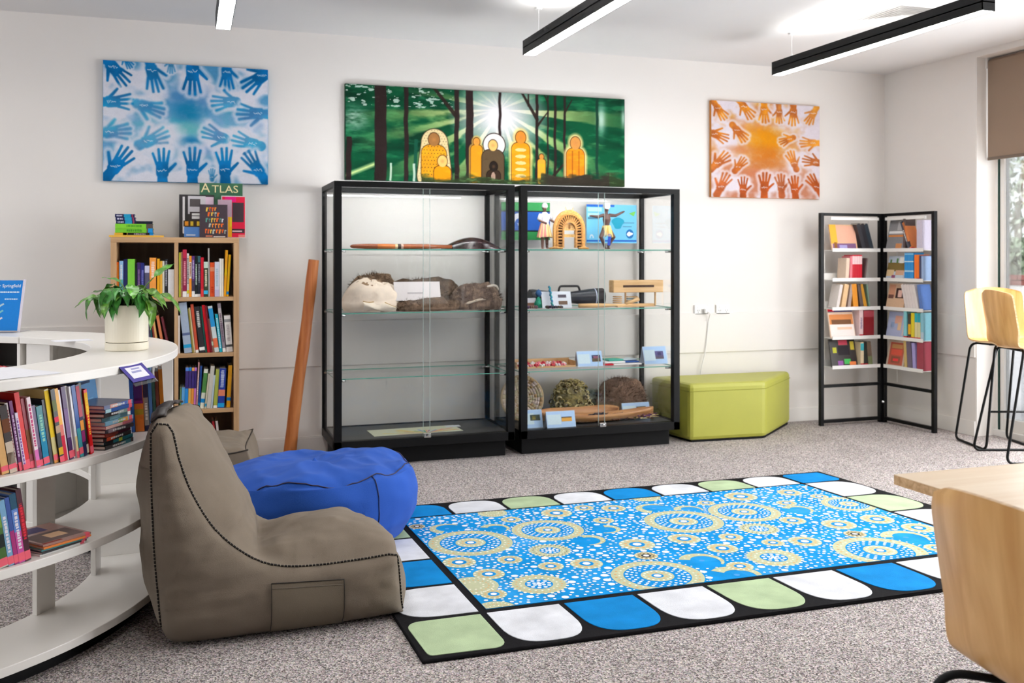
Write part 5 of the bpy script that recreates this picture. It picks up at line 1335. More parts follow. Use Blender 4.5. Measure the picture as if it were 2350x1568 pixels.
for i, (nm, c, w, deco) in enumerate(stackc):
    off = RNG.uniform(-.006, .006); L_ = .162 + RNG.uniform(-.008, .012)
    M_ = arc_frame(ths, RO - .040 - RNG.uniform(0, .010)) @ T(-.074 + off, 0, z + w) @ RZ(radians(RNG.uniform(-3, 3))) @ Matrix.Rotation(radians(90), 4, 'Y')
    pos = 'at the bottom of' if i == 0 else ('on top of' if i == len(stackc) - 1 else 'within')
    nb = '' if i in (0, len(stackc) - 1) else ', on the %s one' % stackc[i - 1][0]
    book(w, L_, .195, c, M_, '%s book lying %s the counter stack%s' % (nm, pos, nb), 'books lying in the counter stack', deco, (PINK, .84, .95) if i in (6, 8, 9, 10) else None, 400 + i, title=(.25, .7, (226, 222, 220)) if i % 2 == 0 else None)
    z += w + .0008
# blue cover leaning at the back, and the standing group to its side
thb = ths + .02
M_ = arc_frame(thb, RI + .165) @ T(-.085, 0, .6405) @ Matrix.Rotation(radians(-7), 4, 'X') @ Matrix.Rotation(radians(-3), 4, 'Y')
facebook(.17, .238, .012, (62, 128, 180), M_, 'large blue-covered book leaning behind the book stack on the counter', 'books on the upper counter shelf', ((.1, .8, .84, .88, (40, 60, 90)), (.15, .85, .60, .62, (110, 160, 200)), (.15, .9, .52, .54, (110, 160, 200)), (.15, .85, .44, .46, (110, 160, 200)), (.15, .8, .36, .38, (110, 160, 200))))
grp = [('cornflower blue', (52, 100, 180), .012, .205, ()), ('purple and orange', (234, 120, 36), .030, .205, ((.55, 1, (92, 44, 110)), (.50, .6, (140, 30, 110)), (.3, .4, (190, 150, 40)))), ('ink navy', (44, 40, 78), .016, .205, ((.1, .6, (150, 146, 140)),)),
       ('light blue', (88, 130, 190), .011, .235, ((.75, 1, (110, 184, 220)),)), ('forest green', (60, 90, 74), .010, .180, ()), ('chestnut', (110, 52, 40), .011, .215, ()), ('ochre brown', (178, 106, 30), .014, .222, ())]
gx = -.192; names = [g[0] for g in grp]
for i, (nm, c, w, h, deco) in enumerate(grp):
    book(w, h, .15, c, T(gx, 3.775 + i * .007, .6405) @ RZ(radians(-4 + i)) @ Matrix.Rotation(radians(-3), 4, 'Y'), neigh(names, i, 'counter end panel'), 'books by the counter end panel', deco, None, 450 + i, title=(.2, .5, (226, 220, 214)) if i == 2 else None)
    gx += w + .0018
# ---- middle shelf of the counter
row = [('green forest-cover', (70, 110, 52), .026, .196, ((.6, .95, (120, 160, 70)), (.3, .5, (30, 40, 40)), (0, .1, (200, 200, 190)))), ('sky blue', (120, 170, 206), .017, .200, ()), ('indigo and magenta', (52, 84, 160), .013, .205, ((0, .5, (170, 50, 120)),)),
       ('blue-violet butterfly', (86, 130, 206), .020, .212, ((.0, .45, (206, 84, 160)), (.78, 1, (40, 84, 110)))), ('black and crimson', (74, 20, 40), .017, .222, ((.35, .75, (150, 24, 40)),))]
def th_at(px, py, z): p = atz(px, py, z) - RC; return atan2(p.y, p.x)
th = th_at(2, 1301, .37) - .012; names = [g[0] for g in row]
for i, (nm, c, w, h, deco) in enumerate(row):
    r = RO - .030; ang = radians(-9)
    book(w, h, .15, c, arc_frame(th, r) @ T(0, 0, .3705) @ Matrix.Rotation(ang, 4, 'Y'), neigh(names, i, 'middle counter shelf'), 'books on the middle counter shelf', deco, (PINK, .02, .14), 480 + i, title=(.2, .75, (232, 226, 236)) if i in (1, 3) else ((.3, .8, (220, 40, 60)) if i == 4 else None))
    th += (w / cos(ang) + .0012) / r
thm = th + .085
for i, (nm, c, cc) in enumerate((('white-edged', (232, 230, 226), (200, 60, 70)), ('black-edged', (50, 46, 50), (220, 216, 214)), ('teal-edged', (70, 150, 150), (206, 190, 190)), ('orange and yellow', (232, 130, 50), (240, 200, 80)), ('patterned', (170, 130, 120), (120, 100, 96)))):
    M_ = arc_frame(thm, RO - .034 + .006 * (i % 2)) @ T(-.075 + .003 * i, 0, .3705 + i * .0066) @ RZ(radians(RNG.uniform(-2, 2) - 2 - i * 1.5))
    m = MB(c=c); m.box((0, 0, 0), (.165, .215, .0012)); m.box((0, 0, .0048), (.165, .215, .006)); m.box((0, 0, .0012), (.165, .0012, .0048))
    o = m.build('magazine', 'gloss_paint'); tag(o, '%s magazine %s of the pile on the middle counter shelf' % (nm, ('at the bottom', 'second from the bottom', 'in the middle', 'just under the top', 'on top')[i]), 'magazine', 'magazines on the middle counter shelf'); o.matrix_world = M_
    MB(c=(236, 230, 222)).box((.001, .0012, .0012), (.164, .214, .0048)).build('page_block', 'paper_edge', o)
    m = MB(c=cc); m.box((.01, .02, .006), (.155, .12, .0062)); m.color(90, 80, 120); m.box((.02, .14, .006), (.11, .2, .0062)); m.color(232, 190, 150); m.box((.06, .05, .0062), (.12, .10, .0063)); m.color(150, 60, 50); m.box((.005, .004, .006), (.07, .016, .0063)); m.build('cover_print', 'print', o)
    MB(c=PINK).box((.145, -.0004, .0), (.16, .012, .0064)).build('spine_label', 'print', o)

# ---- folding stand trays
def tray_book(k, zi, x, w, h, c, label, lean=0., deco=(), stick=None, title=None, face=None, t=.012, seed=0):
    M_, L_, sg = SP[k]; s_ = 1 if k == 0 else -1
    # frame whose local +x runs left to right as seen from the room and -y points into the room
    base = SPB[k]
    z = SZ[zi] + .0006
    grp_ = 'books on the folding stand'
    if k == 1: x = .055 + (x - .055) * .90; w *= .89
    P = base @ T(x, 0, z)
    if face is not None:
        return facebook(w, h, t, c, P @ T(0, -.020, 0) @ Matrix.Rotation(radians(-12), 4, 'X'), label, grp_, face)
    lift = w * sin(radians(lean)) if lean > 0 else 0
    return book(w, h, .10, c, P @ T(0, -.026, lift) @ Matrix.Rotation(radians(lean), 4, 'Y'), label, grp_, deco, stick, seed, title=title)
h_ = Vector((5.12, 6.19, 0)); L0 = SP[0][1]; L1 = SP[1][1]
SPB = [T(4.538, 6.183, 0) @ RZ(atan2(.007, .582)), T(5.12, 6.19, 0) @ RZ(atan2(-.536, .027))]
# left panel: tray spans local x .09 .. L-.05 ; right panel: .05 .. L-.09
A = .10
RD = (206, 24, 44)
TB = tray_book
TB(0, 0, A, .235, .20, (226, 178, 140), 'orange and pink picture book facing out, top tray by the back wall', face=((.0, .25, .25, 1, (236, 180, 60)), (.25, 1, .3, .95, (234, 176, 150)), (.05, .95, .04, .26, (130, 90, 130)), (.3, .6, .06, .2, (170, 160, 210)), (.1, .22, .0, .3, (150, 96, 40))))
for i in range(3): TB(0, 0, A + .275 + i * .036, .034, .205, [(50, 50, 56), (40, 38, 44), (44, 56, 66)][i], '%s leaning book in the top tray by the back wall' % ['thick charcoal', 'black', 'blue-black'][i], lean=-17, seed=500 + i)
TB(0, 1, A + .115, .030, .165, (226, 200, 176), 'beige book beside the red ones, second tray by the back wall', lean=4, seed=503)
TB(0, 1, A + .155, .022, .180, (226, 120, 130), 'rose pink book in the second tray by the back wall', lean=2, seed=504)
for i in range(4): TB(0, 1, A + .180 + i * .0225, .0215, .19, RD, 'red and pale pink book, %s of four in the second tray' % ['first', 'second', 'third', 'fourth'][i], deco=((.62, .95, (244, 206, 206)),), seed=505 + i)
TB(0, 1, A + .290, .012, .165, (110, 92, 90), 'grey-framed book leaning after the red set, second tray', lean=8, seed=509)
for i, (x, w, c, ln, n) in enumerate(((.03, .026, (222, 212, 206), 12, 'white'), (.075, .040, (226, 186, 136), 11, 'thick tan'), (.135, .026, (170, 150, 140), 9, 'taupe'), (.19, .046, (232, 150, 40), -6, 'thick orange'), (.255, .03, (96, 84, 80), -9, 'brown-grey'), (.29, .03, (206, 146, 40), -14, 'mustard'), (.335, .012, (120, 150, 130), -8, 'slim sage'))):
    TB(0, 2, A + x, w, .185, c, '%s book leaning in the third tray by the back wall' % n, lean=ln, seed=520 + i)
TB(0, 3, A - .01, .225, .225, (236, 206, 180), 'white and tan landscape book facing out, fourth tray by the back wall', face=((.0, 1, .88, 1, (70, 60, 120)), (.0, .25, .9, 1, (220, 40, 60)), (.02, .98, .46, .80, (220, 140, 80)), (.1, .9, .46, .62, (120, 80, 50)), (.02, .98, .03, .45, (244, 232, 226)), (.3, .9, .28, .36, (240, 200, 170))))
TB(0, 3, A + .245, .034, .215, (236, 206, 206), 'pale pink book with a red foot, fourth tray by the back wall', stick=(RD, .0, .1), title=(.3, .7, (150, 130, 160)), seed=530)
TB(0, 3, A + .285, .095, .205, (140, 20, 30), 'broad dark red box-like book in the fourth tray by the back wall', deco=((.75, 1, (170, 70, 80)),), seed=531)
TB(0, 4, A, .235, .215, (50, 44, 42), 'black picture book with bright leaf shapes facing out, bottom tray by the back wall', face=((.3, .75, .42, .75, (40, 34, 40)), (.35, .7, .78, .95, (200, 70, 90)), (.1, .25, .5, .7, (190, 190, 60)), (.5, .75, .1, .28, (70, 180, 90)), (.25, .45, .05, .22, (150, 90, 160)), (.7, .95, .04, .18, (232, 130, 70)), (.8, .95, .6, .9, (200, 180, 60))))
for i, (x, w, c, n, dc, st) in enumerate(((.255, .03, (226, 206, 170), 'cream and cyan', ((.65, .95, (70, 180, 190)),), (RD, 0, .12)), (.29, .034, (40, 44, 40), 'black', (), (RD, 0, .1)), (.33, .04, (110, 96, 80), 'olive-brown', ((0, .4, (120, 130, 90)),), None))):
    TB(0, 4, A + x, w, .185, c, '%s book in the bottom tray by the back wall' % n, deco=dc, stick=st, seed=540 + i, lean=-3 * i)
A = .055
TB(1, 0, A, .20, .235, (140, 138, 140), 'grey photo book with an orange stripe facing out, top tray by the window', face=((.05, .95, .55, .63, (244, 242, 242)), (.05, .9, .44, .5, (226, 140, 70)), (.55, .9, .04, .22, (206, 140, 90)), (.5, .8, .66, .95, (190, 188, 190))))
TB(1, 0, A + .21, .022, .235, (92, 78, 76), 'dark brown book upright in the top tray by the window', seed=550)
TB(1, 0, A + .29, .022, .22, (220, 130, 70), 'orange-spined book leaning in the top tray by the window', lean=-22, deco=((.1, .3, (60, 60, 70)),), stick=(RD, 0, .07), seed=551)
TB(1, 0, A + .268, .02, .225, (70, 76, 90), 'slate book leaning against the orange one, top tray by the window', lean=-22, title=(.3, .7, WH), seed=552)
TB(1, 0, A + .36, .06, .22, (204, 198, 216), 'pale lilac book standing last in the top tray by the window', seed=553)
TB(1, 1, A, .21, .185, (196, 206, 220), 'village photo book with a white disc facing out, second tray by the window', face=((0, 1, .35, .72, (130, 110, 60)), (0, .4, .15, .42, (226, 196, 150)), (.5, .95, .2, .4, (214, 170, 140)), (.3, .5, .04, .2, (150, 90, 120)), (.1, .2, .7, .85, (90, 130, 80)), (.45, .55, .7, .9, (90, 130, 80)), (.62, .85, .70, .95, (246, 246, 240)), (.55, .9, .03, .2, (206, 216, 222))))
for i in range(3): TB(1, 1, A + .225 + i * .0335, .033, .205, (10, 142, 212), 'bright blue set volume, %s of three on the stand' % ['first', 'second', 'third'][i], deco=((.3, .36, (170, 214, 236)), (.66, .70, (190, 224, 240)), (.93, .97, (140, 200, 230))), seed=560 + i)
for i in range(2): TB(1, 1, A + .335 + i * .025, .024, .19, (244, 120, 24), 'orange book, %s of the pair beside the blue set' % ['first', 'second'][i], stick=(RD, .0, .1) if i else None, seed=564 + i)
TB(1, 1, A + .388, .02, .185, (60, 66, 100), 'navy book after the orange pair, second tray by the window', seed=566, stick=(RD, 0, .08))
TB(1, 1, A + .410, .025, .18, (150, 176, 214), 'powder blue book closing the second tray by the window', seed=567)
TB(1, 2, A, .205, .195, (220, 184, 152), 'tan book with a portrait photo facing out, third tray by the window', face=((.05, .4, .45, .95, (210, 150, 120)), (.45, .95, .42, .82, (70, 46, 44)), (.58, .8, .46, .74, (232, 190, 176)), (.05, .35, .4, .55, (120, 80, 70))))
for i in range(5): TB(1, 2, A + .235 + i * .030, .028, .19, (224, 216, 214), 'white booklet, %s of five leaning in the third tray' % ['first', 'second', 'third', 'fourth', 'fifth'][i], lean=-14, seed=570 + i)
TB(1, 2, A + .398, .03, .19, (84, 120, 186), 'blue book leaning behind the white booklets', lean=-10, seed=576)
TB(1, 3, A, .20, .20, (176, 184, 214), 'map-covered pale blue book facing out, fourth tray by the window', face=((.4, .8, .55, .85, (226, 170, 150)), (.6, .8, .3, .6, (226, 190, 150)), (.9, .97, .1, .95, (220, 200, 190)), (.2, .4, .4, .6, (150, 170, 206))))
for i, (x, w, h, c, n, dc) in enumerate(((.215, .034, .225, (132, 206, 214), 'pale turquoise', ()), (.265, .03, .19, (50, 50, 40), 'black and yellow', ((.2, .6, (236, 180, 40)),)), (.298, .036, .20, (226, 206, 30), 'bright yellow', ()), (.338, .030, .2, (222, 212, 160), 'cream and cyan', ((.66, 1, (40, 170, 180)),)), (.370, .030, .2, (214, 206, 150), 'straw and cyan', ((.66, 1, (40, 160, 176)),)), (.402, .034, .205, (130, 190, 206), 'ice blue', ((.0, .3, (180, 200, 214)),)))):
    TB(1, 3, A + x, w, h, c, '%s book in the fourth tray by the window' % n, deco=dc, stick=(RD, 0, .1) if i < 5 else None, seed=580 + i)
TB(1, 4, A, .205, .205, (206, 186, 166), 'red patterned book facing out, bottom tray by the window', face=((.1, .9, .08, .92, (190, 96, 76)), (.2, .8, .7, .85, (206, 150, 96)), (.2, .8, .45, .66, (226, 96, 76)), (.25, .75, .15, .4, (150, 90, 70)), (.35, .65, .22, .32, (232, 70, 70))))
for i, (x, w, h, c, n, ln) in enumerate(((.225, .03, .21, (206, 176, 110), 'gold-edged', -3), (.262, .05, .205, (112, 100, 118), 'grey-violet', -5), (.318, .035, .2, (170, 160, 214), 'lavender', -4), (.362, .07, .215, (160, 62, 78), 'broad dusky red', 0))):
    TB(1, 4, A + x, w, h, c, '%s book in the bottom tray by the window' % n, lean=ln, seed=590 + i)
# ================================================================ potted plant
pp = atz(291, 803, ZT)
pt = thing('potted_plant', 'peace lily in a cream cylindrical pot standing on the white counter', 'plant', (pp.x, pp.y, ZT + .0005))
rp = .0795
MB().lathe([(0.001, 0), (rp - .002, 0), (rp, .003), (rp, .029), (rp - .002, .0305), (.001, .0305)], 48).build('saucer', 'ceramic', pt, smooth=False, bevel=.001)
MB().lathe([(.001, .0325), (rp - .003, .0325), (rp - .001, .035), (rp, .172), (rp - .002, .175), (rp - .008, .175), (rp - .009, .150), (.001, .150)], 48).build('pot', 'ceramic', pt, bevel=.0008)
MB(c=(60, 54, 44)).lathe([(.001, .0300), (rp - .004, .0300), (rp - .004, .0330), (.001, .0330)], 48).build('pot_gap', 'print', pt)
MB().lathe([(.001, .15), (rp - .0095, .158), (.001, .166)], 24, caps=False).build('soil', 'soil', pt)
def leaf_mesh(L_, w, droop, fold, seed):
    R = random.Random(seed); m = MB(); n = 11; nw = 5
    g0 = np.array([R.uniform(60, 90), R.uniform(112, 136), R.uniform(38, 60)]); 
    def P(i, j):
        t = i / (n - 1); u = (j / (nw - 1)) * 2 - 1
        wid = w * (sin(pi * min(1, t * 1.02) ** .72) ** .85) * (1 - .25 * t)
        x = L_ * (t - .18 * droop * t * t); z = -L_ * droop * t * t * .62
        return (x, u * wid * .5, z + abs(u) * wid * fold + .003 * sin(t * 14 + u * 2 + seed) * (1 if 0 < i < n - 1 else 0))
    b = len(m.v)
    for i in range(n):
        for j in range(nw): m.v.append(P(i, j))
    for i in range(n - 1):
        for j in range(nw - 1):
            k = 1.22 if j in (1, 2) and R.random() < .5 else R.uniform(.88, 1.1)
            m.color(*np.clip(g0 * k, 0, 255)); m.f.append((i * nw + j, (i + 1) * nw + j, (i + 1) * nw + j + 1, i * nw + j + 1)); m.c.append(m.cur); m.mi.append(0)
    return m
protos = []
for k, (L_, w, dr, fo_) in enumerate(((.115, .060, .55, .16), (.105, .056, .95, .20), (.125, .052, .75, .22), (.105, .066, .25, .08), (.09, .052, 1.1, .18))):
    m = leaf_mesh(L_, w, dr, fo_, k); 
    if k == 3: m.c = [tuple(list(np.array(q[:3]) * np.array([1.55, 1.45, .9])) + [1]) for q in m.c]
    me = m.build('leaf', 'leaf', pt, smooth=True); bpy.context.view_layer.update(); protos.append(me.data); bpy.data.objects.remove(me)
R = random.Random(21)
spec = []
# (azimuth in the picture plane measured from the viewer's right, elevation of stem, stem length, pitch of blade, proto)
for k in range(64):
    az = k * 2.39996 + R.uniform(-.3, .3); el = R.uniform(.25, 1.25); spec.append((az, el, R.uniform(.035, .088), R.uniform(-.75, .30), R.choice((0, 1, 2, 2, 4, 1)), R.uniform(.62, .9)))
vx = -YAW     # picture-right direction has azimuth -YAW
spec += [(vx + .35, .95, .13, .75, 3, .95), (vx + pi - .25, 1.05, .10, .35, 3, .85), (vx - .2, .55, .11, -.15, 2, 1.0), (vx + .15, .35, .115, -.3, 2, 1.0), (vx + pi + .15, .35, .085, -.1, 0, .9), (vx + pi - .1, .6, .085, .1, 3, .66), (vx - pi / 2 - .2, .7, .09, -.9, 1, 1.05), (vx - pi / 2 + .5, .9, .10, -.5, 3, .85), (vx - pi / 2 - .7, .45, .10, -.8, 4, 1.0), (vx - .6, .2, .11, -.9, 2, 1.0), (vx + pi + .5, .25, .12, -.6, 4, 1.0)]
for az, el, sl, pit, pr__, s_ in spec:
    b0 = Vector((R.uniform(-.028, .028), R.uniform(-.028, .028), .155))
    dh = Vector((cos(az), sin(az), 0)); tip = b0 + dh * sl * cos(el) + Vector((0, 0, sl * sin(el) + .02))
    mid = b0.lerp(tip, .5) + Vector((0, 0, .018))
    st_ = MB(c=(96, 128, 58)).tube(smoothpoly([b0, mid, tip], 3), [.0024] * 6 + [.0016], 5).build('stem', 'leaf', pt, smooth=True)
    lf = bpy.data.objects.new('leaf', protos[pr__]); col.objects.link(lf); lf.parent = pt
    lf.location = tip; lf.rotation_euler = (R.uniform(-.4, .4), -pit, az); lf.scale = (s_, s_, s_)

# ================================================================ things on the counter
sg = atz(22, 762, ZT)
t = thing('display_sign', 'blue printed sign in a slanted clear acrylic holder on the shelf unit top', 'sign', (sg.x - .035, sg.y + .0, ZT + .0005), radians(-20))
Mt = Matrix.Rotation(radians(-13), 4, 'X')
w_, h_s = .215, .258
MB().box((-w_, -.001, 0), (.088, .002, h_s), Mt).build('acrylic_back', 'acrylic', t)
MB().box((-w_, -.06, 0), (.088, .10, .003)).build('acrylic_foot', 'acrylic', t)
MB(c=(8, 122, 206)).box((-w_ + .004, -.0035, .006), (.078, -.0015, h_s - .006), Mt).build('sign_sheet', 'print', t)
MB(c=(214, 208, 220)).box((.078, -.0040, .0), (.088, .003, h_s), Mt).build('acrylic_edge', 'print', t)
def sgn(body, x, z, s_, al='RIGHT'):
    o = text('sign_text', body, s_, t, (0, 0, 0), (0, 0, 0), (240, 246, 252), .0003, al)
    o.matrix_local = Mt @ T(x, -.0042, z) @ Matrix.Rotation(radians(90), 4, 'X'); return o
sgn('Greater Springfield', .070, h_s - .034, .022)
m = MB(c=(206, 228, 244)); 
for (a, b, z, h) in ((-.032, .066, .190, .007), (-.002, .062, .157, .005)):
    R = random.Random(int(z * 1000)); x = a
    while x < b: e = min(b, x + R.uniform(.004, .012)); m.box((x, -.0042, z), (e, -.0036, z + h), Mt); x = e + .0022
m.build('small_print', 'print', t)['kind'] = 'stuff'
for (z, c1) in ((.118, (170, 200, 214)), (.050, (226, 214, 224)), (.085, (120, 190, 200))):
    MB(c=c1).box((-.075, -.0042, z), (-.022, -.0036, z + .007), Mt @ T(-.0, 0, 0) @ Matrix.Rotation(radians(-28), 4, 'Y') if False else Mt).add([(-.03, -.0043, z - .004), (.0, -.0043, z + .016), (-.006, -.0043, z + .022), (-.036, -.0043, z + .004)], [(0, 1, 2, 3)], Mt).build('sign_graphic', 'print', t)
def sheet(name, px, py, w, d, rz, label, n=1, z=ZT):
    p = atz(px, py, z); 
    for k in range(n):
        o = MB(c=(238, 238, 244)).box((-w / 2, -d / 2, 0), (w / 2, d / 2, .0006)).build(name, 'print'); o.location = (p.x, p.y, z + .0006 + k * .0008); o.rotation_euler = (0, 0, rz + k * .12)
        tag(o, label if k == 0 else label.replace('lower', 'upper'), 'paper', 'paper sheets on the counter')
sheet('paper_sheet', 2, 858, .21, .297, .62, 'lower white paper sheet of two on the near curve of the counter', 2)
sheet('paper_sheet', 165, 782, .15, .10, .3, 'small white paper slip on the far curve of the counter')
# purple label in a clear holder clipped under the counter edge
a_ = th_at(306, 848, .9); 
t = thing('shelf_label', 'purple and white label in a slanted clear holder under the counter edge', 'label', (RC.x + (RO - .010) * cos(a_), RC.y + (RO - .010) * sin(a_), ZT - .002), a_ + pi / 2)
Ml = Matrix.Rotation(radians(-46), 4, 'X')
MB().box((-.070, -.002, -.095), (.074, 0, -.002), Ml).build('holder', 'acrylic', t)
MB(c=(72, 62, 140)).box((-.068, -.0035, -.080), (.072, -.0022, -.004), Ml).build('label_card', 'print', t)
m = MB(c=(226, 224, 232)); m.box((-.048, -.0042, -.066), (.050, -.0036, -.018), Ml); m.color(150, 150, 190); m.box((-.03, -.0046, -.044), (.028, -.0043, -.036), Ml); m.box((-.02, -.0046, -.030), (.03, -.0043, -.024), Ml); m.build('label_print', 'print', t)
# red leaflets in the straight unit
um = us.matrix_basis.copy()
for k in range(5):
    o = MB(c=(206, 28, 34)).box((0, -.148, 0), (.105, 0, .006)).build('leaflet', 'gloss_paint')
    o.matrix_world = um @ T(.06 + k * .075, -.06 - .01 * (k % 2), .748 + .012 * k) @ Matrix.Rotation(radians(16), 4, 'X') @ Matrix.Rotation(radians(-14 + 3 * k), 4, 'Y')
    tag(o, 'red leaflet, %s of the fanned pile inside the straight shelf unit' % ('first', 'second', 'third', 'fourth', 'fifth')[k], 'leaflet', 'red leaflets in the shelf unit')
    m = MB(c=(240, 232, 230)); m.box((.02, -.06, .006), (.06, -.045, .0064)); m.box((.065, -.06, .006), (.09, -.045, .0064)); m.box((.0, -.148, .006), (.105, -.10, .0063)); m.build('cover_print', 'print', o)

# ================================================================ timber pole beside the case
p0 = Vector((.612, 6.24, .0)); p1 = Vector((.765, 6.235, 1.262))
t = thing('didgeridoo', 'long orange-brown timber didgeridoo leaning on the side of the display case', 'instrument', p0)
pts = smoothpoly([p0 - p0, (p1 - p0) * .3 + Vector((-.004, 0, 0)), (p1 - p0) * .62 + Vector((.004, 0, 0)), p1 - p0], 6)
n = len(pts); MB().tube(pts, [.040 - .006 * i / n + .0012 * sin(i * 1.3) for i in range(n)], 20).build('pole', 'timber_pole', t, smooth=True).data.set_sharp_from_angle(angle=radians(50))
MB(c=(70, 40, 24)).tube([pts[-1] - (pts[-1] - pts[-2]).normalized() * .012, pts[-1] + (pts[-1] - pts[-2]).normalized() * .0008], .026, 16).build('bore', 'print', t)

# ================================================================ inside the display cases
G1, G2, G3 = [z + .0006 for z in SHELVES]; GD = DECK - .0034
def P_(px, z, Y): p = aty(px, 600, Y); return Vector((p.x, Y, z))
# carved wooden pieces on the top shelf, first case
a, b = P_(803, G1, 6.06), P_(1012, G1, 6.06)
t = thing('clapping_stick', 'long carved red-brown stick with pale bands on the top glass shelf', 'stick', a)
L_ = (b - a).x; pr2 = [(0, .001), (.006, .008), (.02, .012), (.12, .016), (.25, .016), (.36, .015), (.46, .016), (.56, .015), (.66, .012), (L_, .003)]
pr2 = [(x * L_ / .68 if x < L_ else x, r) for x, r in pr2]; pr2[-1] = (L_, .003)
def along(prof, x0, x1, e=0.): return [(x0 + (x1 - x0) * k / 4, np.interp(x0 + (x1 - x0) * k / 4, [q[0] for q in prof], [q[1] for q in prof]) + e) for k in range(5)]
MX = T(0, 0, .0165) @ Matrix.Rotation(radians(90), 4, 'Y')
MB().lathe([(r, x) for x, r in pr2], 16, MX).build('shaft', 'red_wood', t, smooth=True)
for x0, x1, c in ((.33, .35, (232, 206, 160)), (.35, .375, (70, 48, 36)), (.375, .392, (236, 200, 180))): MB(c=c).lathe([(r, x) for x, r in along(pr2, x0 * L_ / .68, x1 * L_ / .68, .0006)], 16, MX).build('band', 'gloss_paint', t, smooth=True)
MB(c=(196, 112, 50)).lathe([(r, x) for x, r in along(pr2, .2 * L_ / .68, .33 * L_ / .68, .0004)], 16, MX).build('carved_panel', 'gloss_paint', t, smooth=True)
a, b = P_(1020, G1, 6.10), P_(1150, G1, 6.10); L_ = (b - a).x
t = thing('wooden_shield', 'polished dark purple-brown wooden shield lying domed on the top glass shelf', 'shield', a + Vector((L_ / 2, 0, 0)))
def shield(i, j):
    u = i / 20 * 2 - 1; v = j / 12 * 2 - 1; w = .075 * (1 - abs(u) ** 2.2) + .003
    return (u * L_ * .54 - .01, v * w, .001 + .078 * (1 - abs(u) ** 1.8) * sqrt(max(0, 1 - v * v)))
m = MB(); m.grid(shield, 21, 13); m.build('shield_face', 'dark_wood', t, smooth=True)
MB().add([(shield(i, 0)[0], shield(i, 0)[1], .0012) for i in range(21)] + [(shield(i, 12)[0], shield(i, 12)[1], .0012) for i in range(20, -1, -1)], [tuple(range(41, -1, -1))]).build('underside', 'dark_wood', t)
# pelts on the second shelf
def lump(name, label, cat, px0, px1, ytop, Y, depth, ca, cb, seed, group=None, mt='fur', shelf=G2, rough=.02, ex=.7, n=40, col2=None, pat=None):
    a, b = P_(px0, shelf, Y), P_(px1, shelf, Y); w = (b - a).x; h = aty((px0 + px1) / 2, ytop, Y).z - shelf
    t = thing(name, label, cat, a.lerp(b, .5), 0, group)
    m = MB(); nv = 18
    def P(i, j):
        an = 2 * pi * i / n; r = j / (nv - 1)
        x, y = cos(an), sin(an)
        k = 1 + .10 * mnoise.noise(Vector((x * 1.6, y * 1.6, seed)))
        if j < 3: zz = [0.001, h * .12, h * .3][j] if j else .001; rr = [.94, 1.0, 1.0][j]
        else:
            q = (j - 3) / (nv - 4); rr = cos(q * pi / 2) ** ex; zz = h * (.3 + .7 * sin(q * pi / 2))
        X, Y_ = x * rr * k * w / 2, y * rr * k * depth / 2
        d = mnoise.fractal(Vector((X * 16, Y_ * 16, zz * 16 + seed * 7)), 1, 2, 4) * rough * (1 if j > 1 else .2)
        d2 = mnoise.noise(Vector((X * 7 + seed, Y_ * 7, seed))) * h * .22 * (rr > .02) * min(1, zz / h)
        return (X + d, Y_ + d * .6, max(.0008, zz * 1. + d * .8 + d2 * .6))
    for i in range(n):
        for j in range(nv): m.v.append(P(i, j))
    R = random.Random(seed)
    for i in range(n):
        for j in range(nv - 1):
            i2 = (i + 1) % n; c_ = np.array(m.v[i * nv + j])
            f = mnoise.fractal(Vector((c_[0] * 22, c_[1] * 22, c_[2] * 22 + seed)), 1, 2, 3) * .5 + .5
            if pat: cc = pat(c_, f, w, h)
            else: cc = np.array(ca) * (1 - f) + np.array(cb) * f
            m.color(*np.clip(cc * (R.uniform(.94, 1.06) if mt != 'hide' else 1), 0, 255)); m.f.append((i * nv + j, i2 * nv + j, i2 * nv + j + 1, i * nv + j + 1)); m.c.append(m.cur); m.mi.append(0)
    m.f = [tuple(q) for q in m.f]
    o = m.build('body', mt, t, smooth=True)
    return t, w, h, o
def fringe(t, w, h, depth, seed, c0, c1, n=500, L_=.02, zmin=.2):
    R = random.Random(seed); m = MB()
    for k in range(n):
        an = R.uniform(0, 2 * pi); q = R.random() ** .8 * pi / 2
        rr = cos(q) ** .7; p = Vector((cos(an) * rr * w / 2, sin(an) * rr * depth / 2, h * (.3 + .7 * sin(q)) * R.uniform(.85, 1)))
        nr = Vector((cos(an) * rr / w, sin(an) * rr / depth, sin(q) / (h * 2))).normalized()
        d = (nr + Vector((R.uniform(-.7, .7), R.uniform(-.7, .7), R.uniform(-.4, .5)))).normalized() * L_ * R.uniform(.6, 1.3)
        s_ = d.cross(Vector((R.random(), R.random(), R.random()))).normalized() * .0022
        f = R.random(); m.color(*(np.array(c0) * (1 - f) + np.array(c1) * f)); p0_ = p - d * .3
        m.add([p0_ - s_, p0_ + s_, p + d], [(0, 1, 2)])
    m.build('hair_tufts', 'fur', t)['kind'] = 'stuff'
BR0, BR1 = (96, 76, 60), (156, 130, 106)
t, w, h, _ = lump('animal_pelt', 'brown furry pelt rising behind the folded cream hide on the middle shelf', 'pelt', 796, 915, 628, 6.22, .20, BR0, BR1, 3, 'animal pelts in the first case'); fringe(t, w, h, .20, 1, (70, 54, 42), (150, 124, 100), 600, .028)
CRM = np.array((236, 218, 198))
t, w, h, _ = lump('animal_hide', 'cream folded hide with bare leather side out on the middle shelf', 'hide', 782, 925, 642, 6.05, .27, CRM, CRM, 5, 'animal pelts in the first case', 'hide', rough=.018, ex=.75, n=64,
     pat=lambda c, f, w, h: CRM * (.97 + .05 * f) if not (c[2] > h * .8 and f > .62) else np.array((150, 118, 88)))
m = MB()
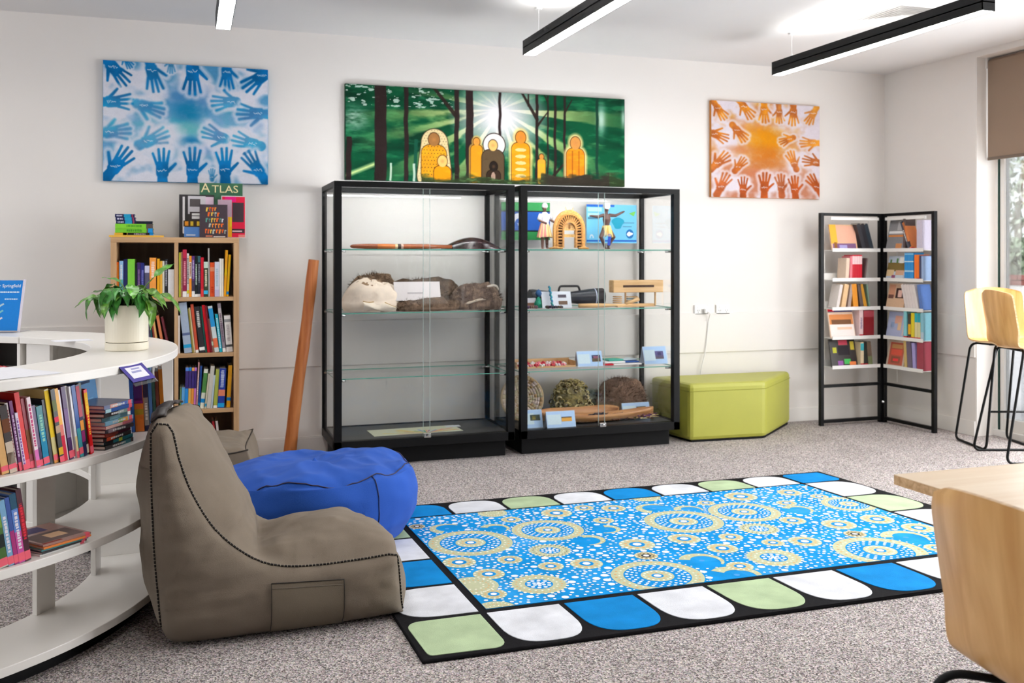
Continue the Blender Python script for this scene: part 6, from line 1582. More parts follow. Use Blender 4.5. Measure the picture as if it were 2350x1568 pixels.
def flap(i, j):
    u = i / 12; v = j / 6
    return ((-.08 + u * .20), -.13 - .03 * sin(v * pi) - .012 * sin(u * 9), .006 + .07 * v * (1 - .5 * u) + .01 * sin(u * 7 + v * 4))
m.color(240, 226, 206); m.grid(flap, 13, 7); m.build('folded_flap', 'hide', t, smooth=True)
MB(c=(176, 140, 80)).tube([Vector(flap(i, 6)) for i in range(13)], .004, 6).build('hide_edge', 'hide', t, smooth=True)
t, w, h, _ = lump('animal_pelt', 'tall brown furred pelt behind the propped white card on the middle shelf', 'pelt', 880, 1060, 640, 6.20, .20, (84, 70, 58), (146, 120, 98), 9, 'animal pelts in the first case', ex=.5); fringe(t, w, h, .20, 2, (64, 54, 46), (150, 126, 100), 800, .026)
t, w, h, _ = lump('animal_pelt', 'dark grey-brown rolled pelt lying in front below the white card', 'pelt', 896, 1052, 684, 5.99, .16, (88, 72, 60), (140, 114, 94), 19, 'animal pelts in the first case', ex=.5); fringe(t, w, h, .16, 5, (64, 50, 42), (150, 124, 98), 700, .02)
t, w, h, _ = lump('animal_pelt', 'possum-grey pelt with pale leather edges at the case end near the post', 'pelt', 1030, 1152, 652, 6.08, .26, (92, 78, 72), (162, 138, 120), 13, 'animal pelts in the first case'); fringe(t, w, h, .26, 3, (76, 64, 58), (160, 136, 116), 600)
for q, (x0, z0, L_, c) in enumerate(((-.10, .070, .22, (214, 196, 176)), (-.02, .115, .16, (206, 188, 172)), (.02, .155, .13, (216, 204, 190)))):
    MB(c=c).tube(smoothpoly([(x0, -.115 + q * .022, z0 - .03), (x0 + L_ * .4, -.122 + q * .022, z0 - .004), (x0 + L_ * .8, -.105 + q * .03, z0 - .004), (x0 + L_, -.075 + q * .03, z0 - .035)], 4), [.003] + [.009] * 11 + [.003], 8).build('leather_edge', 'hide', t, smooth=True)
def card(px0, px1, py0, py1, Y, label, shelf, lean=-14, c=(222, 214, 214), pic=None, blue=False, rz=0., tent=True, group='caption cards in the display cases'):
    a, b = P_(px0, shelf, Y), P_(px1, shelf, Y); w = (b - a).x; h = (aty((px0 + px1) / 2, py0, Y).z - aty((px0 + px1) / 2, py1, Y).z)
    t = thing('caption_card', label, 'card', (a.lerp(b, .5).x, Y, shelf), rz, group)
    Mx = Matrix.Rotation(radians(lean), 4, 'X')
    MB(c=c).box((-w / 2, 0, 0), (w / 2, .0014, h), Mx).build('card_face', 'print', t)
    if tent: MB(c=[v * .9 for v in c]).box((-w / 2, -.0014, -h), (w / 2, 0, 0), T(0, 2 * h * sin(radians(-lean)) if False else 0, 0) @ Mx @ T(0, .0014, h) @ Matrix.Rotation(radians(-2 * lean), 4, 'X')).build('card_back', 'print', t)
    if blue:
        m = MB(c=(176, 206, 240)); m.box((-w * .49, -.0005, h * .02), (w * .49, 0, h * .98), Mx); m.color(206, 226, 236); m.box((-w * .47, -.0009, h * .2), (w * .0, -.0005, h * .8), Mx); m.build('card_print', 'print', t)
    if pic:
        m = MB()
        for x0, x1, z0, z1, cc in pic: m.color(*cc); m.box((x0 * w - w / 2, -.0016, z0 * h), (x1 * w - w / 2, -.001, z1 * h), Mx)
        m.build('card_picture', 'print', t)
    return t
pz = aty(960, 690, 5.95).z
t = card(906, 1012, 647, 692, 5.95, 'blank white caption card propped on the rolled grey-brown pelt', pz, -18, (226, 218, 216), ((.28, .62, .36, .44, (190, 182, 182)),), tent=False)
# flat painted sheet and small note on the deck of the first case
p = P_(962, GD, 6.05)
t = thing('painted_cloth', 'flat painted paper with pastel ray pattern on the dark case floor', 'painting', (p.x, 6.07, GD + .0005), radians(2))
MB(c=(222, 226, 200)).box((-.31, -.10, 0), (.27, .12, .0012)).build('sheet', 'print', t)
m = MB(); R = random.Random(5)
for k in range(26):
    a = -.2 + k * pi * 1.12 / 26; m.color(*R.choice(((90, 170, 120), (236, 216, 120), (190, 120, 160), (236, 170, 140), (120, 160, 220), (226, 236, 214))))
    x0, y0_ = .03, -.095; r = R.uniform(.12, .30)
    q = [(x0 + r * cos(a - .05), y0_ + r * .62 * sin(a - .05)), (x0 + r * cos(a + .05), y0_ + r * .62 * sin(a + .05))]
    q = [(max(-.3, min(.26, x)), max(-.098, min(.115, y))) for x, y in q]
    m.add([(x0, y0_, .0014), (q[0][0], q[0][1], .0014), (q[1][0], q[1][1], .0014)], [(0, 1, 2)])
m.build('ray_print', 'print', t)
p = P_(1050, GD, 6.0)
o = MB(c=(226, 230, 236)).box((-.05, -.03, 0), (.05, .03, .001)).build('note', 'print'); o.location = (p.x + .01, 6.16, GD + .0008); tag(o, 'small white note lying beside the painted paper on the case floor', 'note')

# ---- second case, top shelf: flag, figures, headdress, poster
YBK = 6.345
a, b = aty(1149, 500, YBK).x + .0, aty(1262, 500, YBK).x
z1, z0 = aty(1230, 465, YBK).z, aty(1230, 551, YBK).z
a = max(a, CR[0] + .035)
t = thing('flag', 'green, blue and black banded flag with a white headdress emblem behind the figurine', 'flag', (a, YBK, G1))
w = b - a; fl = z1 - z0; zb = z0 - G1
MB(c=(30, 90, 180)).box((0, 0, zb), (w, .003, zb + fl)).build('flag_cloth', 'print', t)
m = MB(c=(52, 150, 82)); m.box((0, -.0006, zb), (w, 0, zb + fl * .22)); m.box((0, -.0006, zb + fl * .78), (w, 0, zb + fl)); m.build('green_band', 'print', t)
m = MB(c=(22, 26, 40)); m.box((0, -.0006, zb + fl * .22), (w, 0, zb + fl * .255)); m.box((0, -.0006, zb + fl * .745), (w, 0, zb + fl * .78)); m.build('black_band', 'print', t)
cxm, czm = w * .36, zb + fl * .42
m = MB(c=(238, 238, 242)); vs = []
for k in range(21):
    an = pi * (-.22 + 1.44 * k / 20); r0, r1 = (.032, .062) if 3 < k < 17 else (.038, .056); ex = .012 if k in (0, 20) else 0
    vs += [(cxm + (r0 + ex) * cos(an) * 1.0, -.001, czm + r0 * sin(an) * 1.25), (cxm + (r1 + ex) * cos(an), -.001, czm + r1 * sin(an) * 1.25)]
m.add(vs, [(2 * k, 2 * k + 1, 2 * k + 3, 2 * k + 2) for k in range(20)])
st5 = [(cxm + (.016 if k % 2 == 0 else .007) * sin(k * pi / 5), -.001, czm + .0 + (.016 if k % 2 == 0 else .007) * cos(k * pi / 5)) for k in range(10)]
m.add(st5, [tuple(range(9, -1, -1))]); m.build('emblem', 'print', t)
def figurine(name, label, px, Y, ztop, base_z, man):
    p = P_(px, base_z, Y); H = ztop - base_z; s_ = H / 1.75
    t = thing(name, label, 'figurine', p, radians(8))
    sk = (92, 62, 52) if man else (120, 84, 72)
    m = MB(c=sk)
    def tb(pts, r): m.tube([Vector(q) * s_ for q in pts], [k * s_ for k in r], 10)
    if man:
        m.ball((0, 0, 1.60 * s_), (.085 * s_, .095 * s_, .115 * s_)); tb([(0, 0, 1.42), (0, 0, 1.54)], [.06, .06])
        tb([(0, 0, .82), (0, 0, 1.0), (0, -.01, 1.2), (0, 0, 1.40)], [.13, .12, .17, .13])
        tb([(-.12, 0, 1.37), (-.42, -.02, 1.30), (-.72, -.04, 1.33)], [.075, .06, .045]); tb([(.12, 0, 1.37), (.42, -.02, 1.36), (.74, -.02, 1.50)], [.075, .06, .045])
        for sx_, kx in ((-1, -.30), (1, .30)): tb([(sx_ * .08, 0, .84), (kx, -.06, .50), (sx_ * .07, .02, .12)], [.11, .085, .055]); tb([(sx_ * .07, .02, .08), (sx_ * .08, -.12, .035)], [.05, .035])
        for sx_ in (-1, 1): tb([(sx_ * .72, -.04, 1.33 if sx_ < 0 else 1.50), (sx_ * .82, -.05, 1.32 if sx_ < 0 else 1.54)], [.045, .03])
    else:
        m.ball((0, 0, 1.60 * s_), (.085 * s_, .095 * s_, .115 * s_)); tb([(0, 0, 1.42), (0, 0, 1.54)], [.055, .055])
        tb([(0, 0, .82), (0, 0, 1.0), (0, -.02, 1.2), (0, 0, 1.40)], [.15, .13, .17, .12])
        tb([(-.12, 0, 1.36), (-.24, -.03, 1.12), (.0, -.18, 1.0)], [.065, .055, .04]); tb([(.12, 0, 1.36), (.26, -.06, 1.14), (.30, -.24, 1.06)], [.065, .055, .04])
        for sx_ in (-1, 1): tb([(sx_ * .09, 0, .84), (sx_ * .10, 0, .45), (sx_ * .10, 0, .08)], [.11, .075, .05]); tb([(sx_ * .10, 0, .05), (sx_ * .13, -.13, .03)], [.045, .035])
    o = m.build('body', 'gloss_paint', t, smooth=True)
    r = o.modifiers.new('remesh', 'REMESH'); r.mode = 'VOXEL'; r.voxel_size = .012 * s_ * 1.6; r.use_smooth_shade = True
    o.data.materials[0] = MATS['fig_dark'] if man else MATS['fig_brown']
    f = MB(c=(40, 30, 28) if man else (48, 34, 30)); f.ball((0, .02 * s_, 1.64 * s_), (.095 * s_, .09 * s_, .10 * s_), 10, 6); f.build('hair', 'gloss_paint', t, smooth=True)
    f = MB(c=(236, 232, 228)); 
    for sx_ in (-1, 1): f.ball((sx_ * .032 * s_, -.085 * s_, 1.61 * s_), .012 * s_, 6, 4)
    f.color(90, 40, 40); f.ball((0, -.092 * s_, 1.545 * s_), (.03 * s_, .008 * s_, .010 * s_), 6, 4); f.color(*sk); f.ball((0, -.10 * s_, 1.58 * s_), (.016 * s_, .02 * s_, .02 * s_), 6, 4); f.build('face', 'gloss_paint', t)
    f = MB(); R = random.Random(3)
    if man:
        f.color(238, 236, 236); f.lathe([(.10 * s_, 1.62 * s_), (.15 * s_, 1.70 * s_), (.13 * s_, 1.84 * s_), (.11 * s_, 1.80 * s_)], 14, caps=False); f.build('headdress', 'gloss_paint', t, smooth=True)
        f = MB()
        for k in range(26):
            a = 2 * pi * k / 26; f.color(*R.choice(((226, 196, 110), (230, 180, 90), (222, 200, 140)))); f.tube([(.13 * s_ * cos(a), .13 * s_ * sin(a), .95 * s_), (.27 * s_ * cos(a), .22 * s_ * sin(a), .48 * s_ + R.uniform(0, .1) * s_)], [.03 * s_, .02 * s_], 5)
        f.build('grass_skirt', 'gloss_paint', t)
        f = MB(c=(36, 70, 170)); f.add([(-.05 * s_, -.22 * s_, .62 * s_), (.09 * s_, -.22 * s_, .60 * s_), (.05 * s_, -.2 * s_, .16 * s_), (-.08 * s_, -.2 * s_, .18 * s_), (-.05 * s_, -.205 * s_, .62 * s_), (.09 * s_, -.205 * s_, .60 * s_), (.05 * s_, -.185 * s_, .16 * s_), (-.08 * s_, -.185 * s_, .18 * s_)], [(0, 1, 2, 3), (7, 6, 5, 4), (0, 4, 5, 1), (1, 5, 6, 2), (2, 6, 7, 3), (3, 7, 4, 0)]); f.build('loin_cloth', 'print', t)
        f = MB(c=(200, 50, 60)); f.lathe([(.135 * s_, 1.22 * s_), (.14 * s_, 1.26 * s_), (.13 * s_, 1.30 * s_)], 12, caps=False); f.build('chest_band', 'gloss_paint', t)
    else:
        f.color(232, 228, 236); f.lathe([(.17 * s_, .98 * s_), (.155 * s_, 1.05 * s_), (.205 * s_, 1.22 * s_), (.17 * s_, 1.36 * s_), (.08 * s_, 1.45 * s_)], 14, caps=False)
        f.tube([(-.16 * s_, 0, 1.36 * s_), (-.27 * s_, -.03 * s_, 1.16 * s_)], [.09 * s_, .08 * s_], 8); f.tube([(.16 * s_, 0, 1.36 * s_), (.28 * s_, -.06 * s_, 1.18 * s_)], [.09 * s_, .08 * s_], 8); f.build('blouse', 'print', t, smooth=True)
        f = MB()
        for k in range(34):
            a = 2 * pi * k / 34; f.color(*R.choice(((232, 206, 130), (226, 170, 120), (236, 220, 160), (226, 140, 130)))); f.tube([(.14 * s_ * cos(a), .13 * s_ * sin(a), 1.02 * s_), (.30 * s_ * cos(a), .26 * s_ * sin(a), .45 * s_ + R.uniform(0, .05) * s_)], [.03 * s_, .026 * s_], 5)
        f.build('grass_skirt', 'gloss_paint', t)
        f = MB(c=(232, 226, 230)); f.lathe([(.10 * s_, 1.64 * s_), (.12 * s_, 1.68 * s_), (.10 * s_, 1.78 * s_), (.04 * s_, 1.82 * s_)], 12, caps=False); f.build('head_wrap', 'print', t, smooth=True)
    MB(c=(206, 190, 180)).lathe([(.20 * s_, .0), (.20 * s_, .02 * s_), (.18 * s_, .03 * s_)], 20, T(0, -.04 * s_, 0)).build('base', 'gloss_paint', t)
mat('fig_dark', S(84, 56, 50), rough=.5, var=.1); mat('fig_brown', S(116, 82, 70), rough=.5, var=.1)
figurine('figurine', 'dancer figurine in a white blouse and grass skirt standing before the flag', 1250, 6.14, aty(1250, 470, 6.14).z, G1, False)
figurine('figurine', 'dark dancer figurine with outstretched arms and blue cloth before the blue poster', 1392, 6.14, aty(1392, 472, 6.14).z, G1, True)
# cane headdress
p = P_(1306, G1, 6.10); za = aty(1306, 478, 6.10).z - G1; wa = aty(1342, 500, 6.10).x - aty(1270, 500, 6.10).x
t = thing('headdress', 'arched woven cane headdress with dark slots on the top glass shelf', 'headdress', p)
def arch(r, z_c, k=1.): return [Vector((r * cos(a), 0, z_c + r * 1.18 * sin(a) * k)) for a in np.linspace(0, pi, 25)]
R0 = wa / 2; zc = za - R0 * 1.18 - .012
def archband(r0, r1, y0, y1, c, name, leg=True, mt_='fibre'):
    m = MB(c=c); o, i_ = [Vector((r1, 0, .012))] * leg + arch(r1, zc) + [Vector((-r1, 0, .012))] * leg, [Vector((r0, 0, .012))] * leg + arch(r0, zc) + [Vector((-r0, 0, .012))] * leg
    n = len(o); vs = []
    for k in range(n): vs += [(i_[k].x, y0, i_[k].z), (o[k].x, y0, o[k].z), (o[k].x, y1, o[k].z), (i_[k].x, y1, i_[k].z)]
    m.add(vs, [(4 * k + q, 4 * k + 4 + q, 4 * k + 4 + (q + 1) % 4, 4 * k + (q + 1) % 4) for k in range(n - 1) for q in range(4)]); return m.build(name, mt_, t, smooth=False)
archband(R0 * .82, R0, -.012, .012, (214, 160, 96), 'outer_band'); archband(R0 * .74, R0 * .83, -.018, .014, (196, 138, 76), 'rim_cane'); archband(R0 * .46, R0 * .76, -.006, .004, (98, 66, 42), 'slot_backing'); archband(R0 * .36, R0 * .47, -.018, .012, (200, 146, 88), 'inner_band')
for k in range(26):
    f = k / 25
    if f < .2: x, z, dx, dz = 1, .03 + (zc - .03) * f / .2, 1, 0
    elif f > .8: x, z, dx, dz = -1, .03 + (zc - .03) * (1 - f) / .2, -1, 0
    else: a = pi * (f - .2) / .6; dx, dz = cos(a), sin(a)
    if f < .2 or f > .8: p0_, p1_ = Vector((dx * R0 * .46, -.010, z)), Vector((dx * R0 * .76, -.010, z))
    else: p0_, p1_ = Vector((dx * R0 * .46, -.010, zc + dz * R0 * .46 * 1.18)), Vector((dx * R0 * .76, -.010, zc + dz * R0 * .76 * 1.18))
    MB(c=(206, 152, 92)).tube([p0_, p1_], .0048, 6).build('cane_spoke', 'fibre', t)
MB(c=(222, 176, 112)).box((-R0 * .36, -.008, zc - .004), (R0 * .36, .004, zc + .006)).box((-R0 * .36, -.006, zc - .05), (R0 * .36, .004, zc - .03)).build('cross_cane', 'fibre', t)
m = MB(c=(220, 176, 118)); m.add([(-R0 * .34, -.002, zc), (R0 * .34, -.002, zc)] + [(R0 * .34 * cos(a), -.002, zc + R0 * .40 * sin(a)) for a in np.linspace(.2, pi - .2, 9)], [tuple(range(11))]); m.color(150, 104, 60); m.ball((0, -.006, zc + R0 * .16), (.007, .004, .02), 8, 6); m.build('centre_panel', 'fibre', t)
for s_ in (-1, 1): MB(c=(210, 158, 96)).tube([(s_ * R0 * .5, -.03, .010), (s_ * R0 * .95, -.015, .012), (s_ * R0 * 1.25, 0, .008)], [.008, .009, .005], 8).build('cane_foot', 'fibre', t, smooth=True)
MB(c=(232, 200, 150)).tube([(R0 * .0 - .02, 0, za - .014), (-.026, 0, za + .008)], .003, 5).tube([(.022, 0, za - .016), (.03, 0, za + .004)], .003, 5).build('cane_tip', 'fibre', t)
# poster
a, b = aty(1346, 500, YBK).x, aty(1461, 500, YBK).x; z1, z0 = aty(1400, 470, YBK).z, aty(1400, 558, YBK).z
t = thing('poster', 'pale blue poster with a teal patch and round map badge, behind the dancer', 'poster', (a, YBK, z0)); w, h = b - a, z1 - z0
MB(c=(110, 190, 226)).box((0, 0, 0), (w, .002, h)).build('poster_sheet', 'print', t)
m = MB(c=(20, 96, 190)); m.box((0, -.0005, h * .94), (w * .55, 0, h)); m.box((0, -.0005, .01), (w, 0, .022)); m.color(170, 222, 240); m.box((.01, -.0005, h * .82), (w * .3, 0, h * .92)); m.box((.01, -.0005, h * .70), (w * .25, 0, h * .78)); m.color(70, 120, 150); m.box((.01, -.0005, h * .62), (w * .26, 0, h * .67)); m.box((w * .72, -.0005, h * .52), (w * .95, 0, h * .54)); m.box((w * .72, -.0005, h * .42), (w * .9, 0, h * .44)); m.build('poster_print', 'print', t)
MX2 = Matrix.Rotation(radians(90), 4, 'X')
m = MB(c=(20, 150, 180)); m.v += []; 
m.add([(w * .62 + .045 * cos(q) * (1 + .25 * sin(3 * q)), -.0008, h * .52 + .042 * sin(q)) for q in np.linspace(0, 2 * pi, 18)[:-1]], [tuple(range(17))]); m.build('teal_patch', 'print', t)
m = MB(c=(24, 110, 180)); m.add([(w * .86 + .030 * cos(q), -.0008, h * .24 + .034 * sin(q)) for q in np.linspace(0, 2 * pi, 22)[:-1]], [tuple(range(21))]); m.color(244, 246, 250)
m.add([(w * .86 + .020 * cos(q) * (1 + .25 * sin(2 * q + 1)), -.0012, h * .24 + .015 * sin(q) * (1 + .3 * cos(3 * q))) for q in np.linspace(0, 2 * pi, 20)[:-1]], [tuple(range(19))]); m.build('map_badge', 'print', t)
MB(c=(120, 200, 90)).add([(w * .84, -.0008, h * .78), (w * .98, -.0008, h * .84), (w * .94, -.0008, h * .70)], [(0, 1, 2)]).build('green_mark', 'print', t)
MB(c=(214, 226, 236)).add([(w * .1 + .016 * cos(q), -.0008, .04 + .022 * sin(q)) for q in np.linspace(-.3, pi + .3, 12)] + [(w * .1 + .008 * cos(q), -.0008, .04 + .012 * sin(q)) for q in np.linspace(pi + .3, -.3, 12)], [tuple(range(24))]).build('corner_mark', 'print', t)
# second shelf: drum, cards, ornaments, wooden instrument
a = P_(1300, G2, 6.20); bx = P_(1408, G2, 6.20).x - a.x
t = thing('drum', 'black hourglass drum with a handle and banded skin lying on the middle shelf', 'drum', (a.x - .0, 6.20, G2 + .062))
MXr = Matrix.Rotation(radians(90), 4, 'Y')
x0 = -.27
MB(c=(44, 46, 54)).lathe([(.001, x0), (.058, x0), (.060, x0 + .02), (.046, x0 + .14), (.038, x0 + .24), (.042, x0 + .32), (.058, x0 + .44), (.061, x0 + .54), (.001, x0 + .54)], 28, MXr).build('drum_body', 'gloss_paint', t, smooth=True).data.set_sharp_from_angle(angle=radians(45))
for q, c in ((.36, (150, 116, 100)), (.375, (206, 180, 160)), (.47, (196, 206, 226))): MB(c=c).lathe([(.0615 - (.47 - q) * .16, x0 + q), (.0620 - (.47 - q) * .15, x0 + q + .007)], 28, MXr, caps=False).build('binding', 'gloss_paint', t)
MB(c=(70, 66, 70)).lathe([(.0615, x0 + .478), (.0618, x0 + .54)], 28, MXr, caps=False).build('drum_skin_edge', 'fibre', t)
MB(c=(36, 36, 38)).tube(fillet([(x0 + .21, 0, .036), (x0 + .22, 0, .078), (x0 + .36, 0, .078), (x0 + .37, 0, .044)], .015, 3), .008, 8).build('carry_handle', 'gloss_paint', t, smooth=True)
card(1246, 1312, 668, 708, 6.02, 'white caption card with two small photos, draped with a turquoise necklace', G2, -20, (220, 224, 232), ((.56, .84, .62, .80, (90, 84, 96)), (.56, .86, .2, .42, (120, 96, 80))), rz=radians(-4))
card(1196, 1232, 676, 700, 6.10, 'small white caption card with a brown photo beside the case post', G2, -20, (224, 222, 230), ((.3, .9, .2, .5, (140, 100, 80)),))
def beads(px, Y, z, label, c, n, R_b, r, cx=1., name='necklace'):
    p = P_(px, z, Y); t = thing(name, label, 'necklace', p); Rr = random.Random(int(px))
    for k in range(n):
        a = 2 * pi * k / n; cc = [max(0, min(255, v + Rr.uniform(-22, 22))) for v in c]
        MB(c=cc).ball((R_b * cx * cos(a), R_b * sin(a) * .7, r + Rr.uniform(0, .004)), r, 7, 5).build('bead', 'gloss_paint', t, smooth=True)
    return t
beads(1272, 5.955, G2, 'coil of dark beads at the foot of the white caption card', (62, 52, 58), 22, .045, .009, 1.2)
beads(1214, 5.985, G2, 'coil of maroon and grey beads beside the case post', (104, 74, 84), 20, .048, .010, 1.1)
p = P_(1270, G2, 5.99); t = thing('necklace', 'turquoise bead strand hanging down the white caption card', 'necklace', p)
for k in range(18):
    f = k / 17; MB(c=(20 + RNG.randint(0, 20), 130 + RNG.randint(-20, 30), 160 + RNG.randint(-20, 20))).ball((.003 * sin(k * 1.7) - .004 * f, .018 + .050 * f - .004, .012 + .128 * f), .0085, 8, 6).build('bead', 'gloss_paint', t, smooth=True)
p = P_(1236, G2, 6.07); t = thing('ornament', 'small teal woven ornament standing between the two caption cards', 'ornament', p)
MB(c=(60, 160, 130)).lathe([(.026, 0), (.03, .03), (.018, .055), (.008, .075)], 14).build('woven_body', 'fibre', t, smooth=True)
MB(c=(70, 110, 160)).lathe([(.010, .074), (.022, .095), (.016, .115), (.002, .125)], 12).build('woven_top', 'fibre', t, smooth=True)
# wooden box instrument on a stand
a, b = P_(1403, G2, 6.12), P_(1517, G2, 6.12); w = (b - a).x; zb_ = aty(1460, 671, 6.12).z - G2; zt_ = aty(1460, 643, 6.12).z - G2
t = thing('slit_drum', 'pale wooden slotted drum raised on a turned stand on the middle shelf', 'instrument', a)
hh = (zt_ - zb_) / 2
m = MB(); m.box((0, -.035, zb_), (w, -.027, zt_)); m.box((0, .035, zb_), (w, .043, zt_)); m.box((0, -.027, zb_), (w, .035, zb_ + .008)); m.box((0, -.027, zt_ - .008), (w, .035, zt_)); m.box((0, -.027, zb_ + .008), (.01, .035, zt_ - .008)); m.box((w - .01, -.027, zb_ + .008), (w, .035, zt_ - .008)); m.build('box_body', 'pale_wood', t, bevel=.004)
MB(c=(74, 48, 34)).box((w * .19, -.0362, zb_ + hh * .84), (w * .81, -.0346, zb_ + hh * 1.2)).build('slot', 'print', t)
for k in range(5): MB().lathe([(.030, 0), (.034, .004), (.030, .008)], 18, T(w * .12, 0, .008 + k * .0135) @ Matrix.Rotation(0, 4, 'X')).build('stand_ring', 'pale_wood', t, smooth=True)
for x in (.28, .88): MB().tube([(w * x, 0, .0), (w * x, 0, zb_ + .004)], .007, 8).build('stand_post', 'pale_wood', t)
for k in range(5): MB(c=(60, 90, 90) if k % 2 else (190, 150, 90)).box((w * .30, -.02, .006 + k * .0135), (w * .5, .02, .0135 + k * .0135)).build('stand_rung', 'gloss_paint', t)
a = P_(1327, G2, 5.97)
t = thing('rattle', 'long pale wooden rattle lying in front of the slotted drum', 'instrument', a)
L_ = P_(1500, G2, 5.97).x - a.x
MB().lathe([(.004, 0), (.014, .004), (.015, .1), (.013, .2), (.010, .24), (.009, L_)], 14, T(0, 0, .0155) @ MXr).build('rattle_handle', 'pale_wood', t, smooth=True)
MB().box((L_ * .5, -.02, .002), (L_, .03, .010)).build('rattle_board', 'pale_wood', t, bevel=.002)
MB().tube([(L_ * .62, .0, .022), (L_ * .80, .004, .055)], [.010, .014], 10).build('rattle_peg', 'pale_wood', t, smooth=True)
# third shelf: shell trays, cards, flags
def tray(px0, px1, Y, label, d=.13):
    a, b = P_(px0, G3, Y), P_(px1, G3, Y); w = (b - a).x
    t = thing('wooden_tray', label, 'tray', a, 0, 'trays on the lower shelf')
    m = MB(); m.box((0, 0, 0), (w, d, .004)); m.box((0, d - .004, .004), (w, d, .05)); m.box((0, 0, .004), (w, .004, .012)); m.box((0, .004, .004), (.004, d - .004, .04)); m.box((w - .004, .004, .004), (w, d - .004, .04)); m.build('tray_body', 'pale_wood', t)
    return a, w
a, w = tray(1186, 1322, 6.02, 'pale wooden tray holding red and white bead bundles')
R = random.Random(17); ORD = ('first', 'second', 'third', 'fourth', 'fifth', 'sixth', 'seventh', 'eighth', 'ninth')
for r in range(3):
    for q in range(9):
        x = a.x + .03 + (w - .06) * (q + .5 * (r % 2)) / 9.5; y = 6.035 + r * .036
        cpick = [((206, 40, 64), 'red'), ((238, 226, 224), 'white'), ((232, 130, 140), 'pink')][(q + 2 * r) % 3]
        t = thing('bead_bundle', '%s bead bundle, %s place along the %s row of the pale tray' % (cpick[1], ORD[q], ('front', 'middle', 'back')[r]), 'beads', (x, y, G3 + .0045 + r * .004), R.uniform(0, 3), '%s bead bundles in the tray' % cpick[1])
        for j in range(5):
            an = j * 1.26; MB(c=[min(255, v + R.uniform(-12, 12)) for v in cpick[0]]).ball((.011 * cos(an), .011 * sin(an), .009 + .006 * (j % 2)), .0095, 7, 5).build('bead', 'gloss_paint', t, smooth=True)
p = P_(1205, G3, 6.17); t = thing('carved_post', 'short turned tan wooden post behind the tray of bead bundles', 'ornament', (p.x - .01, 6.20, G3))
MB().lathe([(.02, 0), (.022, .04), (.016, .05), (.022, .07), (.018, .11), (.01, .125)], 16).build('turned_body', 'pale_wood', t, smooth=True)
def pic(): return ((.58, .92, .3, .72, (60, 66, 100)), (.60, .90, .3, .52, (226, 186, 70)), (.64, .86, .50, .66, (200, 130, 150)))
card(1327, 1385, 812, 849, 6.0, 'pale blue caption card with a small photo between the tray and striped flags', G3, -20, (214, 216, 228), pic(), True)
card(1480, 1533, 800, 842, 6.0, 'pale blue caption card with a violet photo at the shelf end by the post', G3, -20, (206, 220, 240), ((.50, .86, .28, .72, (96, 90, 140)), (.52, .84, .28, .5, (222, 196, 70)), (.6, .75, .5, .65, (170, 150, 220))), True)
a = P_(1386, G3, 6.0); b = P_(1476, G3, 6.0); w = (b - a).x
for k, (nm, c1, c2, z_, dx) in enumerate((('red and white', (196, 20, 44), (244, 240, 238), .0, 0), ('white and blue', (238, 238, 240), (50, 90, 160), .012, .02), ('teal', (70, 170, 150), (200, 214, 220), .024, .06))):
    t = thing('folded_flag', '%s folded cloth flag in the pile between two blue cards' % nm, 'flag', (a.x + dx, 6.01 + k * .02, G3 + z_ + .0005), radians(-3 + 4 * k), 'folded flags on the lower shelf')
    f = .26 if k == 0 else .6
    m = MB(c=c1); m.box((0, 0, 0), (w * f - dx, .11, .011)); m.build('cloth_fold', 'print', t, bevel=.004)
    m = MB(c=c2); m.box((w * f - dx, .002, .0), (w - dx - .01, .108, .010)); m.build('cloth_tail', 'print', t, bevel=.004)
t = thing('cane_strip', 'flat tan cane strip lying behind the folded flags', 'cane', (a.x, 6.16, G3 + .0005)); MB(c=(214, 184, 130)).box((0, 0, 0), (w * .8, .02, .035)).build('strip', 'fibre', t, bevel=.004)
# deck of the second case: baskets, fibre bags, wooden dishes
t = thing('woven_basket', 'round pale woven dish standing on edge behind the small blue card', 'basket', (P_(1196, GD, 6.20).x + .02, 6.20, GD))
zr = aty(1210, 865, 6.2).z - GD; Rb = zr / 2
m = MB(); nr = 9
for k in range(nr):
    r0, r1 = Rb * k / nr, Rb * (k + 1) / nr
    for q in range(28):
        a0_, a1_ = 2 * pi * q / 28, 2 * pi * (q + 1) / 28; R = RNG.random()
        m.color(*[(226, 206, 186), (206, 186, 150), (232, 214, 206), (196, 160, 116), (214, 206, 170)][int(R * 5)])
        dy = lambda r: -.03 + .05 * (r / Rb) ** 2
        m.add([(r0 * cos(a0_), -dy(r0) - .0, Rb + r0 * sin(a0_)), (r1 * cos(a0_), -dy(r1), Rb + r1 * sin(a0_)), (r1 * cos(a1_), -dy(r1), Rb + r1 * sin(a1_)), (r0 * cos(a1_), -dy(r0), Rb + r0 * sin(a1_))], [(0, 1, 2, 3)], T(0, .03, 0) @ Matrix.Rotation(radians(-10), 4, 'X'))
o = m.build('woven_face', 'fibre', t, smooth=True); q = o.modifiers.new('solid', 'SOLIDIFY'); q.thickness = .012; q.offset = 1
MB(c=(206, 180, 140)).tube([Matrix.Rotation(radians(-10), 4, 'X') @ Vector((Rb * cos(a), -.02, Rb + Rb * sin(a))) + Vector((0, .03, 0)) for a in np.linspace(0, 2 * pi, 33)[:-1]], .009, 7, closed=True).build('basket_rim', 'fibre', t, smooth=True)
t, w, h, _ = lump('twig_bundle', 'tangled bundle of yellow-green curled bark strips behind the wooden dish', 'bundle', 1268, 1352, 880, 6.27, .19, (110, 100, 58), (168, 152, 96), 23, None, 'fibre', GD, .02)
m = MB(); R = random.Random(9)
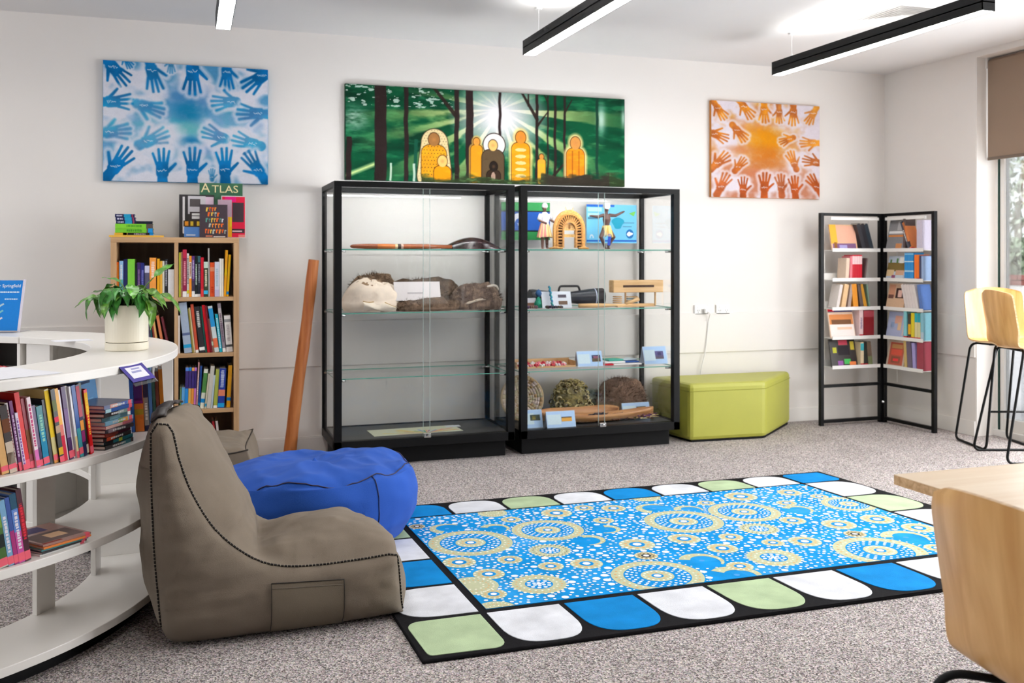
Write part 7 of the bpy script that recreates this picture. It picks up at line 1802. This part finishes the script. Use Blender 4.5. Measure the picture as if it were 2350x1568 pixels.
for k in range(240):
    an = R.uniform(0, 2 * pi); q = R.uniform(0, pi / 2); c0 = Vector((cos(an) * cos(q) ** .7 * w * .52, sin(an) * cos(q) ** .7 * .112, h * (.22 + .84 * sin(q)))); rr = R.uniform(.008, .020); ax = Euler((R.uniform(0, 3), R.uniform(0, 3), R.uniform(0, 3))).to_matrix()
    m.color(*R.choice(((206, 190, 130), (190, 176, 110), (150, 134, 80), (220, 204, 150), (96, 80, 50), (176, 160, 120)))); m.tube([c0 + ax @ Vector((rr * cos(b), rr * sin(b), 0)) for b in np.linspace(0, R.uniform(2.5, 5), 7)], .0048, 5)
m.build('bark_curls', 'fibre', t)['kind'] = 'stuff'
t, w, h, _ = lump('fibre_bag', 'large shaggy brown fibre bag behind the blue caption card by the post', 'bag', 1366, 1480, 868, 6.235, .20, (96, 74, 60), (150, 120, 100), 31, None, 'fibre', GD, .016, ex=.45)
fringe(t, w, h, .24, 8, (84, 62, 50), (166, 136, 112), 1300, .03)
t, w, h, _ = lump('moss_clump', 'grey-green lichen clump between the bark bundle and the shaggy bag', 'bundle', 1340, 1382, 892, 6.31, .10, (120, 126, 108), (176, 180, 160), 37, None, 'fibre', GD, .02)
def coolamon(px0, px1, ytop, Y, label, d, rz, tilt):
    a, b = P_(px0, GD, Y), P_(px1, GD, Y); w = (b - a).x
    t = thing('wooden_dish', label, 'dish', (a.lerp(b, .5).x, Y, GD), rz, 'wooden dishes on the case floor')
    n, nv = 25, 11; Mt_ = T(0, 0, .002) @ Matrix.Rotation(tilt, 4, 'X')
    def P(i, j):
        u = i / (n - 1) * 2 - 1; v = j / (nv - 1) * 2 - 1
        wd = d * (1 - abs(u) ** 3.2) ** .6 + .004
        return Mt_ @ Vector((u * w / 2, v * wd, .052 * v * v + .03 * u * u + .004))
    m = MB(); m.grid(P, n, nv); o = m.build('bowl', 'coolamon_wood', t, smooth=True); q = o.modifiers.new('solid', 'SOLIDIFY'); q.thickness = .007; q.offset = 1
    return t
coolamon(1232, 1418, 935, 6.10, 'long orange wooden dish tilted up at the back of the case floor', .075, radians(3), radians(24))
coolamon(1240, 1500, 968, 5.985, 'long flat orange wooden dish at the front of the case floor, holding dried bundles', .055, radians(1), 0.)
card(1208, 1247, 938, 980, 5.93, 'pale blue caption card with a green photo in front of the round woven dish', GD, -18, (200, 214, 240), ((.28, .86, .40, .72, (70, 80, 66)), (.4, .6, .46, .66, (190, 170, 70))), True)
card(1256, 1322, 946, 984, 5.885, 'pale blue caption card with an orange photo in front of the wooden dish', GD, -16, (206, 220, 238), ((.52, .88, .36, .60, (226, 166, 70)), (.52, .88, .56, .64, (70, 70, 80))), True)
card(1430, 1493, 922, 958, 6.06, 'pale blue caption card with two brown photos before the shaggy bag', GD, -14, (200, 220, 236), ((.52, .86, .34, .74, (90, 84, 60)), (.56, .68, .4, .7, (170, 120, 80)), (.72, .83, .4, .7, (190, 150, 90))), True)
def dried(px0, px1, ytop, Y, label, cols, seed, n=60):
    a, b = P_(px0, GD + .016, Y), P_(px1, GD + .016, Y); w = (b - a).x; h = max(.02, aty(px0, ytop, Y).z - GD - .016); R = random.Random(seed)
    t = thing('dried_bundle', label, 'bundle', a, 0, 'dried bundles on the wooden dish'); m = MB()
    for k in range(n):
        x = R.uniform(0, w); hh = h * (1 - abs(x / w - .5) * .9) * R.random(); m.color(*R.choice(cols)); an = R.uniform(-.9, .9)
        m.tube([(x - .03 * cos(an), R.uniform(-.03, .03), hh), (x + .03 * cos(an), R.uniform(-.03, .03), hh + .03 * sin(an) * .5 + .004)], [.0045, .002], 5)
    m.build('twigs', 'fibre', t)['kind'] = 'stuff'
dried(1320, 1345, 962, 5.985, 'pale pink shell and feather bundle on the front wooden dish', ((226, 186, 160), (236, 206, 180), (206, 160, 130)), 2, 40)
dried(1350, 1398, 950, 5.985, 'dark feathery bundle with grey flecks in the middle of the front dish', ((70, 54, 52), (96, 70, 60), (130, 120, 120), (60, 60, 64)), 3, 110)
dried(1402, 1440, 950, 5.985, 'russet and grey twig bundle beside the dark feathery one', ((176, 100, 60), (110, 84, 70), (70, 70, 74), (150, 110, 90)), 4, 80)
dried(1442, 1500, 948, 5.985, 'bundle of tan seed pods and purple stems at the dish end', ((190, 150, 100), (226, 206, 150), (130, 80, 120), (150, 110, 80)), 5, 100)
# strip lamps tucked behind the front top rails of the cases
for cx0, cx1 in (CL, CR):
    t_ = [o for o in col.objects if o.name.startswith('display_case') and abs(o.location.x - cx0) < .01][0]
    MB().box((.06, .0465, CH - .027), (cx1 - cx0 - .06, .0535, CH - .018)).build('led_strip', 'led', t_)
